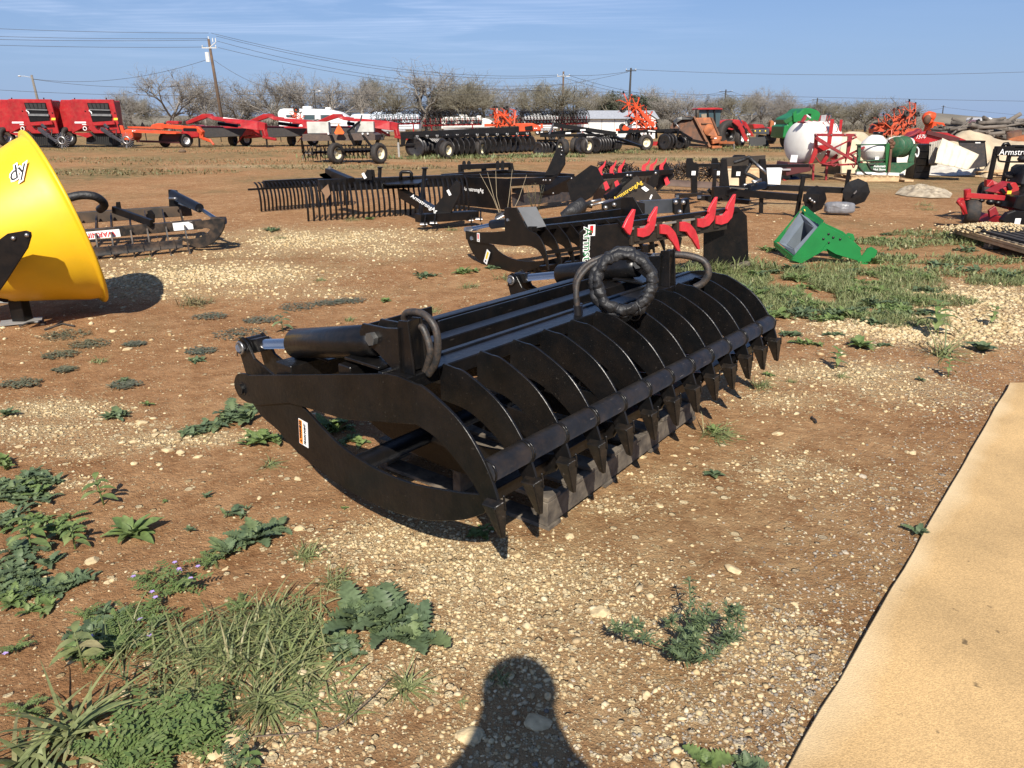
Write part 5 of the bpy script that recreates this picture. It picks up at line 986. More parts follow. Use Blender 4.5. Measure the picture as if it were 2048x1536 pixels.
# ---- round balers
def baler():
    Y = 49.5;T = wthing('round_baler','red round baler with an open front, left of the pair','baler',(f3(250,600,Y).x,Y,0),'red round balers');a = lambda x,y,d=0: f3(x,y,Y+d)
    MB().plate([a(60,232,.3),a(402,235,.3),a(468,500,.3),a(255,500,.3),a(190,445,.3),a(80,500,.3)],(0,.12,0)).build('front_panel',RED,T,.02)
    MB().plate([a(62,236,1.5),a(398,238,1.5),a(440,480,1.5),a(40,490,1.5)],(0,2.2,0)).build('body',RED,T,.06)
    MB().plate([a(0,350,2.4),a(60,238,1.6),a(70,400,.9),(a(60,500,.9)),a(-20,500,2.4),a(-40,420,2.6)],(.25,.1,0)).build('side_shield',RED,T,.03)
    MB().plate([a(25,300,1.8),a(58,262,1.5),a(60,330,1.5),a(30,335,1.8)],(.28,.1,0)).build('side_vent',BLACKF,T)
    pl_(T,'window_opening',BLACKF,[a(190,258,.2),a(358,258,.2),a(392,400,.2),a(238,410,.2)],(0,.06,0))
    for y0,y1,x0,x1,r_ in ((310,315,205,372,.035),(352,355,225,385,.07)): MB().cyl(a(x0,y0,.12),a(x1,y1,.12),r_,12).build('belt_roller',mat('grey roller',(.12,.12,.12),.5),T)
    for k in range(5): MB().plate([a(196+33*k,264,.16),a(222+33*k,264,.16),a(240+30*k,305,.16),a(215+30*k,305,.16)],(0,.02,0)).build('belt',mat('belt black',(.02,.02,.02),.8),T)
    MB().plate([a(235,412,.1),a(410,400,.1),a(420,430,.1),a(250,440,.1)],(0,.14,0)).build('lower_panel',RED,T,.02)
    MB().plate([a(70,228,.35),a(405,231,.35),a(405,262,.35),a(75,256,.35)],(0,.16,0)).build('top_rail',RED,T,.02)
    MB().plate([a(80,495,.2),a(215,495,.2),a(240,520,.2),a(200,535,.2),a(130,515,.2)],(0,.14,0)).build('corner_panel',RED,T)
    MB().plate([a(230,490,1.0),a(450,490,1.0),a(452,595,1.0),a(230,585,1.0)],(0,1.0,0)).build('pickup',mat('pickup black',(.02,.019,.018),.8),T,.03)
    mb = MB()
    for k in range(12): mb.beam(a(245+16*k,520,.45),a(250+16*k,585,.35),.02,.03)
    mb.build('pickup_tines',BLACKF,T)
    mb = MB();mb.beam(a(310,465,-.2),a(385,520,-1.2),.20,.22);mb.beam(a(330,430,-.1),a(360,460,-.3),.14,.14);mb.beam(a(385,520,-1.2),a(455,570,-2.2),.14,.14);mb.build('tongue',mat('dark grey paint',(0.045,0.05,0.058),0.45),T,.01)
    for q in ((395,520),(350,480)): MB().tube([a(*q,-1.0),a(q[0]+60,q[1]-10,-1.6),a(q[0]+55,q[1]+40,-2.0)],.03,6).build('hose',HOSE,T)
    c = a(487,555,-2.3);mb = MB();rr = .40
    for k in range(22):
        t = k*2*math.pi/22;mb.beam(c+V3(rr*.5*math.cos(t),0,rr*.5*math.sin(t)),c+V3(rr*1.18*math.cos(t+.12),.03,rr*1.18*math.sin(t+.12)),.03,.02)
    mb.ring(c,(0,1,0),rr*.52,.05,20,6);mb.build('wind_guard_wheel',STEEL,T)
    g_ = a(487,615,-2.3);MB().beam(c+V3(0,.05,0),V3(g_.x,g_.y,.01),.08,.06).build('stand_leg',STEEL,T)
    wheel(T,V3(a(40,545,.4).x,Y+.5,.62),(1,-.25,0),.62,.42,mat('silver rim',(.5,.5,.5),.4,.4),rimr=.5);wheel(T,V3(a(390,560,1.2).x,Y+1.8,.58),(1,-.1,0),.58,.42,BLACKF,rimr=.5)
    def dc(x0,y0,x1,y1,m,nm='decal'): MB().plate([a(x0,y0,.225),a(x1,y0,.225),a(x1,y1,.225),a(x0,y1,.225)],(0,.01,0)).build(nm,m,T)
    dc(95,407,185,420,DECW,'white_stripe');dc(155,427,188,433,DECW,'white_stripe');dc(405,377,437,395,DECY,'yellow_decal')
    MB().ring(a(178,462,.225),(0,1,0),.11,.028,16,6).build('oval_emblem',DECW,T);MB().ring(a(268,440,.1),(0,1,0),.09,.03,14,6).build('lamp_ring',BLACKF,T)
    MB().tube(arc([a(208,318,.2),a(228,335,.2),a(228,355,.2)],4),.05,6).build('twine_arm',DECW,T)
    for x in (92,345): MB().beam(a(x,230,.5),a(x,218,.5),.05,.05).build('lift_eye',BLACKF,T)
    for q in ((175,323),(412,338),(200,445),(375,428)): MB().ball(a(*q,.22),.05,.03,.04,8).build('latch',BLACKF,T)
    return T
b1 = baler();dx_ = f3(515,600,49.5).x-f3(60,600,49.5).x
dup(b1,b1.location+V3(dx_-.05,.6,0),label='red round baler with an open front, right of the pair')
# ---- orange disc mower
def disc_mower():
    Y = 49;T = wthing('disc_mower','orange red trailed disc mower with a flat canvas deck, right of the balers','mower',(f3(1300,590,Y).x,Y,0));a = lambda x,y,d=0: f3(x,y,Y+d)
    pl_(T,'curtain_panel',ORANGE,[a(1005,475),a(1080,470),a(1085,530),a(1065,555),a(1005,550)],(0,1.2,0),.04)
    pl_(T,'side_arm',ORANGE,[a(945,435,-.2),a(970,440,-.2),a(1000,540,-.2),a(975,555,-.2)],(0,.2,0));MB().beam(a(935,425,.2),a(985,570,.2),.12,.1).build('edge_guard',BLACKF,T)
    pl_(T,'deck_cover',ORANGE,[a(1000,465,.2),a(1090,470,-.3),a(1400,488,-.3),(a(1435,495,.1)),a(1400,500,-.4),a(1080,490,-.6)],(0,.6,.05));pl_(T,'deck_top',mat('pale grey canvas',(.4,.38,.35),.8),[a(1095,468,.3),a(1250,478,.3),a(1395,488,.2),a(1250,492,0),a(1100,480,0)],(0,.5,.02))
    pl_(T,'hood',ORANGE,[a(1190,465,.8),a(1215,430,.8),a(1260,418,.8),a(1330,420,.8),a(1370,440,.8),a(1300,470,.8)],(0,.7,0),.05)
    MB().beam(a(1010,450,.8),a(1200,455,.8),.16,.10).build('rear_bar',ORANGE,T);MB().beam(a(1280,440,.3),a(1580,465,-.4),.26,.24).build('main_beam',ORANGE,T,.02);MB().beam(a(1550,455,-.4),a(1600,500,-.6),.25,.3).build('gearbox',ORANGE,T,.03)
    mb = MB();mb.beam(a(1590,480,-.5),a(1590,540,-.5),.25,.25);mb.beam(a(1590,535,-.5),a(1660,560,-.9),.16,.16);mb.beam(a(1650,545,-.9),a(1685,590,-1),.12,.10);mb.build('tongue',ORANGE,T,.02);mb = MB();g_ = a(1570,600,-.5);mb.beam(a(1568,530,-.5),V3(g_.x,g_.y,.02),.09,.09);mb.build('stand_leg',BLACKF,T)
    MB().cyl(a(1450,470,-.3),a(1555,472,-.5),.10,14).build('cylinder',BLACKF,T);MB().beam(a(1080,560,0),a(1420,570,0),.25,.12).build('cutter_bar',mat('dark maroon',(.07,.012,.012),.6),T);pl_(T,'rear_curtain',mat('dark maroon',(.07,.012,.012),.6),[a(1285,505,.1),a(1440,500,.1),a(1430,560,.1),a(1270,560,.1)],(0,.1,0))
    for x,d in ((1010,.5),(1300,.8)): wheel(T,V3(a(x,575,d).x,Y+d,.42),(1,-.3,0),.42,.3,BLACKF,rimr=.5)
    wheel(T,V3(a(1462,560,.3).x,Y+.3,.42),(1,-.75,0),.42,.3,WHITE,rimr=.55)
    for x in (1040,1057): MB().plate([a(x,475,-.64),a(x+10,475,-.64),a(x+10,488,-.64),a(x,488,-.64)],(0,.01,0)).build('white_decal',DECW,T)
    for q in ((1300,425),(1345,432),(1440,440)): MB().ball(a(*q,.2),.1,.08,.09,8).build('hydraulic_fitting',BLACKF,T)
    MB().plate([a(1105,445,.9),a(1120,410,.9),a(1145,445,.9)],(0,.03,0)).build('hazard_sign',BLACKF,T)
disc_mower()
# ---- red mower conditioners
def conditioner():
    Y = 51;T = wthing('mower_conditioner','red mower conditioner with a bent gooseneck arm, leftmost of the three','mower',(f3(1750,590,Y).x,Y,0),'red mower conditioners');a = lambda x,y,d=0: f3(x,y,Y+d);b = lambda x,y,d=0: f4(x,y,Y+d)
    MB().plate([a(1470,408,-.3),a(1605,345,-.5),a(1665,345,-.5),a(1680,365,-.5),a(2040,405,-1.5),b(160,250,-1.8),b(205,262,-1.9),b(208,322,-1.9),b(150,318,-1.8),b(20,300,-1.6),a(1900,425,-1.4),a(1690,395,-.6),a(1640,375,-.5),a(1480,430,-.3)],(.05,.35,0)).build('gooseneck_arm',RED,T,.03)
    MB().plate([a(1760,372,-.95),a(1885,388,-1.2),a(1880,404,-1.2),a(1755,386,-.95)],(0,.02,0)).build('arm_decal',DECW,T)
    MB().plate([a(1600,455,.2),a(1985,462,.2),a(1985,520,.2),a(1640,535,.2),a(1610,520,.2)],(0,1.3,0)).build('front_curtain',mat('rubber curtain',(.022,.022,.023),.6,dust=.1),T,.04)
    MB().plate([a(1480,455,.4),a(1560,430,.4),a(1600,450,.4),a(1610,530,.4),a(1490,540,.4),a(1460,500,.4)],(0,1.6,0)).build('end_shield',RED,T,.06)
    MB().plate([a(1570,440,.9),a(1980,447,.9),a(1990,462,.9),a(1570,458,.9)],(0,1.2,0)).build('top_deck',RED,T,.03)
    MB().plate([a(1330,400,1.2),a(1420,402,1.2),a(1420,430,1.2),a(1310,425,1.2)],(0,.6,0)).build('rear_hood',RED,T,.04)
    MB().cyl(a(1720,420,-.4),a(1870,440,-.7),.11,14).build('cylinder',BLACKF,T);MB().beam(a(1745,455,-.35),a(1820,520,-.35),.10,.22).build('curtain_strap',BLACKF,T)
    MB().beam(a(1940,460,-1),a(2060,520,-.6),.10,.14).build('lift_link',RED,T);MB().plate([b(-20,420,-.3),b(60,300,-.4),b(100,300,-.4),b(110,350,-.4),b(20,365,-.3)],(0,.3,0)).build('end_shield',RED,T,.03)
    mb = MB();mb.beam(b(190,310,-1.9),b(205,370,-2),.26,.3);mb.beam(b(180,370,-2),b(285,390,-2.3),.18,.16);mb.build('hitch',RED,T,.03);g_ = b(212,430,-2);MB().beam(b(208,375,-2),V3(g_.x,g_.y,.01),.09,.09).build('stand_leg',BLACKF,T)
    for x,d in ((1470,.6),): wheel(T,V3(a(x,560,d).x,Y+d,.43),(1,-.8,0),.43,.32,WHITE,rimr=.55)
    wheel(T,V3(a(1835,560,.7).x,Y+.7,.43),(1,-.15,0),.43,.32,mat('dark blue rim',(.02,.02,.05),.5),rimr=.5)
    for k in range(4): MB().tube(arc([a(1440+8*k,430,0),a(1450+10*k,400-4*k,0),a(1490+20*k,410,0),a(1530+20*k,425,0)],4),.025,6).build('hose',HOSE,T)
    return T
mc = conditioner();k1 = f4(210,200,51).x-f3(1635,345,51).x;k2 = f4(740,210,51).x-f3(1635,345,51).x
dup(mc,mc.location+V3(k1,.3,0),label='red mower conditioner with a bent gooseneck arm, middle of the three')
dup(mc,mc.location+V3(k2,.8,0),label='red mower conditioner partly behind the two concrete blocks')
# ---- aerator with two concrete blocks
def aerator():
    Y = 31;T = wthing('lawn_aerator','brown and black towed aerator on two cream rimmed tyres','aerator',(f4(830,560,Y).x,Y,0));a = lambda x,y,d=0: f4(x,y,Y+d)
    pl_(T,'weight_tray',mat('brown grey paint',(.07,.05,.042),.6,dust=.2),[a(530,345),a(700,350),a(1055,335),a(1090,350),a(1090,392),a(530,398)],(0,1.5,0),.01)
    MB().beam(a(500,380,.3),a(1100,372,.3),.1,.1).build('cross_tube',BLACKF,T)
    for x0,y0,x1,y1 in ((715,355,750,440),(850,320,905,440),(970,360,1060,480)): MB().beam(a(x0,y0,-.9),a(x1,y1,-1.0),.12,.06).build('wheel_arm',BLACKF,T)
    MB().beam(a(760,470,-1),a(1060,462,-1),.09,.07).build('axle_tube',BLACKF,T);MB().beam(a(855,320,-.8),a(940,250,-.4),.05,.06).build('lift_link',BLACKF,T);MB().tube(arc([a(890,310,-.5),a(920,270,-.4),a(945,250,-.3),a(960,200,-.1)],4),.03,6).build('hose',HOSE,T)
    for x,d in ((755,-1.0),(1095,-1.0)): wheel(T,V3(a(x,490,d).x,Y+d,.40),(1,-.65,0),.40,.24,CREAM,rimr=.56)
    rr = random.Random(4);p0,p1 = a(495,495,.7),a(1050,480,.7);mb = MB();mb.cyl(p0,p1,.05,10);ro = mb.build('tine_rotor',DUSTY,T)
    for k in range(17):
        c = p0.lerp(p1,(k+.3)/17);mb = MB()
        for j in range(5):
            t = j*2*math.pi/5+k*.4;d_ = V3(0,math.cos(t),math.sin(t));e = V3(0,-math.sin(t),math.cos(t));mb.beam(c,c+d_*.18,.03,.07,up=e);mb.beam(c+d_*.17,c+d_*.31+e*.07,.025,.05,up=e)
        mb.build('tine_star',DUSTY,T)
    MB().beam(a(485,380,.4),a(495,490,.6),.09,.12).build('end_bracket',BLACKF,T);MB().beam(a(1095,370,.4),a(1060,480,.6),.09,.12).build('end_bracket',BLACKF,T);MB().beam(a(600,450,.2),a(720,430,.2),.05,.05).build('scraper_bar',BLACKF,T)
    t = [a(775,265,-1.0),a(822,335,-1.0),a(812,348,-1.0),a(752,348,-1.0),a(744,336,-1.0)];MB().plate(t,(0,.02,0)).build('hazard_sign',mat('hazard orange',(.85,.13,.02),.5),T)
    for x in (690,960,1000): MB().plate([a(x,337,-.8),a(x+12,337,-.8),a(x+12,350,-.8),a(x,350,-.8)],(0,.02,0)).build('white_clip',DECW,T)
    for (x0,x1,y0,y1,lab) in ((532,705,252,345,'left of the two pale concrete blocks on the aerator'),(905,1056,250,335,'right of the two pale concrete blocks on the aerator')):
        p,q = a(x0,y0,0),a(x1,y1,0);mb = MB();mb.box(((p.x+q.x)/2,Y+.1,(p.z+q.z)/2+.01),(q.x-p.x,.8,p.z-q.z),.12);o = mb.build('concrete_block',CONC,None,.02,base=((p.x+q.x)/2,Y+.1,q.z));tag(o,lab,'block','concrete blocks on the aerator')
aerator()
# ---- disc harrows
def disc(mb,c,ax,r,sag=.07): return mb.lathe([(0,sag),(r*.3,sag*.9),(r*.7,sag*.45),(r,0),(r,-.008),(r*.7,sag*.45-.01),(r*.3,sag*.85-.01),(0,sag-.01)],c,ax,20)
DISCM = mat('disc steel',(.022,.023,.026),.35,.3,.2,5,dust=.12)
def gang(T,p,q,n,r,m=DISCM,stiff=True):
    d = (q-p).normalized();MB().cyl(p,q,.045,8).build('gang_axle',BLACKF,T)
    for k in range(n): disc(MB(),p.lerp(q,k/(n-1)),d+V3(0,-.02,0),r).build('disc_blade',m,T)
    h = V3(0,0,r+.05);MB().beam(p+h,q+h,.12,.10).build('gang_beam',BLACKF,T)
    for k in range(3): t = (k+.5)/3;MB().beam(p.lerp(q,t),p.lerp(q,t)+h,.05,.10).build('bearing_hanger',BLACKF,T)
zd = zoom(780,220,4.096);fd = at(zd)
def harrow_a():
    Y = 35.5;T = wthing('disc_harrow','wide black disc harrow with long top beam, left one of the disc harrows','harrow',(fd(620,390,Y).x,Y,0),'disc harrows');a = lambda x,y,d=0: fd(x,y,Y+d)
    MB().beam(a(85,205),a(1055,160,1.0),.16,.26).build('top_beam',BLACKF,T,.01);MB().beam(a(160,225,1),a(1150,185,2),.14,.14).build('rear_beam',BLACKF,T,.01)
    gang(T,a(205,305),a(390,305,3.5),11,.48);gang(T,a(430,305,-1.2),a(1150,275,2.5),18,.40);gang(T,a(430,320,-1.0),a(760,330,1.2),9,.44)
    pl_(T,'end_bracket',BLACKF,[a(88,200,-.1),a(190,200,-.1),a(188,240,-.1),a(130,235,-.1),a(120,290,-.1),a(90,290,-.1)],(0,.08,0))
    MB().beam(a(60,290),a(200,285),.08,.07).build('drawbar',BLACKF,T);g_ = a(75,360);MB().beam(a(68,265),V3(g_.x,g_.y,.01),.09,.09).build('stand_leg',mat('galvanised',(0.3,0.29,0.27),0.6,0.3),T)
    wheel(T,V3(a(470,350,-1.3).x,Y-1.6,.38),(1,-.75,0),.38,.28,CREAM);wheel(T,V3(a(560,350,-.5).x,Y-.3,.38),(1,-.7,0),.38,.28,CREAM);wheel(T,V3(a(745,350,.5).x,Y+.2,.38),(1,-.7,0),.38,.28,CREAM)
    for k in range(12): x = 215+82*k;MB().tube([a(x,205-k*2,-.15),a(x,225-k*2,-.15),a(x+14,225-k*2,-.15),a(x+14,205-k*2,-.15)],.018,6).build('u_bolt',STEEL,T)
    mb = MB();mb.beam(a(230,210,.2),a(400,290,.8),.08,.1);mb.build('gang_arm',BLACKF,T);mb = MB();mb.beam(a(600,190,.2),a(640,250,.3),.08,.1);mb.build('gang_arm',BLACKF,T);mb = MB();mb.beam(a(880,180,.6),a(900,240,.8),.08,.1);mb.build('gang_arm',BLACKF,T)
harrow_a()
def harrow_b():
    Y = 40;T = wthing('disc_harrow','black disc harrow with an angled drawbar, middle one of the disc harrows','harrow',(fd(1550,350,Y).x,Y,0),'disc harrows');a = lambda x,y,d=0: fd(x,y,Y+d)
    gang(T,a(1210,315,-.5),a(1370,310,1.2),7,.34);gang(T,a(1565,285,-1.0),a(1600,290,-.6),2,.40);gang(T,a(1680,285,-.6),a(1850,275,1.2),9,.40)
    MB().beam(a(1340,120,.3),a(1850,195,.2),.14,.20).build('top_beam',BLACKF,T,.01);MB().beam(a(1230,200),a(1560,170,.8),.12,.16).build('frame_beam',BLACKF,T,.01);MB().beam(a(1230,210,-.3),a(1720,205,0),.14,.14).build('frame_beam',BLACKF,T,.01);MB().beam(a(1300,215,-.3),a(1340,115,.3),.08,.08).build('brace',STEEL,T);MB().beam(a(1560,160,.5),a(1760,235,.2),.1,.12).build('frame_beam',BLACKF,T)
    mb = MB();mb.beam(a(1830,220,0),a(2060,300,-2.0),.12,.12);mb.build('drawbar',BLACKF,T);mb = MB();mb.beam(a(1850,260,0),a(2065,300,-2.0),.08,.08);mb.build('drawbar',BLACKF,T)
    wheel(T,V3(a(1515,290,-.4).x,Y-.2,.40),(1,-.5,0),.40,.26,CREAM);wheel(T,V3(a(1610,320,-.6).x,Y-.9,.40),(.8,-1,0),.40,.26,CREAM)
    for x,y in ((1460,190),(1580,165)): MB().plate([a(x-22,y-6,-.4),a(x+22,y-8,-.4),a(x+22,y+4,-.4),a(x-22,y+7,-.4)],(0,.02,0)).build('white_decal',DECW,T)
    for k in range(8): MB().tube([a(1255+20*k,140+(k % 3)*14,.3),a(1262+20*k,160+(k % 3)*14,.3)],.02,6).build('u_bolt',STEEL,T)
    for k in range(3): MB().beam(a(1270+120*k,205,0),a(1285+120*k,300,.3),.06,.12).build('gang_arm',BLACKF,T)
harrow_b()
zm = zoom(1180,180,5.39);fm = at(zm)
def harrow_c():
    Y = 44;T = wthing('disc_harrow','black disc harrow with cream rimmed tyre in front of the rusty cutter','harrow',(fm(750,620,Y).x,Y,0),'disc harrows');a = lambda x,y,d=0: fm(x,y,Y+d)
    MB().beam(a(300,455,.2),a(960,430,.2),.12,.16).build('frame_beam',BLACKF,T,.01);MB().beam(a(420,440,.6),a(1000,460,.3),.12,.14).build('frame_beam',BLACKF,T,.01)
    gang(T,a(420,530,.4),a(520,530,.8),5,.34);gang(T,a(800,560,-.6),a(870,555,-.2),3,.46);gang(T,a(960,570,.2),a(1030,565,1),4,.34)
    wheel(T,V3(a(600,575,-.4).x,Y-.4,.44),(.35,-1,0),.44,.28,CREAM);wheel(T,V3(a(780,570,.4).x,Y+.3,.44),(.8,-.6,0),.44,.28,CREAM)
    MB().beam(a(960,440,-.2),a(910,580,-.5),.08,.1).build('stand_leg',BLACKF,T);MB().beam(a(950,440,0),a(1100,530,-.5),.12,.12).build('drawbar',BLACKF,T);MB().beam(a(1040,530,-.3),a(1270,575,-.8),.12,.14).build('drawbar',BLACKF,T);MB().beam(a(1080,585,-.3),a(1260,605,-.8),.2,.10).build('skid',BLACKF,T)
    MB().plate([a(625,432,-.02),a(705,440,-.02),a(705,450,-.02),a(625,444,-.02)],(0,.02,0)).build('white_decal',DECW,T);MB().plate([a(670,555,.6),a(735,555,.6),a(735,600,.6),a(670,600,.6)],(0,.1,0)).build('red_panel',RED,T)
    MB().tube([a(925,358,-.2),a(990,450,-.2)],.025,6).build('piston_rod',STEEL,T)
    for k in range(6): MB().beam(a(440+90*k,450,.3),a(450+90*k,520,.4),.06,.12).build('gang_arm',BLACKF,T)
    return T
harrow_c()
# ---- rusty batwing cutter
def cutter():
    Y = 46.5;T = wthing('rotary_cutter','rusty orange batwing rotary cutter with both wings folded up','mower',(fm(1250,610,Y).x,Y,0));a = lambda x,y,d=0: fm(x,y,Y+d)
    MB().plate([a(862,405,.3),a(900,345,.3),a(935,305,.3),a(985,288,.3),a(1060,284,.2),a(1110,292,0),a(1200,470,-.3),a(1285,600,-.6),a(1245,612,-.6),a(1060,520,-.2),a(960,470,0)],(.04,.08,0)).build('folded_wing',RUST,T,.01)
    MB().plate([a(1108,290,-.05),a(1126,285,-.05),a(1300,610,-.65),a(1275,615,-.65)],(.04,.5,0)).build('wing_rim',mat('rusty rim',(.17,.075,.035),.8,0,.3,4),T);MB().plate([a(900,345,.15),a(935,305,.15),a(985,286,.15),a(1112,290,-.05),a(1095,315,-.05),a(985,318,.1),a(940,345,.1),a(910,375,.1)],(.02,.35,0)).build('wing_skirt',BLACKF,T)
    MB().ring(a(1020,415,.12),(.1,-1,0),.27,.05,24,6).build('blade_pan',RUST,T)
    MB().plate([a(1140,300,1.0),a(1300,296,1.0),a(1385,490,.4),a(1345,505,.4),a(1230,480,.6)],(.04,.1,0)).build('folded_wing',RUSTO,T,.01);MB().plate([a(1200,355,.75),a(1315,360,.75),a(1318,372,.75),a(1200,368,.75)],(0,.1,0)).build('wing_rib',RUST,T);MB().plate([a(1298,294,1.0),a(1320,300,1.1),a(1395,480,.5),a(1378,490,.4)],(.02,.3,0)).build('wing_rim',RUST,T)
    c = a(1285,430,.55);MB().lathe([(0,.02),(.33,.02),(.35,0),(.35,-.02),(0,-.02)],c,(.2,-1,.1),28).build('blade_pan',RUSTO,T)
    mb = MB();mb.beam(a(1300,505,-.4),a(1420,520,-.6),.35,.2);mb.beam(a(1310,560,-.6),a(1400,545,-.6),.4,.25);mb.build('gearbox',RUSTO,T,.03);MB().beam(a(1395,565,-.8),a(1555,570,-1.4),.14,.14).build('tongue',RUSTO,T,.01);MB().beam(a(1400,580,-.8),a(1470,550,-1.1),.10,.1).build('brace',RUSTO,T);MB().plate([a(1290,600,-.6),a(1395,600,-.6),a(1390,620,-.6),a(1290,625,-.6)],(0,1.2,0)).build('deck',RUSTO,T);g_ = a(1555,630,-1.4);MB().beam(a(1550,575,-1.4),V3(g_.x,g_.y,.02),.05,.05).build('stand_leg',STEEL,T);MB().plate([a(1340,515,-.75),a(1365,513,-.75),a(1365,525,-.75),a(1340,527,-.75)],(0,.02,0)).build('white_decal',DECW,T)
cutter()
# ---- red tractor with loader
def tractor():
    Y = 49.5;T = wthing('farm_tractor','red farm tractor with a glass cab and a black front loader bucket','tractor',(fm(1500,600,Y).x,Y,0));a = lambda x,y,d=0: fm(x,y,Y+d)
    MB().plate([a(1122,210,.2),a(1135,195,.2),a(1345,192,.2),a(1395,200,.2),a(1400,215,.2),a(1130,216,.2)],(0,1.6,0)).build('cab_roof',RED,T,.04)
    MB().plate([a(1150,215,.3),a(1380,213,.3),a(1365,400,.3),a(1150,400,.3)],(0,1.35,0)).build('cab_glass',GLASS,T)
    mb = MB()
    for x0,y0,x1,y1,d in ((1142,210,1148,400,-.45),(1342,210,1352,420,-.45),(1385,212,1375,400,-.3),(1270,210,1275,300,-.45)): mb.beam(a(x0,y0,d),a(x1,y1,d),.08,.08)
    mb.build('cab_frame',BLACKF,T)
    MB().plate([a(1200,260,-.5),a(1255,255,-.5),a(1260,330,-.5),a(1205,330,-.5)],(0,.02,0)).build('seat_back',mat('tan seat',(.25,.2,.14),.8),T)
    MB().box(a(1410,225,.3),(.10,.08,.30)).build('mirror',BLACKF,T)
    MB().plate([a(1375,340,.3),a(1440,320,.3),a(1560,318,.2),a(1640,330,.1),a(1670,400,.1),a(1640,470,.1),a(1420,450,.3),a(1375,430,.3)],(0,.9,0)).build('hood',RED,T,.05);MB().plate([a(1440,375,-.3),a(1560,360,-.4),a(1570,400,-.4),a(1450,400,-.3)],(0,.02,0)).build('engine_grille',BLACKF,T);MB().beam(a(1400,440,.5),a(1640,500,.4),.5,.35).build('chassis',BLACKF,T)
    wheel(T,V3(a(1480,510,-.4).x,Y-.4,.83),(.55,-1,0),.83,.48,BLACKF,rimr=.5);wheel(T,V3(a(1615,530,0).x,Y-.1,.58),(.9,-.8,0),.58,.36,WHITE,rimr=.55);wheel(T,V3(a(1330,520,1.5).x,Y+1.3,.83),(.55,-1,0),.83,.48,BLACKF,rimr=.5)
    MB().plate([a(1385,470,-.45),a(1410,420,-.45),a(1470,400,-.45),a(1540,420,-.45),a(1520,430,-.45),a(1460,418,-.45),a(1415,440,-.45)],(0,.5,0)).build('rear_fender',RED,T)
    for d in (-.7,.9): MB().plate([a(1530,345,d),a(1555,330,d),a(1610,330,d),a(1650,430,d),a(1710,540,d),a(1690,560,d),a(1660,545,d),a(1600,400,d)],(0,.10,0)).build('loader_arm',RED,T,.02);MB().cyl(a(1595,300+20*d,d-.08),a(1640,360,d-.08),.035,8).build('piston_rod',CHROME,T);MB().cyl(a(1650,385,d-.08),a(1715,500,d-.08),.05,8).build('cylinder',BLACKF,T)
    MB().plate([a(1645,335,.1),a(1680,345,.1),a(1770,500,.1),a(1735,500,.1)],(0,.1,0)).build('loader_link',RED,T)
    MB().plate([a(1720,510,-.9),a(1880,505,-.9),a(1890,515,-.9),a(1935,605,-1.2),a(1715,608,-1.2)],(0,.06,0)).build('loader_bucket',BLACKF,T);MB().plate([a(1720,510,-.8),a(1715,608,-1.2),a(1715,600,.6),a(1720,505,.6)],(.05,0,0)).build('bucket_side',BLACKF,T);MB().plate([a(1880,505,-.9),a(1935,605,-1.2),a(1930,600,.6),a(1880,500,.6)],(.05,0,0)).build('bucket_side',BLACKF,T)
    for q in ((1700,480),(1720,480),(1705,545)): MB().ball(a(*q,-.85),.06,.04,.07,8).build('loader_pin',WHITE,T)
tractor()
# ---- red machines between tractor and green baler
zr = zoom(1500,180,3.737);fr = at(zr)
def red_rear():
    Y = 56;T = wthing('mower_conditioner','red mower with grey side panels behind the tractor bucket','mower',(fm(1880,560,Y).x,Y,0));a = lambda x,y,d=0: fm(x,y,Y+d)
    pl_(T,'hood',RED,[a(1725,365),a(1840,372),a(1860,410),a(1740,420)],(0,1.2,0),.04);pl_(T,'side_panel',mat('dark grey paint',(0.045,0.05,0.058),0.45),[a(1750,425,-.8),a(1930,415,-.8),a(1925,480,-.8),a(1760,470,-.8)],(0,.3,0),.03)
    for x in (1775,1825,1885): MB().plate([a(x,432,-.97),a(x+12,432,-.97),a(x+12,448,-.97),a(x,448,-.97)],(0,.02,0)).build('decal',DECY,T)
    pl_(T,'end_shield',RED,[a(1870,400),a(1960,400),a(2010,430),a(2000,490),a(1960,500),a(1930,480)],(0,1.5,0),.05);MB().beam(a(1800,500),a(1990,530),.5,.3).build('chassis',BLACKF,T);wheel(T,V3(a(1950,540,.2).x,Y+.2,.45),(.5,-1,0),.45,.3,BLACKF)
red_rear()
def orange_hopper():
    Y = 62;T = wthing('orange_chute','orange machine chute standing behind the red mower','machine',(fm(1960,500,Y).x,Y,0));a = lambda x,y,d=0: fm(x,y,Y+d)
    pl_(T,'chute',RUSTO,[a(1935,340),a(1950,325),a(1975,345),a(1978,400),a(1965,410),a(1930,405)],(0,.5,0),.02);MB().beam(a(1955,400),V3(a(1955,400).x,Y,0),.3,.3).build('pedestal',RUSTO,T);MB().ball(a(2000,395,1),.35,.35,.35).build('white_tank',WHITE,T)
orange_hopper()
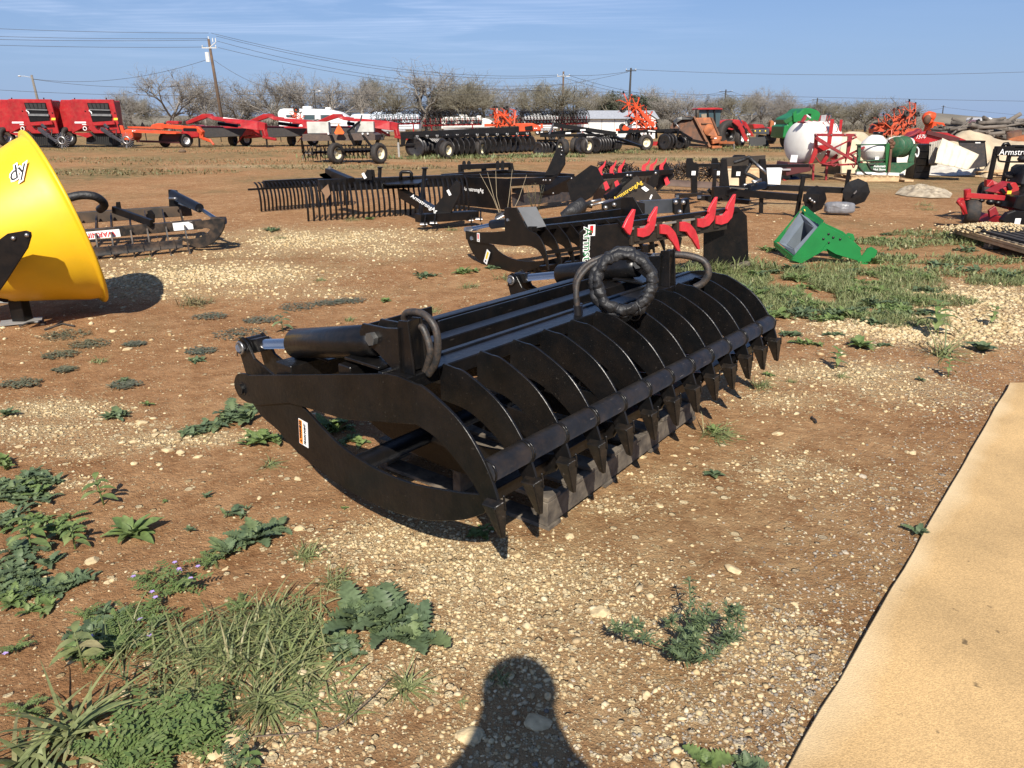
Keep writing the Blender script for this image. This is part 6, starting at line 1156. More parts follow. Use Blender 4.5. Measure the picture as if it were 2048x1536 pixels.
# ---- green baler
def green_baler():
    Y = 46;T = wthing('green_baler','large green round baler behind the white sprayer tank','baler',(fr(340,350,Y).x,Y,0));a = lambda x,y,d=0: fr(x,y,Y+d)
    pl_(T,'rear_gate',GREEN,[a(235,215),a(250,205),a(318,172),a(340,150),a(362,138),a(400,138),a(440,150),a(470,170),a(480,240),a(420,280),a(225,360),a(196,355),a(208,265),a(235,262)],(0,2.2,0),.06)
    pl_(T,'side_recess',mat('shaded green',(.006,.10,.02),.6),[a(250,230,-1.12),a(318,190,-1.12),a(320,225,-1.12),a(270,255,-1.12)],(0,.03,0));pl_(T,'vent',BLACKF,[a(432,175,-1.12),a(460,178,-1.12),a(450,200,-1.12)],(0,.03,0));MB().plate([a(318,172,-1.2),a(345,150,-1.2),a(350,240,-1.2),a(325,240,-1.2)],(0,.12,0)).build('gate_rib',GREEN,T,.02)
    wheel(T,V3(a(300,400,0).x,Y+.2,.6),(.3,-1,0),.6,.4,DECY)
green_baler()
# ---- red sprayer with white tank
zs = zoom(1540,220,6.4);fs = at(zs)
def sprayer():
    Y = 22;T = wthing('field_sprayer','dark red field sprayer with a big white poly tank and folded booms','sprayer',(fs(600,880,Y).x,Y,0));a = lambda x,y,d=0: fs(x,y,Y+d)
    c = a(355,415,.35);r = 240/6.4*(Y+.35)*1.02/FOC;ax = V3(.93,.37,0)
    MB().lathe([(0,-.17),(r*.35,-.155),(r*.65,-.12),(r*.85,-.065),(r*.96,.0),(r,.07),(r,.30),(r*1.012,.31),(r*1.012,.34),(r,.35),(r,.68),(r*1.012,.69),(r*1.012,.72),(r,.73),(r,1.05),(r*.96,1.13),(r*.8,1.2),(0,1.26)],c,ax,56).build('poly_tank',TANKW,T)
    q = c-ax*.13+V3(-.1,-.1,-.42);M = basis(c+V3(-.03,-.0,0)-ax*.10+V3(-.06,-.32,-r*.74),(.69,-.72,0),(0.1,0.1,1));mb = MB();mb.box(None,(.20,.20,.02),M=M);mb.build('white_label',WHITE,T)
    for k in range(3):
        p0 = c+ax*(.25+.2*k);n_ = V3(.37,-.93,0);pts = arc([p0+V3(0,0,r+.03),p0+n_*r*.5+ax*.12+V3(0,0,r*.85),p0+n_*r*.85+ax*.2+V3(0,0,r*.5),p0+n_*r*.8+ax*.32+V3(0,0,r*.62),p0+n_*r*.4+ax*.36+V3(0,0,r*.95)],5);MB().tube(pts,.012,6).build('red_hose',MROON,T)
    MB().plate([a(390,150),a(445,60),a(470,70),a(455,120),a(420,155)],(0,.08,0)).build('pump_bracket',MROON,T);MB().tube([a(465,65),a(520,105)],.025,6).build('valve',WHITE,T);MB().beam(a(360,155,.1),a(740,165,.7),.05,.05).build('tank_strap',MROON,T)
    RS = MROON;B = lambda nm,x0,y0,x1,y1,w_,d0=-.5,d1=-.5,m=RS,h=None: MB().beam(a(x0,y0,d0),a(x1,y1,d1),w_,h or w_).build(nm,m,T,.004)
    MB().plate([a(775,115),a(820,120),a(780,440),a(730,440)],(.02,.08,0)).build('mast',RED,T,.004);MB().plate([a(895,125,.3),a(930,125,.3),a(880,500,.3),a(845,560,.3)],(.02,.07,0)).build('mast',RED,T,.004)
    B('boom_rail',570,318,1095,322,.075);B('boom_rail',590,345,800,480,.06,-.6,-.6);B('boom_arm',610,380,1150,690,.07,-.65,-.75);B('boom_arm',1110,345,790,500,.04,-.4,-.6);B('boom_arm',1210,475,760,690,.055,-.7,-.7);B('boom_arm',1195,688,720,710,.05,-.7,-.7);B('boom_arm',1180,680,1020,560,.06,-.8,-.7);B('boom_arm',1000,600,660,700,.04,-.7,-.7)
    MB().plate([a(575,300,-.45),a(610,330,-.45),a(600,560,-.45),a(540,680,-.45),a(490,690,-.45),a(560,500,-.45)],(0,.08,0)).build('frame_leg',RED,T,.004);MB().plate([a(620,450,-.2),a(740,440,-.2),a(770,480,-.2),a(560,560,-.2),(a(600,470,-.2))],(0,.3,0)).build('frame_panel',RED,T,.004);MB().plate([a(740,510,-.45),a(770,520,-.45),a(750,600,-.45),a(690,690,-.45),a(640,690,-.45),a(700,590,-.45)],(0,.08,0)).build('frame_leg',RED,T,.004);MB().plate([a(995,340,-.2),a(1050,340,-.2),a(1020,520,-.2),a(960,680,-.2),a(980,520,-.2)],(0,.07,0)).build('frame_leg',MROON,T,.004);MB().plate([a(850,560,.2),(a(760,630,.2)),a(820,640,.2),a(870,580,.2)],(0,.06,0)).build('frame_leg',RED,T,.004)
    MB().plate([a(160,660),a(490,690),a(440,770),a(140,830),a(130,770)],(0,.9,0)).build('tank_saddle',mat('dark maroon',(.07,.012,.012),.6),T,.01);MB().plate([a(160,752,-.5),a(265,750,-.5),a(265,772,-.5),a(160,774,-.5)],(0,.01,0)).build('name_plate',mat('grey plate',(.3,.29,.3),.5),T)
    for x,yb in ((540,960),(715,890)): p = a(x,yb,-.4);MB().beam(a(x+15,690,-.4),V3(p.x,p.y,0.0),.05,.05).build('stand_leg',MROON,T);
    MB().beam(a(545,945,-.4),a(720,900,.2),.06,.06).build('base_rail',MROON,T);MB().beam(a(200,940,-.3),a(545,935,-.4),.1,.08).build('base_rail',mat('dark maroon',(.07,.012,.012),.6),T);MB().plate([a(160,880,-.4),a(210,900,-.4),a(245,945,-.4),a(190,945,-.4)],(0,.06,0)).build('frame_foot',RED,T)
    MB().ball(a(310,900,0),.16,.14,.12).build('pump',mat('blue pump',(.02,.05,.15),.5),T);MB().tube([a(270,830,0),a(280,950,0)],.03,6).build('drain_pipe',BLACKF,T)
    for pts in ([(580,590),(640,670),(740,700),(880,690)],[(800,640),(780,690),(820,720),(870,690)],[(1040,560),(1100,640),(1070,740),(1050,690)]): MB().tube(arc([a(*q,-.75) for q in pts],4),.016,6).build('red_hose',MROON,T)
    for x in (590,790,960,1090,640,720): MB().ball(a(x,318 if x not in (640,720) else 560,-.55),.02,.02,.02,6).build('bolt',STEEL,T)
    MB().plate([a(655,65,.5),a(720,62,.5),a(700,170,.5),a(640,165,.5)],(0,.05,0)).build('control_box',mat('grey plate',(.3,.29,.3),.5),T)
    for x0 in (620,700,735): MB().beam(a(x0,165,.5),a(x0+30,70,.5),.03,.03).build('lamp_post',MROON,T)
sprayer()
# ---- green treater with tank and drum on a pallet
def treater():
    Y = 21.4;T = wthing('seed_treater','green skid machine with a round white tank and a green drum','machine',(fs(1450,820,Y).x,Y,0));a = lambda x,y,d=0: fs(x,y,Y+d)
    MB().plate([a(1130,680,-.3),a(1840,670,-.3),a(1840,690,-.3),a(1640,820,-.3),a(1110,800,-.3),a(1090,780,-.3),a(1130,740,-.3)],(0,.06,0)).build('skid_side',DGREEN,T,.006);MB().plate([a(1130,680,.5),a(1840,670,.5),a(1640,820,.5),a(1110,800,.5)],(0,.06,0)).build('skid_side',DGREEN,T,.006);MB().beam(a(1100,805,-.28),a(1640,820,-.28),.12,.07).build('skid_runner',WHITE,T)
    c = a(1330,500,.1);r = 165/6.4*Y/FOC*1.02;MB().lathe([(0,-r*.98),(r*.5,-r*.86),(r*.86,-r*.5),(r,-.06),(r*1.015,-.05),(r*1.015,.05),(r,.06),(r*.86,r*.5),(r*.5,r*.86),(r*.28,r*.98),(0,r*.98)],c,(0,0,1),40).build('poly_tank',TANKW,T);MB().lathe([(0,0),(.12,0),(.13,.02),(.13,.07),(.11,.09),(0,.09)],c+V3(.05,0,r*.97),(0,0,1),20).build('tank_lid',BLACKF,T);MB().box(c+V3(-.03,-r*.86,-r*.62),(.11,.01,.09)).build('white_label',WHITE,T)
    MB().tube([c+V3(math.cos(t)*.0+r*.5,-r*.9*math.cos(t*.5),r*math.sin(t)) for t in [k*.3-1.2 for k in range(9)]],.012,6).build('tank_strap',BLACKF,T)
    p,q = a(1600,475,-.1),a(1810,465,.5);MB().lathe([(0,0),(.26,0),(.275,.02),(.275,.40),(.29,.41),(.29,.47),(.26,.48),(0,.48)],p,q-p,32).build('drum',DGREEN,T)
    for d in (-.2,.45): MB().plate([a(1760,660,d),a(1810,500,d),(a(1860,430,d)),a(1880,440,d),a(1850,560,d),a(1835,670,d)],(0,.06,0)).build('drum_stand',DGREEN,T,.004)
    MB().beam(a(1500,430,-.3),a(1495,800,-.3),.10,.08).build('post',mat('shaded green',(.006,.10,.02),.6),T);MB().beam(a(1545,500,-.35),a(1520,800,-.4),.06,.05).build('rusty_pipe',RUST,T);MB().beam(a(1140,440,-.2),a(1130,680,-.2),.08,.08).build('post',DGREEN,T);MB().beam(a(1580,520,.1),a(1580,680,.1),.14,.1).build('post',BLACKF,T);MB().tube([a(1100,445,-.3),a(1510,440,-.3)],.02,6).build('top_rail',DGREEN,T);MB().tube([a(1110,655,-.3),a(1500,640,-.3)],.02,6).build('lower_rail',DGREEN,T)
    for q_,rr in (((1550,400),.07),((1575,430),.06),((1560,470),.06),((1540,440),.05),((1555,380),.04)): MB().lathe([(0,-.04),(rr,-.03),(rr,.03),(0,.04)],a(*q_,-.3),(.2,-1,.3),10).build('gear_wheel',RUST,T)
    MB().tube(arc([a(1870,470,-.2),a(1900,500,-.2),a(1900,560,-.2),a(1880,600,-.2),a(1860,560,-.2)],5),.02,6).build('white_hose',WHITE,T)
    for pts in ([(1250,680),(1300,760),(1400,790),(1480,780)],[(1230,640),(1270,700),(1350,690)],[(1110,660),(1150,740),(1230,820),(1300,825)],[(1080,640),(1060,580),(1110,560),(1130,600)]): MB().tube(arc([a(*q2,-.36) for q2 in pts],4),.016,6).build('hose',HOSE,T)
    M = basis(a(1410,720,-.335),(1,0,0),(0,0,1));text('Automatic',.085,DECW,T,M,offset=.002);text('Hot Stove',.085,DECW,T,M @ Matrix.Translation((0,-.085,0)),offset=.002)
treater()
p = fs(1330,860,21.3);mb = MB();x0,x1 = fs(1030,860,21).x,fs(1640,860,21).x
pt = thing('wooden_pallet','pale wooden pallet under the green machine','pallet',((x0+x1)/2,21.45,0))
for d in (-.5,.5): MB().box((0,d,.08),(x1-x0+(.1 if d > 0 else 0),.05,.14)).build('stringer',WOODN,pt,.004)
for k in range(8): MB().box((-(x1-x0)/2+.07+(x1-x0-.14)*k/7,0,.16),(.12,1.1,.02)).build('deck_board',WOODN,pt,.003)
for t in (0,1): MB().box(((x1-x0)*(t-.5)+.3*t,.1,.03),(.25,1.2,.05)).build('bottom_board',WOODN,pt,.003)
# ---- tarps, panels and heap on the right
def tarp(label,pts,Y0,depth,m,seed,name='tarp_mound',cat='tarp',base_y=None):
    """a draped ridge: outline of the top traced at distance Y0, falling to the ground in front and behind"""
    rr = random.Random(seed);mb = MB();ridge = [fr(x,y,Y0) for x,y in pts];rd = []
    for a_,b_ in zip(ridge,ridge[1:]):
        for k in range(7): rd.append(a_.lerp(b_,k/7))
    rd.append(ridge[-1]);rows = []
    NV = 22
    for j in range(NV+1):
        t = j/NV*2-1;row = []
        for p_ in rd:
            h = max(0,p_.z)*max(0,1-abs(t) ** 1.5) ;q_ = V3(p_.x,Y0+t*depth*(.5+.5*min(1,p_.z)),h);nz = mnoise.noise(V3(q_.x*1.6,q_.y*2.2,q_.z*1.4+seed))*.10+mnoise.noise(V3(q_.x*5,q_.y*5,q_.z*4+seed))*.035
            q_ += V3(nz*.8,-abs(nz)*1.2,nz if 0 < j < NV else 0);q_.z = max(0.0,q_.z);row.append(mb.v(q_))
        rows.append(row)
    for a_,b_ in zip(rows,rows[1:]):
        for k in range(len(rd)-1): mb._f([a_[k],a_[k+1],b_[k+1],b_[k]],True)
    c = sum(rd,V3(0,0,0))/len(rd);return tag(mb.build(name,m,None,base=(c.x,Y0,0)),label,cat)
tarp('big tan tarp draped over a tall mound behind the black hopper',[(1440,400),(1530,350),(1590,305),(1640,296),(1700,310),(1790,345),(1900,385),(2050,400),(2200,440)],27,1.6,TARP,3)
tarp('low tan tarp heap behind the red sprayer booms',[(640,420),(690,330),(740,308),(800,318),(880,335),(960,370),(1010,400)],27.5,1.2,TARP,8)
tarp('tan canvas cover standing right behind the sprayer frame',[(640,430),(660,350),(720,345),(800,362),(860,390),(880,470)],24,.7,CANVAS,12)
tarp('pale plastic sheet draped behind the white tank',[(990,420),(1030,350),(1080,338),(1140,345),(1190,380)],24.5,.7,mat('milky plastic sheet',(.6,.56,.48),.5,bump=.4,bscale=6),15)
def hopper_black():
    Y = 22.6;a = lambda x,y,d=0: fr(x,y,Y+d);T = wthing('black_bucket','tall black steel bucket leaning behind the tan canvas panel','bucket',(a(1680,570).x,Y,0))
    MB().plate([a(1555,380),a(1750,380),a(1760,570),a(1640,590),a(1600,520)],(0,.05,0)).build('back_plate',mat('faded black',(.028,.028,.03),.55,dust=.15),T,.006);MB().plate([a(1750,380),a(1770,570),a(1760,575,.7),a(1740,385,.7)],(.05,0,0)).build('side_plate',BLACKF,T,.006);MB().plate([a(1550,375),a(1752,378),a(1752,388),a(1550,386)],(0,.12,0)).build('top_lip',BLACKF,T);MB().plate([a(1683,385,-.04),a(1722,385,-.04),a(1722,398,-.04),a(1683,398,-.04)],(0,.01,0)).build('white_decal',DECW,T)
hopper_black()
def draped(label,quad,Y,m,seed,name='canvas_sheet',sag=.05,dback=.5):
    mb = MB();NU,NV = 26,14;q = [fr(x,y,Y+d) for x,y,d in quad];rows = []
    for j in range(NV+1):
        row = []
        for i in range(NU+1):
            p_ = q[0].lerp(q[1],i/NU).lerp(q[3].lerp(q[2],i/NU),j/NV);n_ = math.sin(i*1.25+.5*math.sin(j*.4)+seed)*sag*.6+mnoise.noise(p_*3+V3(seed,0,0))*sag
            row.append(mb.v(p_+V3(0,n_,n_*.2)))
        rows.append(row)
    for a_,b_ in zip(rows,rows[1:]):
        for i in range(NU): mb._f([a_[i],a_[i+1],b_[i+1],b_[i]],True)
    c = sum(q,V3(0,0,0))/4;o = mb.build(name,m,None,base=(c.x,c.y,0));md = o.modifiers.new('thickness','SOLIDIFY');md.thickness = .012;return tag(o,label,'canvas')
draped('slanted cream canvas sheet with ridges, in front of the black bucket',[(1440,362,0),(1712,485,0),(1635,598,-.5),(1380,545,-.5)],21.9,mat('cream canvas',(.62,.54,.40),.85,0,.1,4,bump=.2),1)
draped('grey fabric panel standing beside the cream canvas sheet',[(1338,395,.2),(1432,372,.2),(1385,560,0),(1335,555,0)],22.1,mat('grey beige felt',(.34,.31,.26),.9,bump=.3),4)
mb = MB();p,q = fr(1245,405,22.4),fr(1336,552,22.4);mb.box(((p.x+q.x)/2,22.5,max(p.z,.1)/2),(q.x-p.x,.5,p.z));
for k in range(4): mb.box(((p.x+q.x)/2,22.24,p.z*(.2+.2*k)),(q.x-p.x-.1,.04,.02))
tag(mb.build('black_crate',BLACKF,None,.03,base=((p.x+q.x)/2,22.5,0)),'dark boxy crate between the green drum and the canvas sheets','crate')
rag('plastic_sheet','translucent tan plastic sheet spread on the dirt right of the green machine','sheet',[fr(1200,625,gy(345))*1,G(1830,338),G(1900,331),G(1960,333),G(1990,340),G(1960,350),G(1900,352),G(1840,350)],23,.18,mat('milky plastic sheet',(.6,.56,.48),.5),2.5,7)
rag('canvas_rag','brown canvas bunched at the foot of the cream canvas sheet','canvas',[G(1940,352),G(1955,342),G(1985,338),G(2000,348),G(1975,356)],22,.35,TARP,3,21)
mb = MB();rr = random.Random(6)
for k in range(14): p = fr(1900+rr.uniform(-80,100),575+rr.uniform(-30,25),22.8+rr.uniform(-.3,.6));p.z = .03+.035*(k // 3);mb.box(p,(1.1,.12,.03),rr.uniform(-.06,.06))
tag(mb.build('lumber_stack',WOODN,None,base=(fr(1900,580,22.8).x,22.8,0)),'low stack of pale boards beside the tan tarp mound','lumber')
def red_hood():
    Y = 26;a = lambda x,y,d=0: fr(x,y,Y+d);T = wthing('corn_header_snout','glossy red machine hood lying behind the green drum','machine hood',(a(1350,420).x,Y,0))
    MB().plate([a(1165,375),a(1225,318),a(1260,308),a(1420,318),a(1560,372),a(1560,380),a(1430,378),a(1330,400),a(1230,400)],(0,.9,0)).build('hood',RED,T,.08);MB().plate([a(1140,360,-.3),a(1225,315,-.3),a(1265,285,-.3),a(1270,312,-.3),a(1200,345,-.3)],(0,.3,0)).build('snout_tip',MROON,T,.02);MB().beam(a(1320,315,-.5),a(1560,375,-.5),.08,.12).build('hood_edge',mat('dark maroon',(.07,.012,.012),.6),T);MB().beam(a(1350,395,0),V3(a(1350,395).x,Y,0),.5,.4).build('base',BLACKF,T)
    M = basis(a(1275,350,-.465),(1,0,.05),(0,0,1));text('1570',.17,DECW,T,M,'number',shear=.3)
red_hood()
# ---- hay tedders with folded spider rotors
def spider(T,c,ax,r,narm,rr,m=ORANGE):
    ax = Vector(ax).normalized();x = ax.orthogonal().normalized();y = ax.cross(x);mb = MB();mb.cyl(c-ax*.12,c+ax*.12,.09,10)
    for k in range(narm):
        t = k*2*math.pi/narm+rr;d = x*math.cos(t)+y*math.sin(t);e = c+d*r;mb.beam(c,e,.06,.05);mb.tube([e,e+ax*-.30+d*.12],.014,5);mb.tube([e-d*.02,e-d*.02+ax*-.30+d*.05],.014,5)
    o = mb.build('rotor',m,T);
    for k in range(narm):
        t = k*2*math.pi/narm+rr;d = x*math.cos(t)+y*math.sin(t)
        if k % 2 == 0: MB().cyl(c+d*r*.98,c+d*(r+.14),.05,8).build('tine_mount',BLACKF,T)
def tedder(name,label,f,rotors,beams,wheels,Y,base,m=ORANGE,group=None):
    T = wthing(name,label,'tedder',base,group);rr = random.Random(int(base[0]*10))
    for x0,y0,x1,y1,w_ in beams: MB().beam(f(x0,y0,Y),f(x1,y1,Y+rr.uniform(-.3,.3)),w_,w_).build('frame_beam',m,T,.01)
    for x,y,d,ax,r in rotors: spider(T,f(x,y,Y+d),ax,r,7,rr.random(),m)
    for x,y,d,r in wheels: wheel(T,f(x,y,Y+d),(.4,-1,.2),r,.16,BLACKF,rimr=.45,tread=False)
    return T
tedder('hay_tedder','orange red hay tedder folded high above the disc harrows',fm,[(415,150,0,(.5,-1,.4),.75),(500,190,-.3,(.6,-1,.2),.7),(560,260,.2,(.7,-1,.3),.7),(500,320,-.4,(.5,-1,.5),.7),(620,310,0,(.6,-1,.3),.7),(640,370,-.2,(.4,-1,.6),.6),(560,375,.4,(.6,-1,.3),.6)],
       [(470,150,690,390,.22),(430,190,620,400,.16),(500,300,690,350,.1),(280,430,720,415,.16),(360,400,420,440,.3),(440,290,560,400,.12)],[(352,205,-.2,.24),(437,340,-.3,.2),(350,400,0,.25)],52,(fm(520,560,52).x,52))
f5 = at(zoom(980,140,3.531))
tedder('hay_tedder','orange red hay tedder with rotors folded up above the wide disc harrow',f5,[(50,320,0,(1,-.5,.2),.5),(100,330,.2,(1,-.6,.1),.5),(60,370,-.2,(.8,-1,.4),.5),(140,350,.3,(.7,-.8,.1),.5),(175,330,.1,(1,-.5,.1),.5)],
       [(30,270,40,400,.12),(120,275,90,400,.12),(45,320,130,320,.14),(180,290,170,390,.1),(60,290,150,380,.10),(-40,390,260,385,.18)],[(30,267,0,.16),(118,267,0,.16)],54,(f5(90,480,54).x,54))
def orange_chassis():
    Y = 52;a = lambda x,y,d=0: f5(x,y,Y+d);T = wthing('disc_mower','orange red mower body partly hidden behind the wide disc harrow','mower',(a(250,480).x,Y,0))
    pl_(T,'body',ORANGE,[a(200,390),a(230,375),a(300,375),a(350,395),a(360,430),a(200,440)],(0,1.4,0),.06);pl_(T,'vent_panel',BLACKF,[a(245,400,-.75),a(300,392,-.75),a(305,425,-.75),a(250,425,-.75)],(0,.06,0));pl_(T,'marker',ORANGE,[a(358,380),a(372,380),a(374,410),a(356,412)],(0,.1,0))
    for x in (312,325): MB().plate([a(x,408,-.76),a(x+8,408,-.76),a(x+8,416,-.76),a(x,416,-.76)],(0,.02,0)).build('white_decal',DECW,T)
    pl_(T,'tine_guard',ORANGE,[a(150,455,-.4),a(275,455,-.4),a(275,470,-.4),a(150,470,-.4)],(0,.3,0));wheel(T,V3(a(230,480,.5).x,Y+.4,.4),(.4,-1,0),.4,.3,BLACKF)
orange_chassis()
f4b = lambda x,y,Y: f4(x,y,Y)
tedder('hay_tedder','small orange tedder in front of the long white camper',f4,[(440,180,0,(.6,-1,.2),.45),(425,220,.2,(.8,-1,.3),.5),(480,230,-.2,(.5,-1,.2),.45)],[(440,150,440,260,.14),(400,220,500,235,.10),(440,260,445,340,.16)],[(444,157,0,.28)],70,(f4(445,340,70).x,70))
tedder('hay_tedder','dark orange tedder with a tangle of folded rotors behind the white tank',fr,[(1200,175,0,(.5,-1,.3),.75),(1235,180,.3,(1,-.6,.2),.7),(1140,215,-.2,(.6,-1,.4),.7),(1080,235,0,(.4,-1,.3),.7),(1020,260,.2,(.7,-1,.2),.7),(1060,290,-.3,(.5,-1,.5),.7),(975,290,0,(.6,-1,.3),.7),(1150,270,.1,(.3,-1,.6),.7),(1190,245,.4,(.8,-1,.2),.6)],
       [(960,310,1240,170,.2),(990,330,1210,240,.16),(1020,260,1200,150,.12),(930,325,1220,320,.22),(1130,310,1260,295,.2)],[(1047,245,-.3,.2),(1168,178,-.4,.2),(1250,180,-.3,.16)],50,(fr(1090,380,50).x,50),m=mat('dull orange red',(.48,.075,.03),.5,0,.2,4,dust=.15))
pl_T = thing('hay_rake_cover','dark orange machine panel at the left end of the folded tedder','machine',(fr(950,330,50.5).x,50.5,0),world=True)
pl_(pl_T,'panel',mat('dull orange red',(.48,.075,.03),.5),[fr(905,290,50.5),fr(930,250,50.5),fr(985,240,50.5),fr(990,290,50.5),fr(960,330,50.5),fr(905,325,50.5)],(0,.8,0),.03);pl_(pl_T,'panel_edge',BLACKF,[fr(900,290,50),fr(930,243,50),fr(1000,238,50),fr(985,248,50),fr(935,255,50),fr(908,292,50)],(0,.2,0));MB().beam(fr(945,320,50.5),V3(fr(945,320,50.5).x,50.5,0),.3,.3).build('pedestal',BLACKF,pl_T)
def orange_spout():
    Y = 48;a = lambda x,y,d=0: fr(x,y,Y+d);T = wthing('forage_blower','orange hopper machine with a bent spout, right of the folded tedder','machine',(a(1380,350).x,Y,0))
    pl_(T,'hopper',ORANGE,[a(1320,310),a(1345,235),a(1420,245),a(1445,280),a(1448,320)],(0,.9,0),.03);MB().tube(arc([a(1340,245),a(1325,215),a(1335,198),a(1368,205)],4),[.28]*5+[.32]*4+[.3]*4,12).build('spout',ORANGE,T);MB().ball(a(1325,222,-.3),.22,.2,.3).build('spout_joint',RUST,T);pl_(T,'side_vents',RUST,[a(1395,250,-.46),a(1435,270,-.46),a(1440,300,-.46),a(1400,290,-.46)],(0,.03,0));MB().beam(a(1380,315),V3(a(1380,315).x,Y,0),.9,.6).build('chassis',BLACKF,T)
orange_spout()
# ---- wheel rakes: rows of dark tines above thin red bars
def wheel_rakes():
    Y = 66;rr = random.Random(31)
    for (fz,x0,x1,y0,y1,nw,lab) in ((f4,1050,1420,275,262,9,'red hay rake with dark slanting tines in front of the pale campers'),(f4,1440,1900,280,270,11,'red hay rake with dark tines left of the folded orange tedder'),(f5,205,480,385,380,12,'red hay rake with a long row of dark wheels, left of the brown pole'),(f5,470,690,382,376,10,'red hay rake with dark wheels, right of the brown pole')):
        a,b = fz(x0,y0,Y),fz(x1,y1,Y);T = wthing('hay_rake',lab,'rake',((a.x+b.x)/2,Y),'red hay rakes')
        MB().beam(a,b,.16,.14).build('main_bar',RED,T,.01);MB().beam(a+V3(0,.3,.35),b+V3(0,.3,.3),.08,.08).build('upper_bar',RED,T)
        for k in range(nw):
            c = a.lerp(b,(k+.5)/nw)+V3(0,-.25,.55);mb = MB();ax = V3(.8,-.5,.25+rr.uniform(-.1,.1)).normalized();r = .62;mb.ring(c,ax,r*.8,.03,20,5)
            x = ax.orthogonal().normalized();y = ax.cross(x)
            for j in range(20): t = j*.314;d = x*math.cos(t)+y*math.sin(t);mb.tube([c+d*r*.3,c+d*r*.8,c+d*r*1.15+y*.05],.016,4)
            mb.build('rake_wheel',BLACKF,T);MB().beam(c,a.lerp(b,(k+.5)/nw),.06,.06).build('wheel_arm',RED,T)
        for t in (.15,.85): p = a.lerp(b,t);MB().beam(p,V3(p.x,p.y,.35),.1,.1).build('leg_post',RED,T);wheel(T,V3(p.x,p.y-.1,.33),(.3,-1,0),.33,.2,BLACKF,tread=False)
wheel_rakes()
# ---- campers, shed, pickup, low buildings
def camper(fz,x0,x1,ytop,ybot,Y,label,m,slide=True,nose=True):
    a = lambda x,y,d=0: fz(x,y,Y+d);p,q = a(x0,ytop),a(x1,ybot);T = wthing('camper_trailer',label,'camper',((p.x+q.x)/2,Y),'campers in the far row');L = q.x-p.x;h = p.z
    prof = [(p.x,0.7),(p.x,h*.86),(p.x+.25,h*.96),(p.x+.7,h)]+([(q.x-L*.30,h*.98),(q.x-L*.12,h*.88),(q.x-.1,h*.70),(q.x,h*.55),(q.x-.05,.9)] if nose else [(q.x-.3,h),(q.x,h*.92),(q.x,.7)])
    MB().plate([V3(x,Y,z) for x,z in prof],(0,2.5,0)).build('body',m,T,.08)
    MB().beam(V3(p.x+.3,Y-1.26,.62),V3(q.x-L*.2,Y-1.26,.62),.03,.22).build('skirt',mat('camper skirt',(.3,.3,.31),.5),T);MB().beam(V3(p.x+.2,Y-1.27,h*.45),V3(q.x-L*.1,Y-1.27,h*.45),.02,.10).build('stripe',mat('camper stripe',(.35,.33,.32),.5),T)
    for t,s in ((.18,.5),(.45,.7),(.68,.55)):
        w_ = MB().plate([V3(p.x+L*t-s,Y-1.27,h*.58),V3(p.x+L*t+s,Y-1.27,h*.58),V3(p.x+L*t+s,Y-1.27,h*.78),V3(p.x+L*t-s,Y-1.27,h*.78)],(0,.03,0)).build('window',mat('window frame grey',(.25,.25,.26),.4),T);MB().plate([V3(p.x+L*t-s*.85,Y-1.29,h*.60),V3(p.x+L*t+s*.85,Y-1.29,h*.60),V3(p.x+L*t+s*.85,Y-1.29,h*.76),V3(p.x+L*t-s*.85,Y-1.29,h*.76)],(0,.02,0)).build('pane',GLASS,w_)
    MB().box((p.x+L*.4,Y,h+.12),(1.0,.8,.28)).build('roof_unit',m,T,.05);MB().box((p.x+L*.7,Y,h+.05),(.6,.6,.2)).build('roof_vent',m,T,.03)
    for t in (.42,.52): wheel(T,V3(p.x+L*t,Y-1.1,.36),(0,-1,0),.36,.22,WHITE,tread=False)
RVM = mat('camper white',(.72,.72,.70),.4,0,.04);RVB = mat('camper pale blue',(.62,.68,.74),.4,0,.04)
camper(f4,318,870,148,300,90,'long white camper with a sloping nose behind the red mowers',RVM)
camper(f4,880,1420,190,310,88,'pale blue white camper behind the dark rake tines',RVB,nose=False)
camper(f4,1590,2010,212,310,92,'cream white camper left of the folded orange tedder',mat('camper cream',(.68,.66,.6),.45,0,.05))
camper(f5,230,480,322,400,95,'low white trailer left of the brown utility pole',RVM,nose=False)
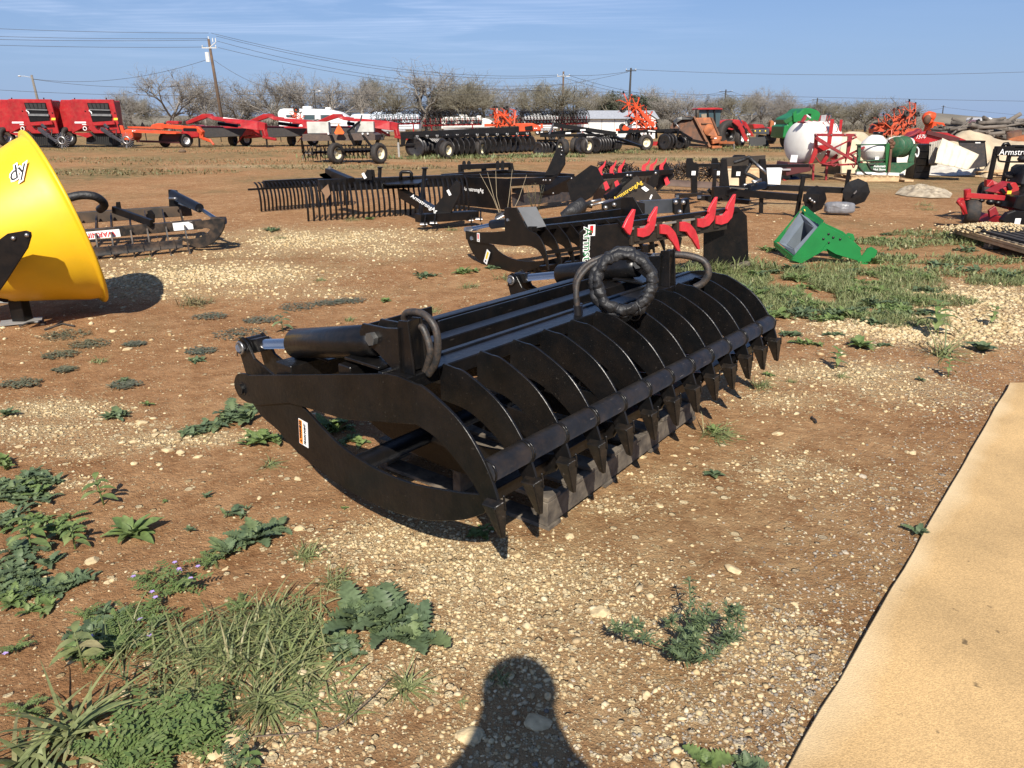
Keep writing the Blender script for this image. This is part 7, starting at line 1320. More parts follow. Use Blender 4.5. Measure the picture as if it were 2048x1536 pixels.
def shed():
    Y = 80;a = lambda x,y,d=0: f5(x,y,Y+d);T = wthing('white_building','white long building with a gable end behind the folded tedder','building',(a(900,430).x,Y,0),None)
    p,q,r_ = a(650,345),a(1172,345),a(1010,345);h = p.z
    MB().box(((p.x+q.x)/2,Y+3,h/2),(q.x-p.x,6,h)).build('wall',mat('white siding',(.68,.68,.66),.6,0,.04),T);rf = MB();rf.plate([V3(p.x-.3,Y-.4,h+.02),V3(p.x-.3,Y+3,h+.75),V3(p.x-.3,Y+6.4,h+.02)],(0,0,0)) if False else rf.plate([V3((p.x+q.x)/2,y,z) for y,z in ((Y-.4,h+.01),(Y+3,h+.85),(Y+6.4,h+.01))],(q.x-p.x+.6,0,0));rf.build('roof',mat('grey metal roof',(.45,.46,.47),.4,.2),T)
    wn = MB().plate([a(950,350,-.02),a(980,350,-.02),a(980,380,-.02),a(950,380,-.02)],(0,.06,0)).build('window',WHITE,T);MB().plate([a(953,353,-.06),a(977,353,-.06),a(977,377,-.06),a(953,377,-.06)],(0,.02,0)).build('pane',GLASS,wn)
    for x in (955,965,975): MB().beam(a(x-1,352,-.09),a(x-1,378,-.09),.03,.03).build('muntin',WHITE,wn)
    for x in (700,790,880): MB().beam(a(x,348,-.02),V3(a(x,348).x,Y-.02,0),.08,.05).build('door_trim',mat('camper stripe',(.35,.33,.32),.5),T)
    a2 = lambda x,y: f5(x,y,74);gp,gq,gt = a2(1005,345),a2(1172,345),a2(1110,300);T2 = wthing('white_building','white gabled shed end just right of the folded orange tedder','building',((gp.x+gq.x)/2,74))
    MB().plate([V3(gp.x,75.5,0),V3(gp.x,75.5,gp.z),V3(gt.x,75.5,gt.z),V3(gq.x,75.5,gq.z),V3(gq.x,75.5,0)],(0,3,0)).build('wall',mat('white siding',(.68,.68,.66),.6,0,.04),T2);rr_ = MB();rr_.beam(V3(gp.x-.2,75.5,gp.z),V3(gt.x,75.5,gt.z+.06),3.3,.08);rr_.beam(V3(gt.x,75.5,gt.z+.06),V3(gq.x+.2,75.5,gq.z),3.3,.08);rr_.build('roof',mat('grey metal roof',(.45,.46,.47),.4,.2),T2)
shed()
def left_shed():
    Y = 85;a = lambda x,y: f3(x,y,Y);p,q = a(-200,262),a(110,262);T = wthing('tan_building','low tan building mostly hidden behind the left baler','building',((p.x+q.x)/2,Y));MB().box(((p.x+q.x)/2,Y+3,p.z/2),(q.x-p.x,6,p.z)).build('wall',mat('tan siding',(.48,.42,.33),.7),T);MB().box(((p.x+q.x)/2,Y+3,p.z+.15),(q.x-p.x+.5,6.6,.3)).build('roof',mat('grey metal roof',(.45,.46,.47),.4,.2),T)
    p,q = a(415,290),a(520,300);T = wthing('white_van','pale box van between the two balers','van',((p.x+q.x)/2,Y));MB().box(((p.x+q.x)/2,Y,p.z/2+.4),(q.x-p.x,2.2,p.z-.6)).build('body',RVB,T,.1);MB().plate([V3(p.x+.6,Y-1.12,p.z*.5),V3(p.x+1.9,Y-1.12,p.z*.5),V3(p.x+1.9,Y-1.12,p.z*.85),V3(p.x+.8,Y-1.12,p.z*.85)],(0,.03,0)).build('window',GLASS,T)
    for t in (.2,.8): wheel(T,V3(p.x+(q.x-p.x)*t,Y-1,.38),(0,-1,0),.38,.22,STEEL,tread=False)
left_shed()
def pickup():
    Y = 58;a = lambda x,y,d=0: fr(x,y,Y+d);T = wthing('white_truck','white truck cab with the door open behind the wood pile','truck',(a(1730,270).x,Y,0))
    MB().plate([a(1665,275),a(1668,215),a(1680,207),a(1740,207),a(1765,220),a(1800,245),a(1840,255),a(1845,280)],(0,2.0,0)).build('cab',WHITE,T,.08);pl_(T,'door_opening',BLACKF,[a(1690,225,-1.02),a(1715,215,-1.02),a(1722,240,-1.02),a(1688,245,-1.02)],(0,.04,0));pl_(T,'windshield',GLASS,[a(1735,215,-1.02),a(1755,215,-1.02),a(1790,243,-1.02),a(1750,243,-1.02)],(0,.04,0));MB().beam(a(1675,285),a(1850,285),1.6,.3).build('chassis',BLACKF,T)
    for x in (1700,1820): wheel(T,V3(a(x,290).x,Y-.9,.45),(0,-1,0),.45,.28,STEEL,tread=False)
    T2 = wthing('red_machine','small red machine just left of the white truck cab','machine',(a(1625,270).x,Y,0));pl_(T2,'body',RED,[a(1600,280),a(1610,250),a(1640,240),a(1660,255),a(1658,285)],(0,1,0),.05);MB().beam(a(1630,280),V3(a(1630,280).x,Y,0),1.2,.8).build('chassis',BLACKF,T2)
pickup()
# ---- pile of old timbers
def woodpile():
    rr = random.Random(17);mb = MB();T = wthing('timber_pile','grey heap of old posts and pipes on the right horizon','wood pile',(fr(1900,330,44).x,44))
    for k in range(260):
        x = rr.uniform(1480,2120);t = (x-1480)/640;top = 300-58*max(0,math.sin(min(1,t*1.15)*2.4));y = rr.uniform(top,345);p = fr(x,y,rr.uniform(42,47));p.z = max(.1,p.z);an = rr.gauss(0,.35);d = V3(math.cos(an),rr.gauss(0,.5),math.sin(an)*.5).normalized();L = rr.uniform(.5,1.6)
        mb.tube([p-d*L,p+d*L],rr.uniform(.05,.13),6)
    mb.build('posts',mat('grey old timber',(.17,.145,.12),.85,0,.35,2,col2=(.07,.06,.05)),T)
    MB().cyl(fr(1975,368,38),fr(1973,310,38),.32,14).build('barrel',RUST,T);pl_(T,'orange_sheet',RUSTO,[fr(1940,375,36),fr(2100,330,36),fr(2150,380,36)],(0,.3,.1))
woodpile()
tag(MB().ball((G(365,305).x,G(365,305).y,.06),.2,.16,.10).build('dirt_clod',mat('dark clod',(.12,.08,.05),.9),None),'dark clump with a white patch on the dry grass below the orange mower','clod')
# ---------------------------------------------------------------- bare winter trees
class TB: # fast branch mesh
    def __init__(s): s.v = [];s.f = []
    def seg(s,p,q,r0,r1,n=3):
        d = (q-p).normalized();x = d.orthogonal().normalized();y = d.cross(x);b = len(s.v)
        for c,r in ((p,r0),(q,r1)):
            for k in range(n): t = 2*math.pi*k/n;s.v.append(c+(x*math.cos(t)+y*math.sin(t))*r)
        for k in range(n): s.f.append((b+k,b+(k+1) % n,b+n+(k+1) % n,b+n+k))
    def mesh(s,name,m):
        me = bpy.data.meshes.new(name);me.from_pydata([tuple(v) for v in s.v],[],s.f);me.materials.append(m)
        me.polygons.foreach_set('use_smooth',[True]*len(me.polygons));return me
BARK = mat('grey bark',(0.24,0.21,0.185),0.9,0,0.25,1.0,col2=(0.14,0.12,0.10))
TWIG = mat('pale twigs',(0.29,0.268,0.24),0.9,0,0.2,0.4,col2=(0.21,0.192,0.168))
TWIGG = mat('budding twigs',(0.24,0.222,0.165),0.9,0,0.2,0.4,col2=(0.18,0.165,0.122))
def tree_mesh(seed,H,spread,twig,dense=1.0,lean=0.0):
    rr = random.Random(seed);tr,cr = TB(),TB()
    def grow(p,d,L,r,lev,mb):
        n = 3 if lev > 1 else 4;q = p;seg = L/n
        pts = [p]
        for k in range(n):
            w_ = .16+.07*lev
            d = (d+Vector((rr.gauss(0,w_),rr.gauss(0,w_),rr.gauss(0,w_*.7)+(.06 if lev > 0 else 0)))).normalized();q2 = q+d*seg
            mb.seg(q,q2,r*(1-.45*k/n),r*(1-.45*(k+1)/n),6 if lev == 0 else 4 if lev < 3 else 3);q = q2;pts.append(q)
        if lev >= 5: return
        kids = (rr.randint(5,7),rr.randint(4,5),rr.randint(4,5),rr.randint(4,5),int(2.6*dense+rr.random()))[lev]
        for k in range(kids):
            t = rr.uniform(.75,1) if lev == 0 else rr.uniform(.3,1.0)
            i = min(n-1,int(t*n));b = pts[i].lerp(pts[i+1],t*n-i)
            a = rr.uniform(0,6.283);o = d.orthogonal().normalized();o2 = d.cross(o);side = o*math.cos(a)+o2*math.sin(a)
            sp = (spread*.9,.55,.6,.65,.75)[lev]*rr.uniform(.7,1.3);nd = (d+side*sp).normalized()
            grow(b,nd,L*rr.uniform(.6,.86)*(1.5 if lev == 0 else 1),max(.012,r*rr.uniform(.42,.6)),lev+1,cr)
    grow(Vector((0,0,-.1)),Vector((lean,0,1)).normalized(),H*.26,H*.026,0,tr)
    vs = cr.v;top = sorted(v.z for v in vs)[int(len(vs)*.985)];k = H/top
    for mb in (tr,cr): mb.v = [v*k for v in mb.v]
    return tr.mesh('trunk',BARK),cr.mesh('crown',twig)
KINDS = [tree_mesh(11,10,1.0,TWIG),tree_mesh(12,10,.75,TWIG),tree_mesh(13,10,1.15,TWIG,1.1),tree_mesh(14,10,.55,TWIGG,.9),tree_mesh(15,10,.9,TWIGG,1.1,.15),tree_mesh(16,10,.6,TWIG,.8)]
def tree(px,ptop,Y,kind,label,group=None,wide=1.0,rz=0):
    p = W(px,ptop,Y);h = p.z;t = thing('bare_tree',label,'tree',(p.x,Y,0),rz,group);t.scale = (h/10*wide*1.3,h/10*wide*1.3,h/10)
    for me in KINDS[kind]: o = bpy.data.objects.new(me.name,me);COL.objects.link(o);o.parent = t
GT = 'bare trees along the horizon'
rt_ = random.Random(42)
TR = [(322,146,108,0,'large bare tree between the red balers and the leaning pole',1.0),(400,150,118,5,'slim bare tree just left of the tall leaning pole',.8),(560,152,120,2,'broad bare tree above the left end of the long camper',1.05),(612,156,122,0,'broad bare tree right behind the short lamp pole',.9),
      (708,162,120,1,'rounded bare tree above the middle of the long camper',1.1),(832,134,122,2,'tallest bare tree in the middle of the horizon',1.1),(1108,167,120,3,'greenish bare tree just left of the brown pole',1.1),(1322,178,126,1,'pale bare tree right of the dark pole',.9),(1740,204,120,4,'bare tree behind the folded tedder on the right',1.2)]
for k,(px,py,Y,kd,lb,wd) in enumerate(TR): tree(px,py,Y,kd,lb,None,wd,rt_.uniform(0,6))
for px,py,kd,wd in ((265,195,1,1.1),(238,208,4,1.2),(465,196,0,1.0),(500,205,1,1.2),(435,205,5,1.2),(660,172,1,1.0),(755,168,4,.9),(775,190,3,1.1),(890,178,3,1.1),(925,176,4,1.1),(965,178,3,1.0),(1000,182,5,1.1),(1030,200,1,1.2),(1070,178,4,.9),(1145,182,3,1.0),(1190,186,5,1.1),(1225,195,4,1.2),(1210,205,1,1.3),(1360,195,0,1.1),(1400,203,1,1.2),(1420,205,5,1.2),(1470,202,4,1.2),(1500,194,1,1.0),(1530,190,0,.9),(1560,194,5,1.0),(1600,208,1,1.2),(1655,214,4,1.4),(1690,212,1,1.3),(1715,214,5,1.3),(1775,208,0,1.2),(1800,214,1,1.3),(1450,210,0,1.2),(1350,206,3,1.3),(850,205,5,1.2),(540,200,3,1.2),(640,200,0,1.2),(300,205,3,1.2),(365,205,1,1.3),(180,212,0,1.2),(945,184,0,1.0),(1385,200,2,1.0),(1580,206,2,1.0)):
    tree(px,py-9,rt_.uniform(116,135),kd,'leafless grey tree in the row along the horizon',GT,wd,rt_.uniform(0,6))
# evergreen live oaks
OAK = mat('dull evergreen leaves',(0.05,0.058,0.032),.7,0,.3,.6,col2=(0.028,0.035,0.02))
def oak(px,ptop,Y,label,rw,seed):
    p = W(px,ptop,Y);h = p.z;T = thing('live_oak',label,'tree',(p.x,Y,0));rr = random.Random(seed);tb = TB()
    tb.seg(Vector((0,0,-.1)),Vector((.2,0,h*.4)),.3,.22,8)
    lobes = [(Vector((rr.uniform(-rw,rw),rr.uniform(-rw,rw)*.6,h*rr.uniform(.42,.82))),rr.uniform(.8,1.5)) for _ in range(13)]
    for c,r in lobes: tb.seg(Vector((.1,0,h*.35)),c,.10,.03,5)
    o = bpy.data.objects.new('trunk',tb.mesh('trunk',BARK));COL.objects.link(o);o.parent = T;V = [];F = []
    for c,r in lobes:
        for _ in range(330):
            d = Vector((rr.gauss(0,1),rr.gauss(0,1),rr.gauss(0,1))).normalized()*r*rr.uniform(.45,1.1);q = c+d;a = Vector((rr.gauss(0,1),rr.gauss(0,1),rr.gauss(0,1))).normalized()*.13;b = a.orthogonal().normalized()*.11;k = len(V);V += [q-a,q+b,q+a,q-b];F.append((k,k+1,k+2,k+3))
    me = bpy.data.meshes.new('crown');me.from_pydata([tuple(v) for v in V],[],F);me.materials.append(OAK);o = bpy.data.objects.new('crown',me);COL.objects.link(o);o.parent = T
oak(1250,187,118,'dark evergreen tree behind the dark pole',3.0,5);oak(1300,184,122,'dark evergreen tree right of the dark pole',2.4,9);oak(878,168,124,'small dark evergreen clump right of the tallest bare tree',.8,12)
# far thicket: brush nobody could count
def thicket():
    rr = random.Random(77);tb = TB()
    for k in range(24000):
        px = rr.uniform(-250,2300);Y = rr.uniform(124,150);hmax = 1.3+2.0*max(0,mnoise.noise(Vector((px*.012,0,3)))+.35)*(1 if px < 1880 else .35);x = (px-1024)/FOC*Y*1.06
        p = Vector((x,Y,rr.uniform(0,hmax*.5)));d = Vector((rr.gauss(0,.4),rr.gauss(0,.4),1)).normalized();tb.seg(p,p+d*rr.uniform(.5,1.0)*hmax*.6,.035,.012,3)
    me = tb.mesh('brush_thicket',mat('brush brown',(.20,.175,.14),.95,0,.3,.15,col2=(.14,.125,.09)));o = bpy.data.objects.new('brush_thicket',me);COL.objects.link(o);tag(o,'continuous brown leafless brush below the trees on the horizon','brush',kind='stuff')
    mb = MB();rows = []
    for j in range(4):
        rows.append([mb.v((x,155+6*j,(0,2.9,3.4,0)[j]*(.75+.5*mnoise.noise(Vector((x*.05,j,0)))))) for x in range(-190,230,3)])
    for a,b in zip(rows,rows[1:]):
        for i in range(len(a)-1): mb._f([a[i],a[i+1],b[i+1],b[i]],True)
    tag(mb.build('far_woods',mat('far wood line',(.19,.165,.13),1,0,.35,.25,col2=(.14,.125,.095),bump=1,bscale=1.5),None),'far brown woodland line closing the field','woods',kind='stuff')
thicket()
# ---------------------------------------------------------------- utility poles and lines
POLEM = mat('pole wood',(.13,.085,.055),.9,0,.25,2,col2=(.08,.055,.04));POLED = mat('dark pole',(.03,.028,.027),.8);INS = mat('insulator grey',(.5,.5,.48),.4);WIRE = mat('wire',(.07,.07,.075),.6)
def pole(px,py,Y,label,r=.16,m=POLEM,lean=0.0,arm=1.2,armz=.5,light=None,transf=False,pins=2):
    tp = W(px,py,Y);T = thing('utility_pole',label,'utility pole',(tp.x+lean,Y,0));h = tp.z
    MB().tube([(0,0,-.2),(-lean*.5,0,h/2),(-lean,0,h)],[r*1.2,r,r*.8],12).build('shaft',m,T);top = Vector((-lean,0,h))
    if arm:
        ar = MB().beam(top+Vector((-arm,-.14,-armz)),top+Vector((arm,-.14,-armz)),.1,.12).build('crossarm',m if m is POLED else INS,T)
        for k in range(pins): x = arm*(2*k/max(1,pins-1)-1)*.92;MB().lathe([(0,0),(.05,0),(.07,.1),(.05,.2),(.03,.25),(0,.25)],top+Vector((x,-.14,-armz+.06)),(0,0,1),8).build('insulator',INS,ar)
    if transf:
        MB().cyl(top+Vector((-.32,-.25,-2.6)),top+Vector((-.32,-.25,-1.5)),.24,14).build('transformer',INS,T);mb = MB();mb.beam(top+Vector((.1,-.1,-.9)),top+Vector((.9,-.1,-.35)),.08,.08);mb.build('brace_arm',INS,T);MB().cyl(top+Vector((0,0,0)),top+Vector((0,0,.3)),.05,8).build('insulator',INS,T)
        for k in range(2): MB().cyl(top+Vector((.55+.35*k,-.15,-.35)),top+Vector((.55+.35*k,-.15,.1)),.05,8).build('fuse_cutout',INS,T)
    if light:
        e = top+Vector((light,-.2,-.15));la = MB().tube([top+Vector((0,0,-.35)),top+Vector((light*.6,-.1,-.15)),e],.035,6).build('lamp_arm',INS,T);MB().ball(e,.22,.16,.10,10).build('lamp_head',INS,la)
    return T
pole(417,78,98,'tall leaning brown utility pole with a transformer, above the red mowers',.19,lean=.45,arm=.9,armz=1.0,transf=True)
pole(63,150,110,'short grey pole with a lamp arm behind the left baler',.17,mat('grey pole',(.17,.15,.125),.9),lean=.3,arm=0,light=-1.6)
pole(628,180,95,'slim dark pole with a small lamp in front of the long camper',.09,POLED,arm=0,light=.7)
pole(1127,143,125,'brown utility pole with two crossarm levels, mid horizon',.17,arm=1.0,armz=.7,pins=3)
pole(1262,136,122,'straight dark pole with one short side arm',.17,POLED,arm=.8,armz=.4)
pole(1452,179,190,'dark pole with a pale crossarm right of the tractor cab',.2,POLED,arm=1.6,armz=.5)
pole(1635,196,240,'distant pole right of the green baler',.22,POLED,lean=.4,arm=1.6,armz=.5)
pole(1887,211,330,'farthest thin pole on the right horizon',.22,POLED,lean=.6,arm=.9,armz=.4)
def line(label,a,b,sag,r=.022):
    pts = []
    for k in range(25):
        t = k/24;p = a.lerp(b,t);p.z -= 4*sag*t*(1-t);pts.append(p)
    mb = MB();mb.tube(pts,[r*(1+(p.y-98)*.004) for p in pts],4);o = mb.build('power_line',WIRE,None,base=a);tag(o,label,'power line','overhead lines')
A_ = lambda px,py,Y: W(px,py,Y)
for (p,q,sag,lab) in (((-260,44,98),(417,66,98),.3,'highest wire running left from the tall leaning pole'),((-260,62,98),(417,77,98),.3,'second wire running left from the tall leaning pole'),((-260,70,98),(417,80,98),.3,'third wire running left from the tall leaning pole'),((-260,80,98),(412,94,98),.3,'lowest of the four wires running left from the tall leaning pole'),
                         ((422,66,98),(1118,150,125),1.7,'top wire from the tall leaning pole to the brown pole'),((432,72,98),(1136,152,125),1.9,'second wire from the tall leaning pole to the brown pole'),((434,82,98),(1127,168,125),2.0,'third wire from the tall leaning pole to the brown pole'),((436,95,98),(1127,180,125),1.6,'lowest wire from the tall leaning pole to the brown pole'),
                         ((418,118,98),(66,158,110),1.2,'slack wire from the tall leaning pole down to the lamp pole'),((428,120,98),(628,186,95),1.2,'slack wire from the tall leaning pole down to the slim pole'),((-260,158,112),(628,186,95),1.0,'low wire passing behind the balers to the slim pole'),((64,158,110),(440,165,104),.8,'low wire from the lamp pole to the right'),
                         ((628,186,95),(1127,176,125),.6,'low wire from the slim pole to the brown pole'),((1127,150,125),(1262,142,122),.3,'short wire between the brown pole and the dark pole'),((1136,150,125),(1444,184,190),1.9,'upper wire from the brown pole to the pole by the tractor'),((1118,152,125),(1460,184,190),2.3,'lower wire from the brown pole to the pole by the tractor'),
                         ((1262,139,122),(2300,132,122),1.0,'highest wire running right from the dark pole'),((1256,144,122),(1030,178,122),.4,'wire running left and down from the dark pole'),((980,178,122),(2300,206,140),.2,'long low wire in front of the trees across the middle'),((1460,182,190),(1628,200,240),1.6,'wire between the pole by the tractor and the distant pole'),((1445,186,190),(1640,202,240),1.9,'lower wire between the pole by the tractor and the distant pole'),((1642,200,240),(1887,216,330),2.5,'wire between the distant pole and the farthest pole'),((1887,214,330),(2400,232,420),3,'wire running right from the farthest pole')):
    line(lab,A_(*p),A_(*q),sag)
# wire fence far behind the machines
T = thing('wire_fence','thin wire fence behind the orange mower','fence',(W(330,262,62).x,62,0),world=True)
for k in range(14): x = lerp(W(230,262,62).x,W(620,262,62).x,k/13);MB().beam((x,62,0),(x,62,1.2),.05,.05).build('post',BLACKF,T)
for z in (.5,.85,1.15): MB().tube([(W(230,262,62).x,62,z),(W(620,262,62).x,62,z)],.008,4).build('fence_wire',STEEL,T)
# ---------------------------------------------------------------- weeds and grass
def leafmat(name,cols,trans=.25,rough=.5):
    m = bpy.data.materials.new(name);m.use_nodes = True;t = m.node_tree;b = t.nodes['Principled BSDF'];b.inputs['Roughness'].default_value = rough;b.inputs['Specular IOR Level'].default_value = .35
    g = t.nodes.new('ShaderNodeNewGeometry');r = t.nodes.new('ShaderNodeValToRGB');t.links.new(g.outputs['Random Per Island'],r.inputs[0]);el = r.color_ramp.elements
    el[0].position,el[0].color = 0,(*cols[0],1);el[1].position,el[1].color = 1,(*cols[-1],1)
    for k,c in enumerate(cols[1:-1]): e = el.new((k+1)/(len(cols)-1));e.color = (*c,1)
    n = t.nodes.new('ShaderNodeTexNoise');n.inputs['Scale'].default_value = 60;n.inputs['Detail'].default_value = 4;t.links.new(g.outputs['Position'],n.inputs['Vector']);q = t.nodes.new('ShaderNodeMapRange');q.inputs['From Min'].default_value = .3;q.inputs['From Max'].default_value = .7;q.inputs['To Min'].default_value = .75;q.inputs['To Max'].default_value = 1.2;t.links.new(n.outputs['Fac'],q.inputs['Value'])
    x = t.nodes.new('ShaderNodeMix');x.data_type = 'RGBA';x.blend_type = 'MULTIPLY';x.inputs['Factor'].default_value = 1;t.links.new(r.outputs[0],x.inputs['A']);t.links.new(q.outputs[0],x.inputs['B']);t.links.new(x.outputs['Result'],b.inputs['Base Color'])
    tr = t.nodes.new('ShaderNodeBsdfTranslucent');t.links.new(x.outputs['Result'],tr.inputs['Color']);ms = t.nodes.new('ShaderNodeMixShader');ms.inputs[0].default_value = trans;t.links.new(b.outputs[0],ms.inputs[1]);t.links.new(tr.outputs[0],ms.inputs[2]);t.links.new(ms.outputs[0],t.nodes['Material Output'].inputs['Surface']);return m
L_BLUE = leafmat('blue green leaf',[(.105,.15,.082),(.14,.19,.095),(.085,.128,.072),(.175,.225,.10),(.12,.17,.08)])
L_BRIGHT = leafmat('bright green leaf',[(.13,.19,.06),(.18,.245,.08),(.11,.17,.055),(.21,.26,.10),(.14,.21,.065)])
L_GRASS = leafmat('grass blade',[(.17,.205,.08),(.22,.25,.10),(.14,.18,.075),(.26,.275,.12),(.19,.23,.085),(.34,.30,.16)])
L_DRY = leafmat('dry grass blade',[(.35,.28,.15),(.26,.22,.11),(.16,.16,.07),(.42,.34,.19)])
L_GREY = leafmat('grey green mat leaf',[(.13,.14,.095),(.10,.115,.075),(.17,.16,.11)],.1)
L_FAR = leafmat('far dry grass',[(.20,.165,.075),(.12,.13,.055),(.29,.22,.11),(.10,.12,.05)],.1)
STEMM = mat('weed stem',(.10,.12,.055),.6)
def leaf(mb,p,az,e0,e1,L,wd,rows=8,lobes=0.0,cup=.25,rr=random,droop=0.0):
    """leaf of 3 points per row: base p, heading az, elevation from e0 to e1"""
    c = Vector(p);prev = None;ph = rr.uniform(0,6);wav = rr.uniform(.5,1)
    for i in range(rows+1):
        t = i/rows;e = e0+(e1-e0)*t;d = Vector((math.cos(az)*math.cos(e),math.sin(az)*math.cos(e),math.sin(e)))
        if i: c = c+d*(L/rows)
        sd = Vector((-math.sin(az),math.cos(az),0));up = d.cross(sd)*-1;up = up if up.z > 0 or abs(e) > 1.3 else-up
        s = max(0,math.sin(math.pi*min(1,t ** .85*.95+.04))) ** (.62 if lobes else 1)*(1 if t < .98 else .3);s = max(.06,s) if t > .03 else .10
        if lobes: s *= 1+lobes*(1 if i % 2 else-.75)*(.6+.4*rr.random())
        w_ = wd*.5*s;ripple = math.sin(i*2.2+ph)*wd*.10*wav*(1 if lobes else .4)
        row = (mb.v(c-sd*w_+up*(cup*w_+ripple)),mb.v(c),mb.v(c+sd*w_+up*(cup*w_-ripple)))
        if prev:
            mb._f([prev[0],prev[1],row[1],row[0]],True);mb._f([prev[1],prev[2],row[2],row[1]],True)
        prev = row
PC = [0]
def place(mb,name,px,py,m,label,cat,group=None,dz=0.0):
    c = G(px,py);o = mb.build(name,m,None);o.location = (c.x,c.y,hz1(c.x,c.y)+dz);return tag(o,label,cat,group)
def rosette(px,py,dia,label,n=18,m=None,lobes=.55,wd=.30,group=None,name='thistle_weed',cat='weed',up=.0,spread=1.0):
    PC[0] += 1;rr = random.Random(PC[0]*7+3);mb = MB();R_ = dia/2*1.15;crowns = [(rr.uniform(-.36,.36)*dia,rr.uniform(-.32,.32)*dia,rr.uniform(.6,.95)) for _ in range(6)]+[(0,0,1)] if lobes and dia > .12 else [(0,0,1)];n = int(n*(2.6 if len(crowns) > 1 else 1.5));lobes *= .75;wd *= 1.3
    for k in range(n):
        cx,cy,cs = crowns[k % len(crowns)];t = (k // len(crowns))/max(1,n // len(crowns));az = k*2.39996+rr.uniform(-.3,.3);L = R_*cs*(.80 if len(crowns) > 1 else 1.1)*(1-.55*t)*rr.uniform(.6,1.2);e0 = .35+.8*t+up+rr.uniform(-.1,.2);e1 =-.30+.9*t+up*.6+rr.uniform(-.3,.2)
        o = Vector((cx+rr.uniform(-.06,.06)*dia,cy+rr.uniform(-.06,.06)*dia,.004))*spread
        leaf(mb,o,az,e0,e1,L,L*wd*rr.uniform(.8,1.25),18 if lobes else 8,lobes,.35,rr)
    return place(mb,name,px,py,m or L_BLUE,label,cat,group)
def clump(px,py,L,label,n=70,m=None,wd=.005,group=None,rad=.03,name='grass_clump',flat=0.0,az0=None):
    PC[0] += 1;rr = random.Random(PC[0]*5+1);mb = MB()
    for k in range(n):
        az = rr.uniform(0,6.283) if az0 is None else rr.gauss(az0,.9);o = Vector((rr.gauss(0,rad),rr.gauss(0,rad),0));l_ = L*rr.uniform(.45,1.15);e0 = rr.uniform(.25,1.35)-flat;e1 = e0-rr.uniform(.5,1.7);w_ = wd*rr.uniform(.6,1.3)
        c = o.copy();prev = None;nn = 5
        for i in range(nn+1):
            t = i/nn;e = e0+(e1-e0)*t;d = Vector((math.cos(az)*math.cos(e),math.sin(az)*math.cos(e),math.sin(e)))
            if i: c = c+d*(l_/nn)
            c.z = max(c.z,.002);sd = Vector((-math.sin(az),math.cos(az),0));ww = w_*(1-t ** 2*.92)*.5;row = (mb.v(c-sd*ww),mb.v(c+sd*ww+Vector((0,0,ww*.6))))
            if prev: mb._f([prev[0],prev[1],row[1],row[0]],True)
            prev = row
    return place(mb,name,px,py,m or L_GRASS,label,'grass',group)
def seedling(px,py,h,label,n=8,m=None,group=None,wd=.42):
    PC[0] += 1;rr = random.Random(PC[0]*11);mb = MB();lean = Vector((rr.uniform(-.15,.15),rr.uniform(-.15,.15),1))
    mb.tube([(0,0,-.01),lean*h*.5,lean*h],[.004,.0035,.002],6)
    for k in range(n):
        t = .35+.65*k/(n-1);az = k*2.1+rr.uniform(-.3,.3);leaf(mb,lean*h*t,az,.6-.4*(1-t)+rr.uniform(-.2,.2),-1.0+.6*t+rr.uniform(-.2,.2),h*rr.uniform(.55,.85)*(1.15-.45*t),h*wd*rr.uniform(.6,.8)*(1.1-.4*t),8,0,.2,rr)
    return place(mb,'broadleaf_seedling',px,py,m or L_BRIGHT,label,'weed',group)
def feathery(px,py,dia,label,ns=16,m=None,group=None,flowers=0):
    PC[0] += 1;rr = random.Random(PC[0]*13);mb = MB();fl = []
    for k in range(ns):
        az = rr.uniform(0,6.283);L = dia*.5*rr.uniform(.5,1.15);o = Vector((rr.gauss(0,dia*.13),rr.gauss(0,dia*.10),.01));e = rr.uniform(.25,1.1);c = o.copy();nn = 9
        for i in range(nn):
            d = Vector((math.cos(az)*math.cos(e),math.sin(az)*math.cos(e),math.sin(e)));c2 = c+d*L/nn;mb.tube([c,c2],.0012,3,cap=False);e -= .10;az += rr.uniform(-.1,.1)
            for s in (-1,1): leaf(mb,c2,az+s*rr.uniform(.9,1.3),rr.uniform(-.1,.5),rr.uniform(-.3,.2),L*rr.uniform(.13,.20),L*.075,3,0,.1,rr)
            c = c2
        fl.append(c)
    o = place(mb,'feathery_weed',px,py,m or L_BRIGHT,label,'weed',group)
    if flowers:
        fm_ = mat('lilac flower',(.42,.30,.62),.6)
        for c in fl[:flowers]:
            q = MB()
            for k in range(5): leaf(q,c+Vector((0,0,.006)),k*1.2566,.5,-.1,.010,.008,3,0,.1,rr)
            f_ = q.build('flower',fm_,o)
    return o
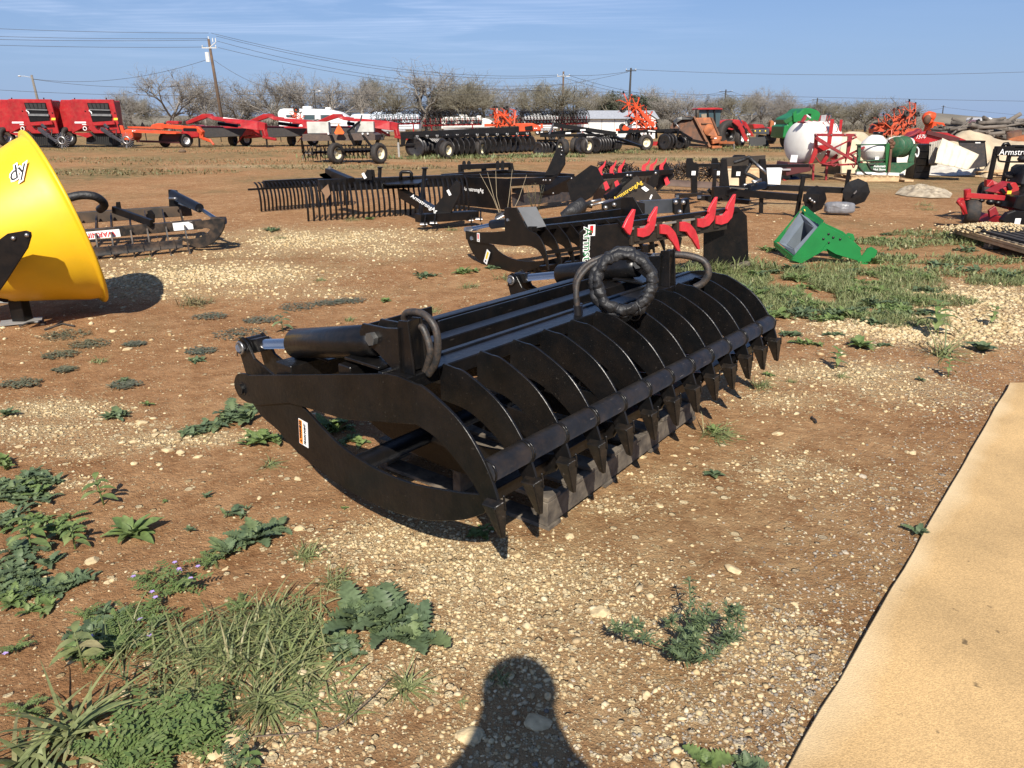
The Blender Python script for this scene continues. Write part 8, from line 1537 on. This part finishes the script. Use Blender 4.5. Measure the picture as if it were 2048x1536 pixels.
def wiry(px,py,h,label,seed=1):
    rr = random.Random(seed);mb = MB()
    def stem(p,d,L,lev):
        c = p.copy();n = 9
        for i in range(n):
            d = (d+Vector((rr.gauss(0,.12),rr.gauss(0,.12),.03))).normalized();c2 = c+d*L/n;mb.tube([c,c2],.0022-.0005*lev,4,cap=False);c = c2
            for _ in range(2 if lev or i > 3 else 0): leaf(mb,c,rr.uniform(0,6.28),rr.uniform(.1,1.0),rr.uniform(-.4,.4),rr.uniform(.02,.042),rr.uniform(.004,.007),4,0,.2,rr)
            if lev < 2 and rr.random() < (.34 if lev == 0 else .12): a = rr.uniform(0,6.28);stem(c,(d+Vector((math.cos(a),math.sin(a),.2))*.9).normalized(),L*.45,lev+1)
        for _ in range(9): leaf(mb,c,rr.uniform(0,6.28),rr.uniform(.5,1.3),rr.uniform(0,.6),rr.uniform(.015,.028),.005,4,0,.2,rr)
    for k in range(6): a = k*1.05+rr.uniform(-.3,.3);stem(Vector((0,0,0)),Vector((math.cos(a)*.85,math.sin(a)*.85,.55+.3*rr.random())).normalized(),h*rr.uniform(.8,1.2),0)
    return place(mb,'branching_weed',px,py,L_BLUE,label,'weed')
def matweed(px,py,rx,label,group):
    PC[0] += 1;rr = random.Random(PC[0]*17);mb = MB()
    for k in range(240):
        a = rr.uniform(0,6.28);r_ = rx*rr.random() ** .7;leaf(mb,(r_*math.cos(a),r_*math.sin(a)*.8,.004+rr.random()*.012),rr.uniform(0,6.28),.4,0,.03,.012,3,0,.1,rr)
    return place(mb,'mat_weed',px,py,L_GREY,label,'weed',group)
# ---- the named ones
_q = random.Random(63)
for k in range(15): rosette(_q.uniform(-5,125),_q.uniform(945,1060) if k < 8 else _q.uniform(1110,1215),_q.uniform(.10,.22),'leafy weed in the thick weed patch along the left edge',16,(L_BLUE,L_BRIGHT)[k % 3 == 0],.5,group='thick weeds along the left edge',up=.1)
for k in range(9): clump(_q.uniform(330,690),_q.uniform(1215,1400),.13,'flat tuft filling the wide grass clump',110,rad=.06,wd=.005,flat=.45,group='tufts of the wide grass clump')
for k in range(10): feathery(_q.uniform(170,480),_q.uniform(1120,1330),_q.uniform(.10,.17),'fine trailing weed on the dirt above the wide grass clump',14,L_BRIGHT,group='fine trailing weeds at the lower left',flowers=(k % 5 == 0))
for k in range(7): rosette(_q.uniform(130,330),_q.uniform(1210,1310),_q.uniform(.08,.15),'small leafy weed between the left thistles and the grass clump',14,(L_BLUE,L_BRIGHT)[k % 2],.45,group='small weeds left of the grass clump',up=.15)
rosette(505,1085,.34,'large blue green thistle rosette below the label end of the grapple',24)
rosette(780,1235,.40,'large dark thistle on the gravel, right of the wide grass clump',30,lobes=.6,wd=.34,up=.1)
rosette(685,1300,.18,'low thistle with pale midribs at the right end of the grass clump',12,wd=.42)
rosette(262,1068,.25,'pale green smooth leaved rosette alone on the dirt',16,L_BRIGHT,0,.30,name='leafy_rosette')
rosette(462,832,.34,'tall thistle cluster just left of the grapple pivot',26,up=.25);rosette(430,850,.22,'thistle in front of the tall cluster left of the grapple pivot',16);rosette(388,868,.19,'flat thistle with grass through it, right of the gravel row',14)
rosette(528,885,.25,'bright thistle tucked beside the pinch point label',20,L_BRIGHT,up=.15);rosette(655,858,.34,'bright leafy thistle seen through the grapple jaw',26,L_BRIGHT,up=.2);rosette(705,880,.16,'thistle in the shade of the jaw tube',16,L_BRIGHT)
rosette(245,832,.17,'upright lobed weed above the gravel row',18,L_BLUE,.4,.28,up=.25);rosette(295,808,.07,'small weed right of the upright lobed weed',12,L_BRIGHT,up=.2);rosette(15,828,.12,'thistle cut by the left edge above the gravel',16,up=.25)
rosette(25,985,.26,'wide dark thistle at the left edge',24,up=.1);rosette(75,1000,.16,'thistle overlapping the wide one at the left edge',16);rosette(8,930,.17,'taller weed at the left edge with bright leaves',12,L_BRIGHT,.3,up=.6)
rosette(85,1180,.22,'dark round leaved thistle low at the left',18,wd=.45,lobes=.35);rosette(150,1160,.15,'thistle right of the round leaved one',16);rosette(25,1190,.18,'leafy weed at the left edge below the seedlings',14,L_BRIGHT)
rosette(470,1025,.13,'small thistle above the large blue green rosette',16,up=.2);rosette(412,992,.06,'small upright thistle left of the big end plate',12,up=.35);rosette(330,1003,.035,'tiny weed left of the small upright thistle',8,L_BRIGHT);rosette(382,1062,.06,'small reddish weed above the purple flowered weed',10,up=.3)
rosette(195,1265,.20,'dark thistle with grass blades through it, left of the wide clump',16,wd=.4,lobes=.35);rosette(240,1300,.14,'dark leaves at the left end of the wide grass clump',12,wd=.42)
rosette(950,1068,.13,'leafy green weed in the shade below the nearest tooth',14,L_BRIGHT,.3,.35);rosette(688,1016,.035,'tiny weed just in front of the lower jaw',9,L_BRIGHT);rosette(1428,950,.10,'flat spiky thistle on bare dirt in front of the tines',9,lobes=.7,wd=.35);rosette(1838,1068,.10,'small dark weed at the edge of the slab',10,lobes=.5,up=.1)
rosette(1410,1532,.11,'jagged leaves at the bottom edge of the picture, left plant',10,L_BRIGHT,.5,.4,up=.2);rosette(1490,1538,.11,'jagged leaves at the bottom edge of the picture, right plant',10,L_BLUE,.5,.4,up=.2)
seedling(208,1008,.13,'broad leaved seedling alone on the dirt mound');seedling(62,1100,.14,'broad leaved seedling at the left, upper one',9);seedling(150,1095,.10,'pointed leaved seedling beside the left thistle',9);seedling(168,1335,.13,'pointed leaved seedling beside the wide grass clump',8,L_GRASS);seedling(500,1530,.06,'low leafy sprig at the bottom left edge of the clump',6)
seedling(566,662,.16,'drooping dark seedling alone behind the cylinder',7,L_BLUE)
feathery(340,1180,.26,'straggling weed with tiny lilac flowers left of the thistle',22,L_BRIGHT,flowers=5);feathery(300,1245,.20,'fine weed with lilac flowers above the wide clump',16,L_BRIGHT,flowers=3);feathery(420,1130,.17,'fine weed touching the large blue green rosette',14,L_BRIGHT,flowers=1)
feathery(320,1490,.30,'dense feathery vetch patch at the bottom left',60,L_BRIGHT);feathery(390,1462,.24,'feathery vetch patch behind the dense one',46,L_BRIGHT);feathery(240,1520,.22,'feathery vetch at the bottom edge',34,L_BRIGHT);feathery(30,1300,.10,'small fine weed at the left edge of the dirt',16,L_BRIGHT,flowers=1);feathery(470,1530,.14,'sparse feathery vetch beside the pale rocks',12,L_BLUE);feathery(50,1425,.12,'small fine weed left of the wide bladed plant',16,L_BRIGHT)
wiry(1385,1322,.20,'wiry branching weed with narrow leaves alone on the gravel',4)
clump(535,1262,.165,'upper middle of the wide grass clump',190,rad=.08,wd=.0052,flat=.2);clump(450,1285,.15,'left part of the wide grass clump',150,rad=.07,wd=.0052,flat=.2);clump(600,1250,.14,'upper right part of the wide grass clump',130,rad=.06,wd=.0052,flat=.2);clump(500,1335,.15,'lower left part of the wide grass clump',150,rad=.06,wd=.006);clump(590,1320,.16,'lower right part of the wide grass clump',150,rad=.06,wd=.006,flat=.2)
clump(530,1405,.18,'radiating grass tuft in front of the wide clump',150,rad=.02,wd=.0048,flat=.35);clump(330,1330,.20,'long loose blades between the clump and the seedlings',90,rad=.06,wd=.006,flat=.3);clump(255,1290,.16,'grass blades growing through the dark thistle',70,rad=.04)
clump(150,1470,.26,'plant with broad strap blades at the bottom left',44,rad=.02,wd=.014);clump(60,1515,.22,'broad strap blades at the bottom left corner',30,rad=.03,wd=.015,flat=.2)
clump(607,1112,.085,'short grass tuft right of the large thistle',90,rad=.022,wd=.0035);clump(668,1165,.10,'short grass tuft on gravel above the dark thistle',80,rad=.025,wd=.0035);clump(538,930,.11,'spidery grass tuft in front of the pinch point label',45,rad=.01,wd=.0035,flat=.3);clump(405,858,.12,'long flat grass over the flat thistle',55,rad=.04,wd=.004,flat=.4)
clump(812,1375,.11,'grass tuft left of the photographer shadow',75,rad=.012,wd=.004,flat=.15);clump(700,1420,.075,'small grass tuft below the dark thistle',45,rad=.012,wd=.004);clump(998,1358,.06,'tiny grass tuft inside the head shadow',35,rad=.01,wd=.003);clump(920,1400,.04,'tiny grass sprig inside the shadow',14,rad=.008,wd=.003)
clump(1435,868,.16,'leafy grass tuft under the middle tines',120,rad=.03,wd=.0055,flat=.3);rosette(1425,862,.10,'leafy weed inside the grass tuft under the tines',12,L_BRIGHT,.4);clump(1520,775,.11,'grass tuft below the far tines',110,rad=.03,wd=.004);rosette(1535,752,.08,'green weed behind the far grass tuft',10,L_BRIGHT,.2)
# right hand weeds
rosette(1585,672,.22,'dark thistle just right of the far tines',20);rosette(1620,690,.18,'bright weed just right of the far tines',16,L_BRIGHT,.35);rosette(1718,695,.24,'smooth rosette in the middle of the right hand weeds',22,L_BRIGHT,0,.25,up=.15,name='leafy_rosette');rosette(1672,672,.16,'dark weed left of the smooth rosette',16);rosette(1765,690,.14,'flat dark weed right of the smooth rosette',14);rosette(1755,648,.26,'spreading dark thistle above the smooth rosette',24);rosette(1845,625,.24,'dark thistle behind the tall seedling',20)
seedling(1875,672,.28,'tall broad leaved seedling on the pale gravel',12,wd=.4);seedling(1978,650,.16,'broad leaved seedling at the far right gravel',9);seedling(1672,738,.14,'broad leaved seedling on the gravel before the rosette',9);seedling(1897,752,.12,'yellowish seedling near the slab corner',8);rosette(1842,762,.07,'tiny dark weed left of the yellowish seedling',9)
clump(1885,710,.30,'spiky long bladed grass on the right gravel',60,rad=.03,wd=.008);rosette(1962,702,.22,'broad leaved dock plant right of the spiky grass',16,L_BLUE,0,.45,up=.35,name='leafy_rosette');clump(1680,758,.07,'small grass tuft under the gravel seedling',40,rad=.015,wd=.004);clump(1580,765,.05,'small grass tuft on the gravel right of the far tines',30,rad=.01,wd=.004)
clump(385,608,.22,'dry straw tuft with some green, right of the hopper shadow',90,L_DRY,.006,rad=.05);clump(405,605,.15,'small straw tuft beside the larger one',50,L_DRY,.006,rad=.04);clump(295,520,.10,'small green tuft at the foot of the dusty grapple',50,L_GRASS,.006,rad=.04)
GS = 'small scattered weeds on the open dirt';LS = 'small green weed on the open red dirt'
for k,(px,py,d) in enumerate(((855,552,.28),(1010,555,.25),(930,545,.30),(940,572,.2),(985,535,.2),(1060,585,.18),(835,625,.16),(860,622,.18),(250,760,.09),(195,725,.10),(1090,440,.2),(700,440,.3),(545,460,.3),(560,475,.2),(735,438,.25),(905,460,.2),(620,695,.07),(700,640,.1),(770,600,.12),(640,560,.12),(1620,480,.3),(1850,410,.3),(1540,500,.3),(1855,420,.3),(390,720,.15))):
    if k % 2: clump(px,py,d*.55,LS,60,group=GS,rad=d*.25,wd=.006)
    else: rosette(px,py,d,LS,18,L_BRIGHT if k % 4 else L_BLUE,.4,group=GS)
GM = 'grey green mats on the dirt';LM = 'flat grey green mat of weed on the red dirt'
for px,py,r_ in ((480,668,.22),(130,672,.2),(600,612,.2),(420,632,.15),(120,712,.13),(40,770,.13),(250,768,.10),(520,640,.15),(660,605,.15),(180,690,.15),(400,700,.12),(270,690,.08),(130,742,.07),(700,600,.14)): matweed(px,py,r_,LM,GM)
_r = random.Random(91);LW = 'low leafy weed among the grass right of the large grapple';GW = 'low weeds right of the large grapple'
for k in range(48): rosette(_r.uniform(1480,1850),_r.uniform(535,640),_r.uniform(.18,.38),LW,16,L_BRIGHT if k % 3 else L_BLUE,.45,group=GW,up=.15)
for k in range(12): rosette(_r.uniform(1680,2020),_r.uniform(465,555),_r.uniform(.18,.4),'low leafy weed in the dirt between the green bracket and the mower pallet',16,L_BRIGHT if k % 2 else L_BLUE,.45,group='weeds before the mower pallet',up=.15)
# dry shrub and cane by the second grapple
T = MB();rr = random.Random(8)
for k in range(5): a = Vector((0,0,0));d = Vector((rr.uniform(-.5,.5),.1,1)).normalized();T.tube([a,a+d*.5,a+d*.9+Vector((rr.uniform(-.1,.1),0,0))],[.006,.004,.002],4)
c = G(1010,455);o = T.build('dry_stalks',mat('dry stalk',(.38,.31,.2),.8),None);o.location = c;tag(o,'bare dry stalks sticking up behind the second grapple','stalks')
T = MB()
for k in range(9):
    d = Vector((rr.gauss(0,.25),rr.gauss(0,.2),1)).normalized();T.tube([Vector((0,0,0)),d*.35,d*.62],[.006,.004,.002],4)
    for j in range(14): leaf(T,d*rr.uniform(.25,.62),rr.uniform(0,6.28),.6,0,.05,.014,3,0,.1,rr)
c = G(1072,442);o = T.build('dry_shrub',leafmat('dry shrub leaf',[(.17,.14,.08),(.11,.11,.06)]),None);o.location = c;tag(o,'small brown dry shrub standing behind the second grapple','shrub')
# ---- ground cover nobody could count
def cover(name,label,spots,n,hgt,wd,m,seed,broad=.25):
    rr = np.random.RandomState(seed);r2 = random.Random(seed);V = [];F = []
    tot = sum(s[4] for s in spots)
    for px,py,rx,ry,wgt in spots:
        c = G(px,py)
        for _ in range(int(n*wgt/tot)):
            a = r2.random()*6.283;q = r2.random() ** .6;x,y = c.x+rx*q*math.cos(a),c.y+ry*q*math.sin(a)
            if mnoise.noise(Vector((x*2.2,y*2.2,seed))) <-.2: continue
            az = r2.uniform(0,6.283);h = hgt*r2.uniform(.4,1.2);e = r2.uniform(.3,1.3);ww = wd*(1 if r2.random() > broad else 3.5);d = Vector((math.cos(az)*math.cos(e),math.sin(az)*math.cos(e),math.sin(e)));sd = Vector((-math.sin(az),math.cos(az),0))*ww;o = Vector((x,y,0));k = len(V)
            mid = o+d*h*.55;tip = o+d*h+Vector((d.x,d.y,-.5))*h*.25
            V += [o-sd*.4,o+sd*.4,mid-sd*.6,mid+sd*.6,tip];F += [(k,k+1,k+3,k+2),(k+2,k+3,k+4)]
    P = np.array([v[:] for v in V]);P[:,2] += hz(P[:,0],P[:,1]);me = bpy.data.meshes.new(name);me.from_pydata(P.tolist(),[],F);me.materials.append(m);o = bpy.data.objects.new(name,me);COL.objects.link(o);tag(o,label,'ground cover',kind='stuff')
cover('weed_cover','dense green weeds and grass covering the dirt right of the grapple',[(1560,560,.7,.75,1.7),(1640,570,.8,.7,1.6),(1520,600,.45,.45,.8),(1600,610,.6,.35,.8),(1700,590,.6,.5,1),(1720,540,.7,.45,.7),(1780,570,.6,.4,.6),(1790,640,.45,.25,.5),(1900,555,.9,.25,.7),(2020,560,.8,.3,.7),(1460,560,.3,.4,.4),(1850,600,.5,.25,.5)],42000,.085,.0035,L_GRASS,21,.12)
cover('weed_cover','green leafy weeds in the dirt behind the green bracket',[(1830,485,1.2,.45,1),(1700,490,.9,.5,.7),(1900,520,.9,.3,.7),(1960,545,.9,.25,.5),(1780,520,.7,.3,.6),(1870,470,.6,.5,.8)],9000,.085,.005,L_GRASS,22,.3)
cover('dry_grass','short dry grass on the dirt between the far machines',[(px,py,rx,ry,1) for px,py,rx,ry in ((300,300,9,3),(600,305,8,3),(100,320,5,2.5),(450,325,6,2.5),(900,312,7,2.5),(1150,306,6,2.2),(1300,302,6,2.5),(1450,300,6,3),(1000,322,4,1.5),(700,335,4,1.5),(250,345,4,1.5),(1550,300,5,3),(1400,320,4,1.5),(400,290,10,5),(700,290,8,4))],30000,.13,.012,L_FAR,23,.1)
cover('grass_fringe','weedy grass growing between the disc harrows',[(850,318,2.5,.5,1),(960,316,2.5,.6,1),(1090,314,2.0,.5,1),(1200,306,2.5,.6,1),(680,316,2.0,.5,.7),(1330,300,2,.5,.7),(1480,297,2,.5,.7)],5000,.26,.015,L_GRASS,24,.2)
cover('grass_fringe','grass growing around the second box blade and pallets',[(1500,535,.35,.25,1),(1380,545,.6,.15,1),(1440,545,.3,.15,.6),(1030,565,.2,.12,.4),(1930,480,.5,.15,.4),(2000,520,.6,.12,.7)],2200,.20,.005,L_GRASS,25,.15)
# twigs
T = MB();T.tube(arc([(-.18,0,.012),(-.05,.02,.006),(.05,.05,.01),(.16,.2,.03)],5),.0022,5);c = G(640,1480);o = T.build('twig',mat('dead twig',(.14,.10,.07),.9),None);o.location = c;tag(o,'thin curved dead twig on the gravel left of the shadow','twig')
T = MB();T.tube(arc([(0,0,.01),(.005,.03,.014),(.0,.06,.012),(.012,.09,.006)],5),.006,6);c = G(1632,848);o = T.build('rubber_strip',RUBBER,None);o.location = c;tag(o,'short curved strip of dark rubber on the dirt right of the tines','scrap')
# ---------------------------------------------------------------- the photographer, whose shadow falls into the picture
def photographer():
    sk = {'pelvis': (0,-.34,1.05,.16),'belly': (0,-.34,1.22,.15),'chest': (0,-.33,1.44,.16),'neck': (0,-.30,1.60,.125),'head0': (0,-.285,1.69,.105),'head1': (0,-.28,1.78,.108),'head2': (0,-.295,1.84,.085)}
    bones = [('pelvis','belly'),('belly','chest'),('chest','neck'),('neck','head0'),('head0','head1'),('head1','head2')]
    for s,n in ((-1,'l'),(1,'r')):
        sk.update({'sh'+n: (s*.165,-.33,1.54,.08),'el'+n: (s*.19,-.20,1.30,.06),'wr'+n: (s*.085,-.075,1.49,.036),'pa'+n: (s*.075,-.045,1.555,.030),'hip'+n: (s*.10,-.34,1.0,.11),'kn'+n: (s*.11,-.33,.54,.072),'an'+n: (s*.12,-.36,.09,.05),'to'+n: (s*.13,-.16,.035,.038)})
        bones += [('chest','sh'+n),('sh'+n,'el'+n),('el'+n,'wr'+n),('wr'+n,'pa'+n),('pelvis','hip'+n),('hip'+n,'kn'+n),('kn'+n,'an'+n),('an'+n,'to'+n)]
        for f in range(4):
            a,b = f'f{f}a'+n,f'f{f}b'+n;z = 1.545+.018*f;sk[a] = (s*.080,-.030-.004*f,z+.008,.0095);sk[b] = (s*.062,-.022,z+.014,.008);bones += [('pa'+n,a),(a,b)]
        sk['th'+n] = (s*.055,-.050,1.57,.011);bones.append(('pa'+n,'th'+n))
    names = list(sk);me = bpy.data.meshes.new('person');me.from_pydata([sk[k][:3] for k in names],[(names.index(a),names.index(b)) for a,b in bones],[])
    o = bpy.data.objects.new('person',me);COL.objects.link(o);me.materials.append(mat('skin and work clothes',(.10,.11,.14),.8));sm = o.modifiers.new('skin','SKIN');sm.use_smooth_shade = True
    lay = me.skin_vertices[0] if me.skin_vertices else None
    if lay is None:
        bm = bmesh.new();bm.from_mesh(me);bm.verts.layers.skin.verify();bm.to_mesh(me);bm.free();lay = me.skin_vertices[0]
    for i,k in enumerate(names): lay.data[i].radius = (sk[k][3],sk[k][3]);lay.data[i].use_root = (k == 'pelvis')
    sb = o.modifiers.new('smooth','SUBSURF');sb.levels = 1;sb.render_levels = 2
    tag(o,'standing person holding up a phone with both hands, seen here only by their shadow','person')
    mb = MB();mb.lathe([(.113,-.03),(.115,.0),(.10,.035),(.06,.058),(0,.066)],(0,-.285,1.815),(0,-.15,1),20);mb.build('cap',mat('dark cap',(.05,.05,.06),.9),o)
    mb = MB();mb.box((0,-.0285,1.595),(.15,.009,.074));tag(mb.build('phone',DECK,None,.003),'phone held up in front of the face by the standing person','phone')
photographer()
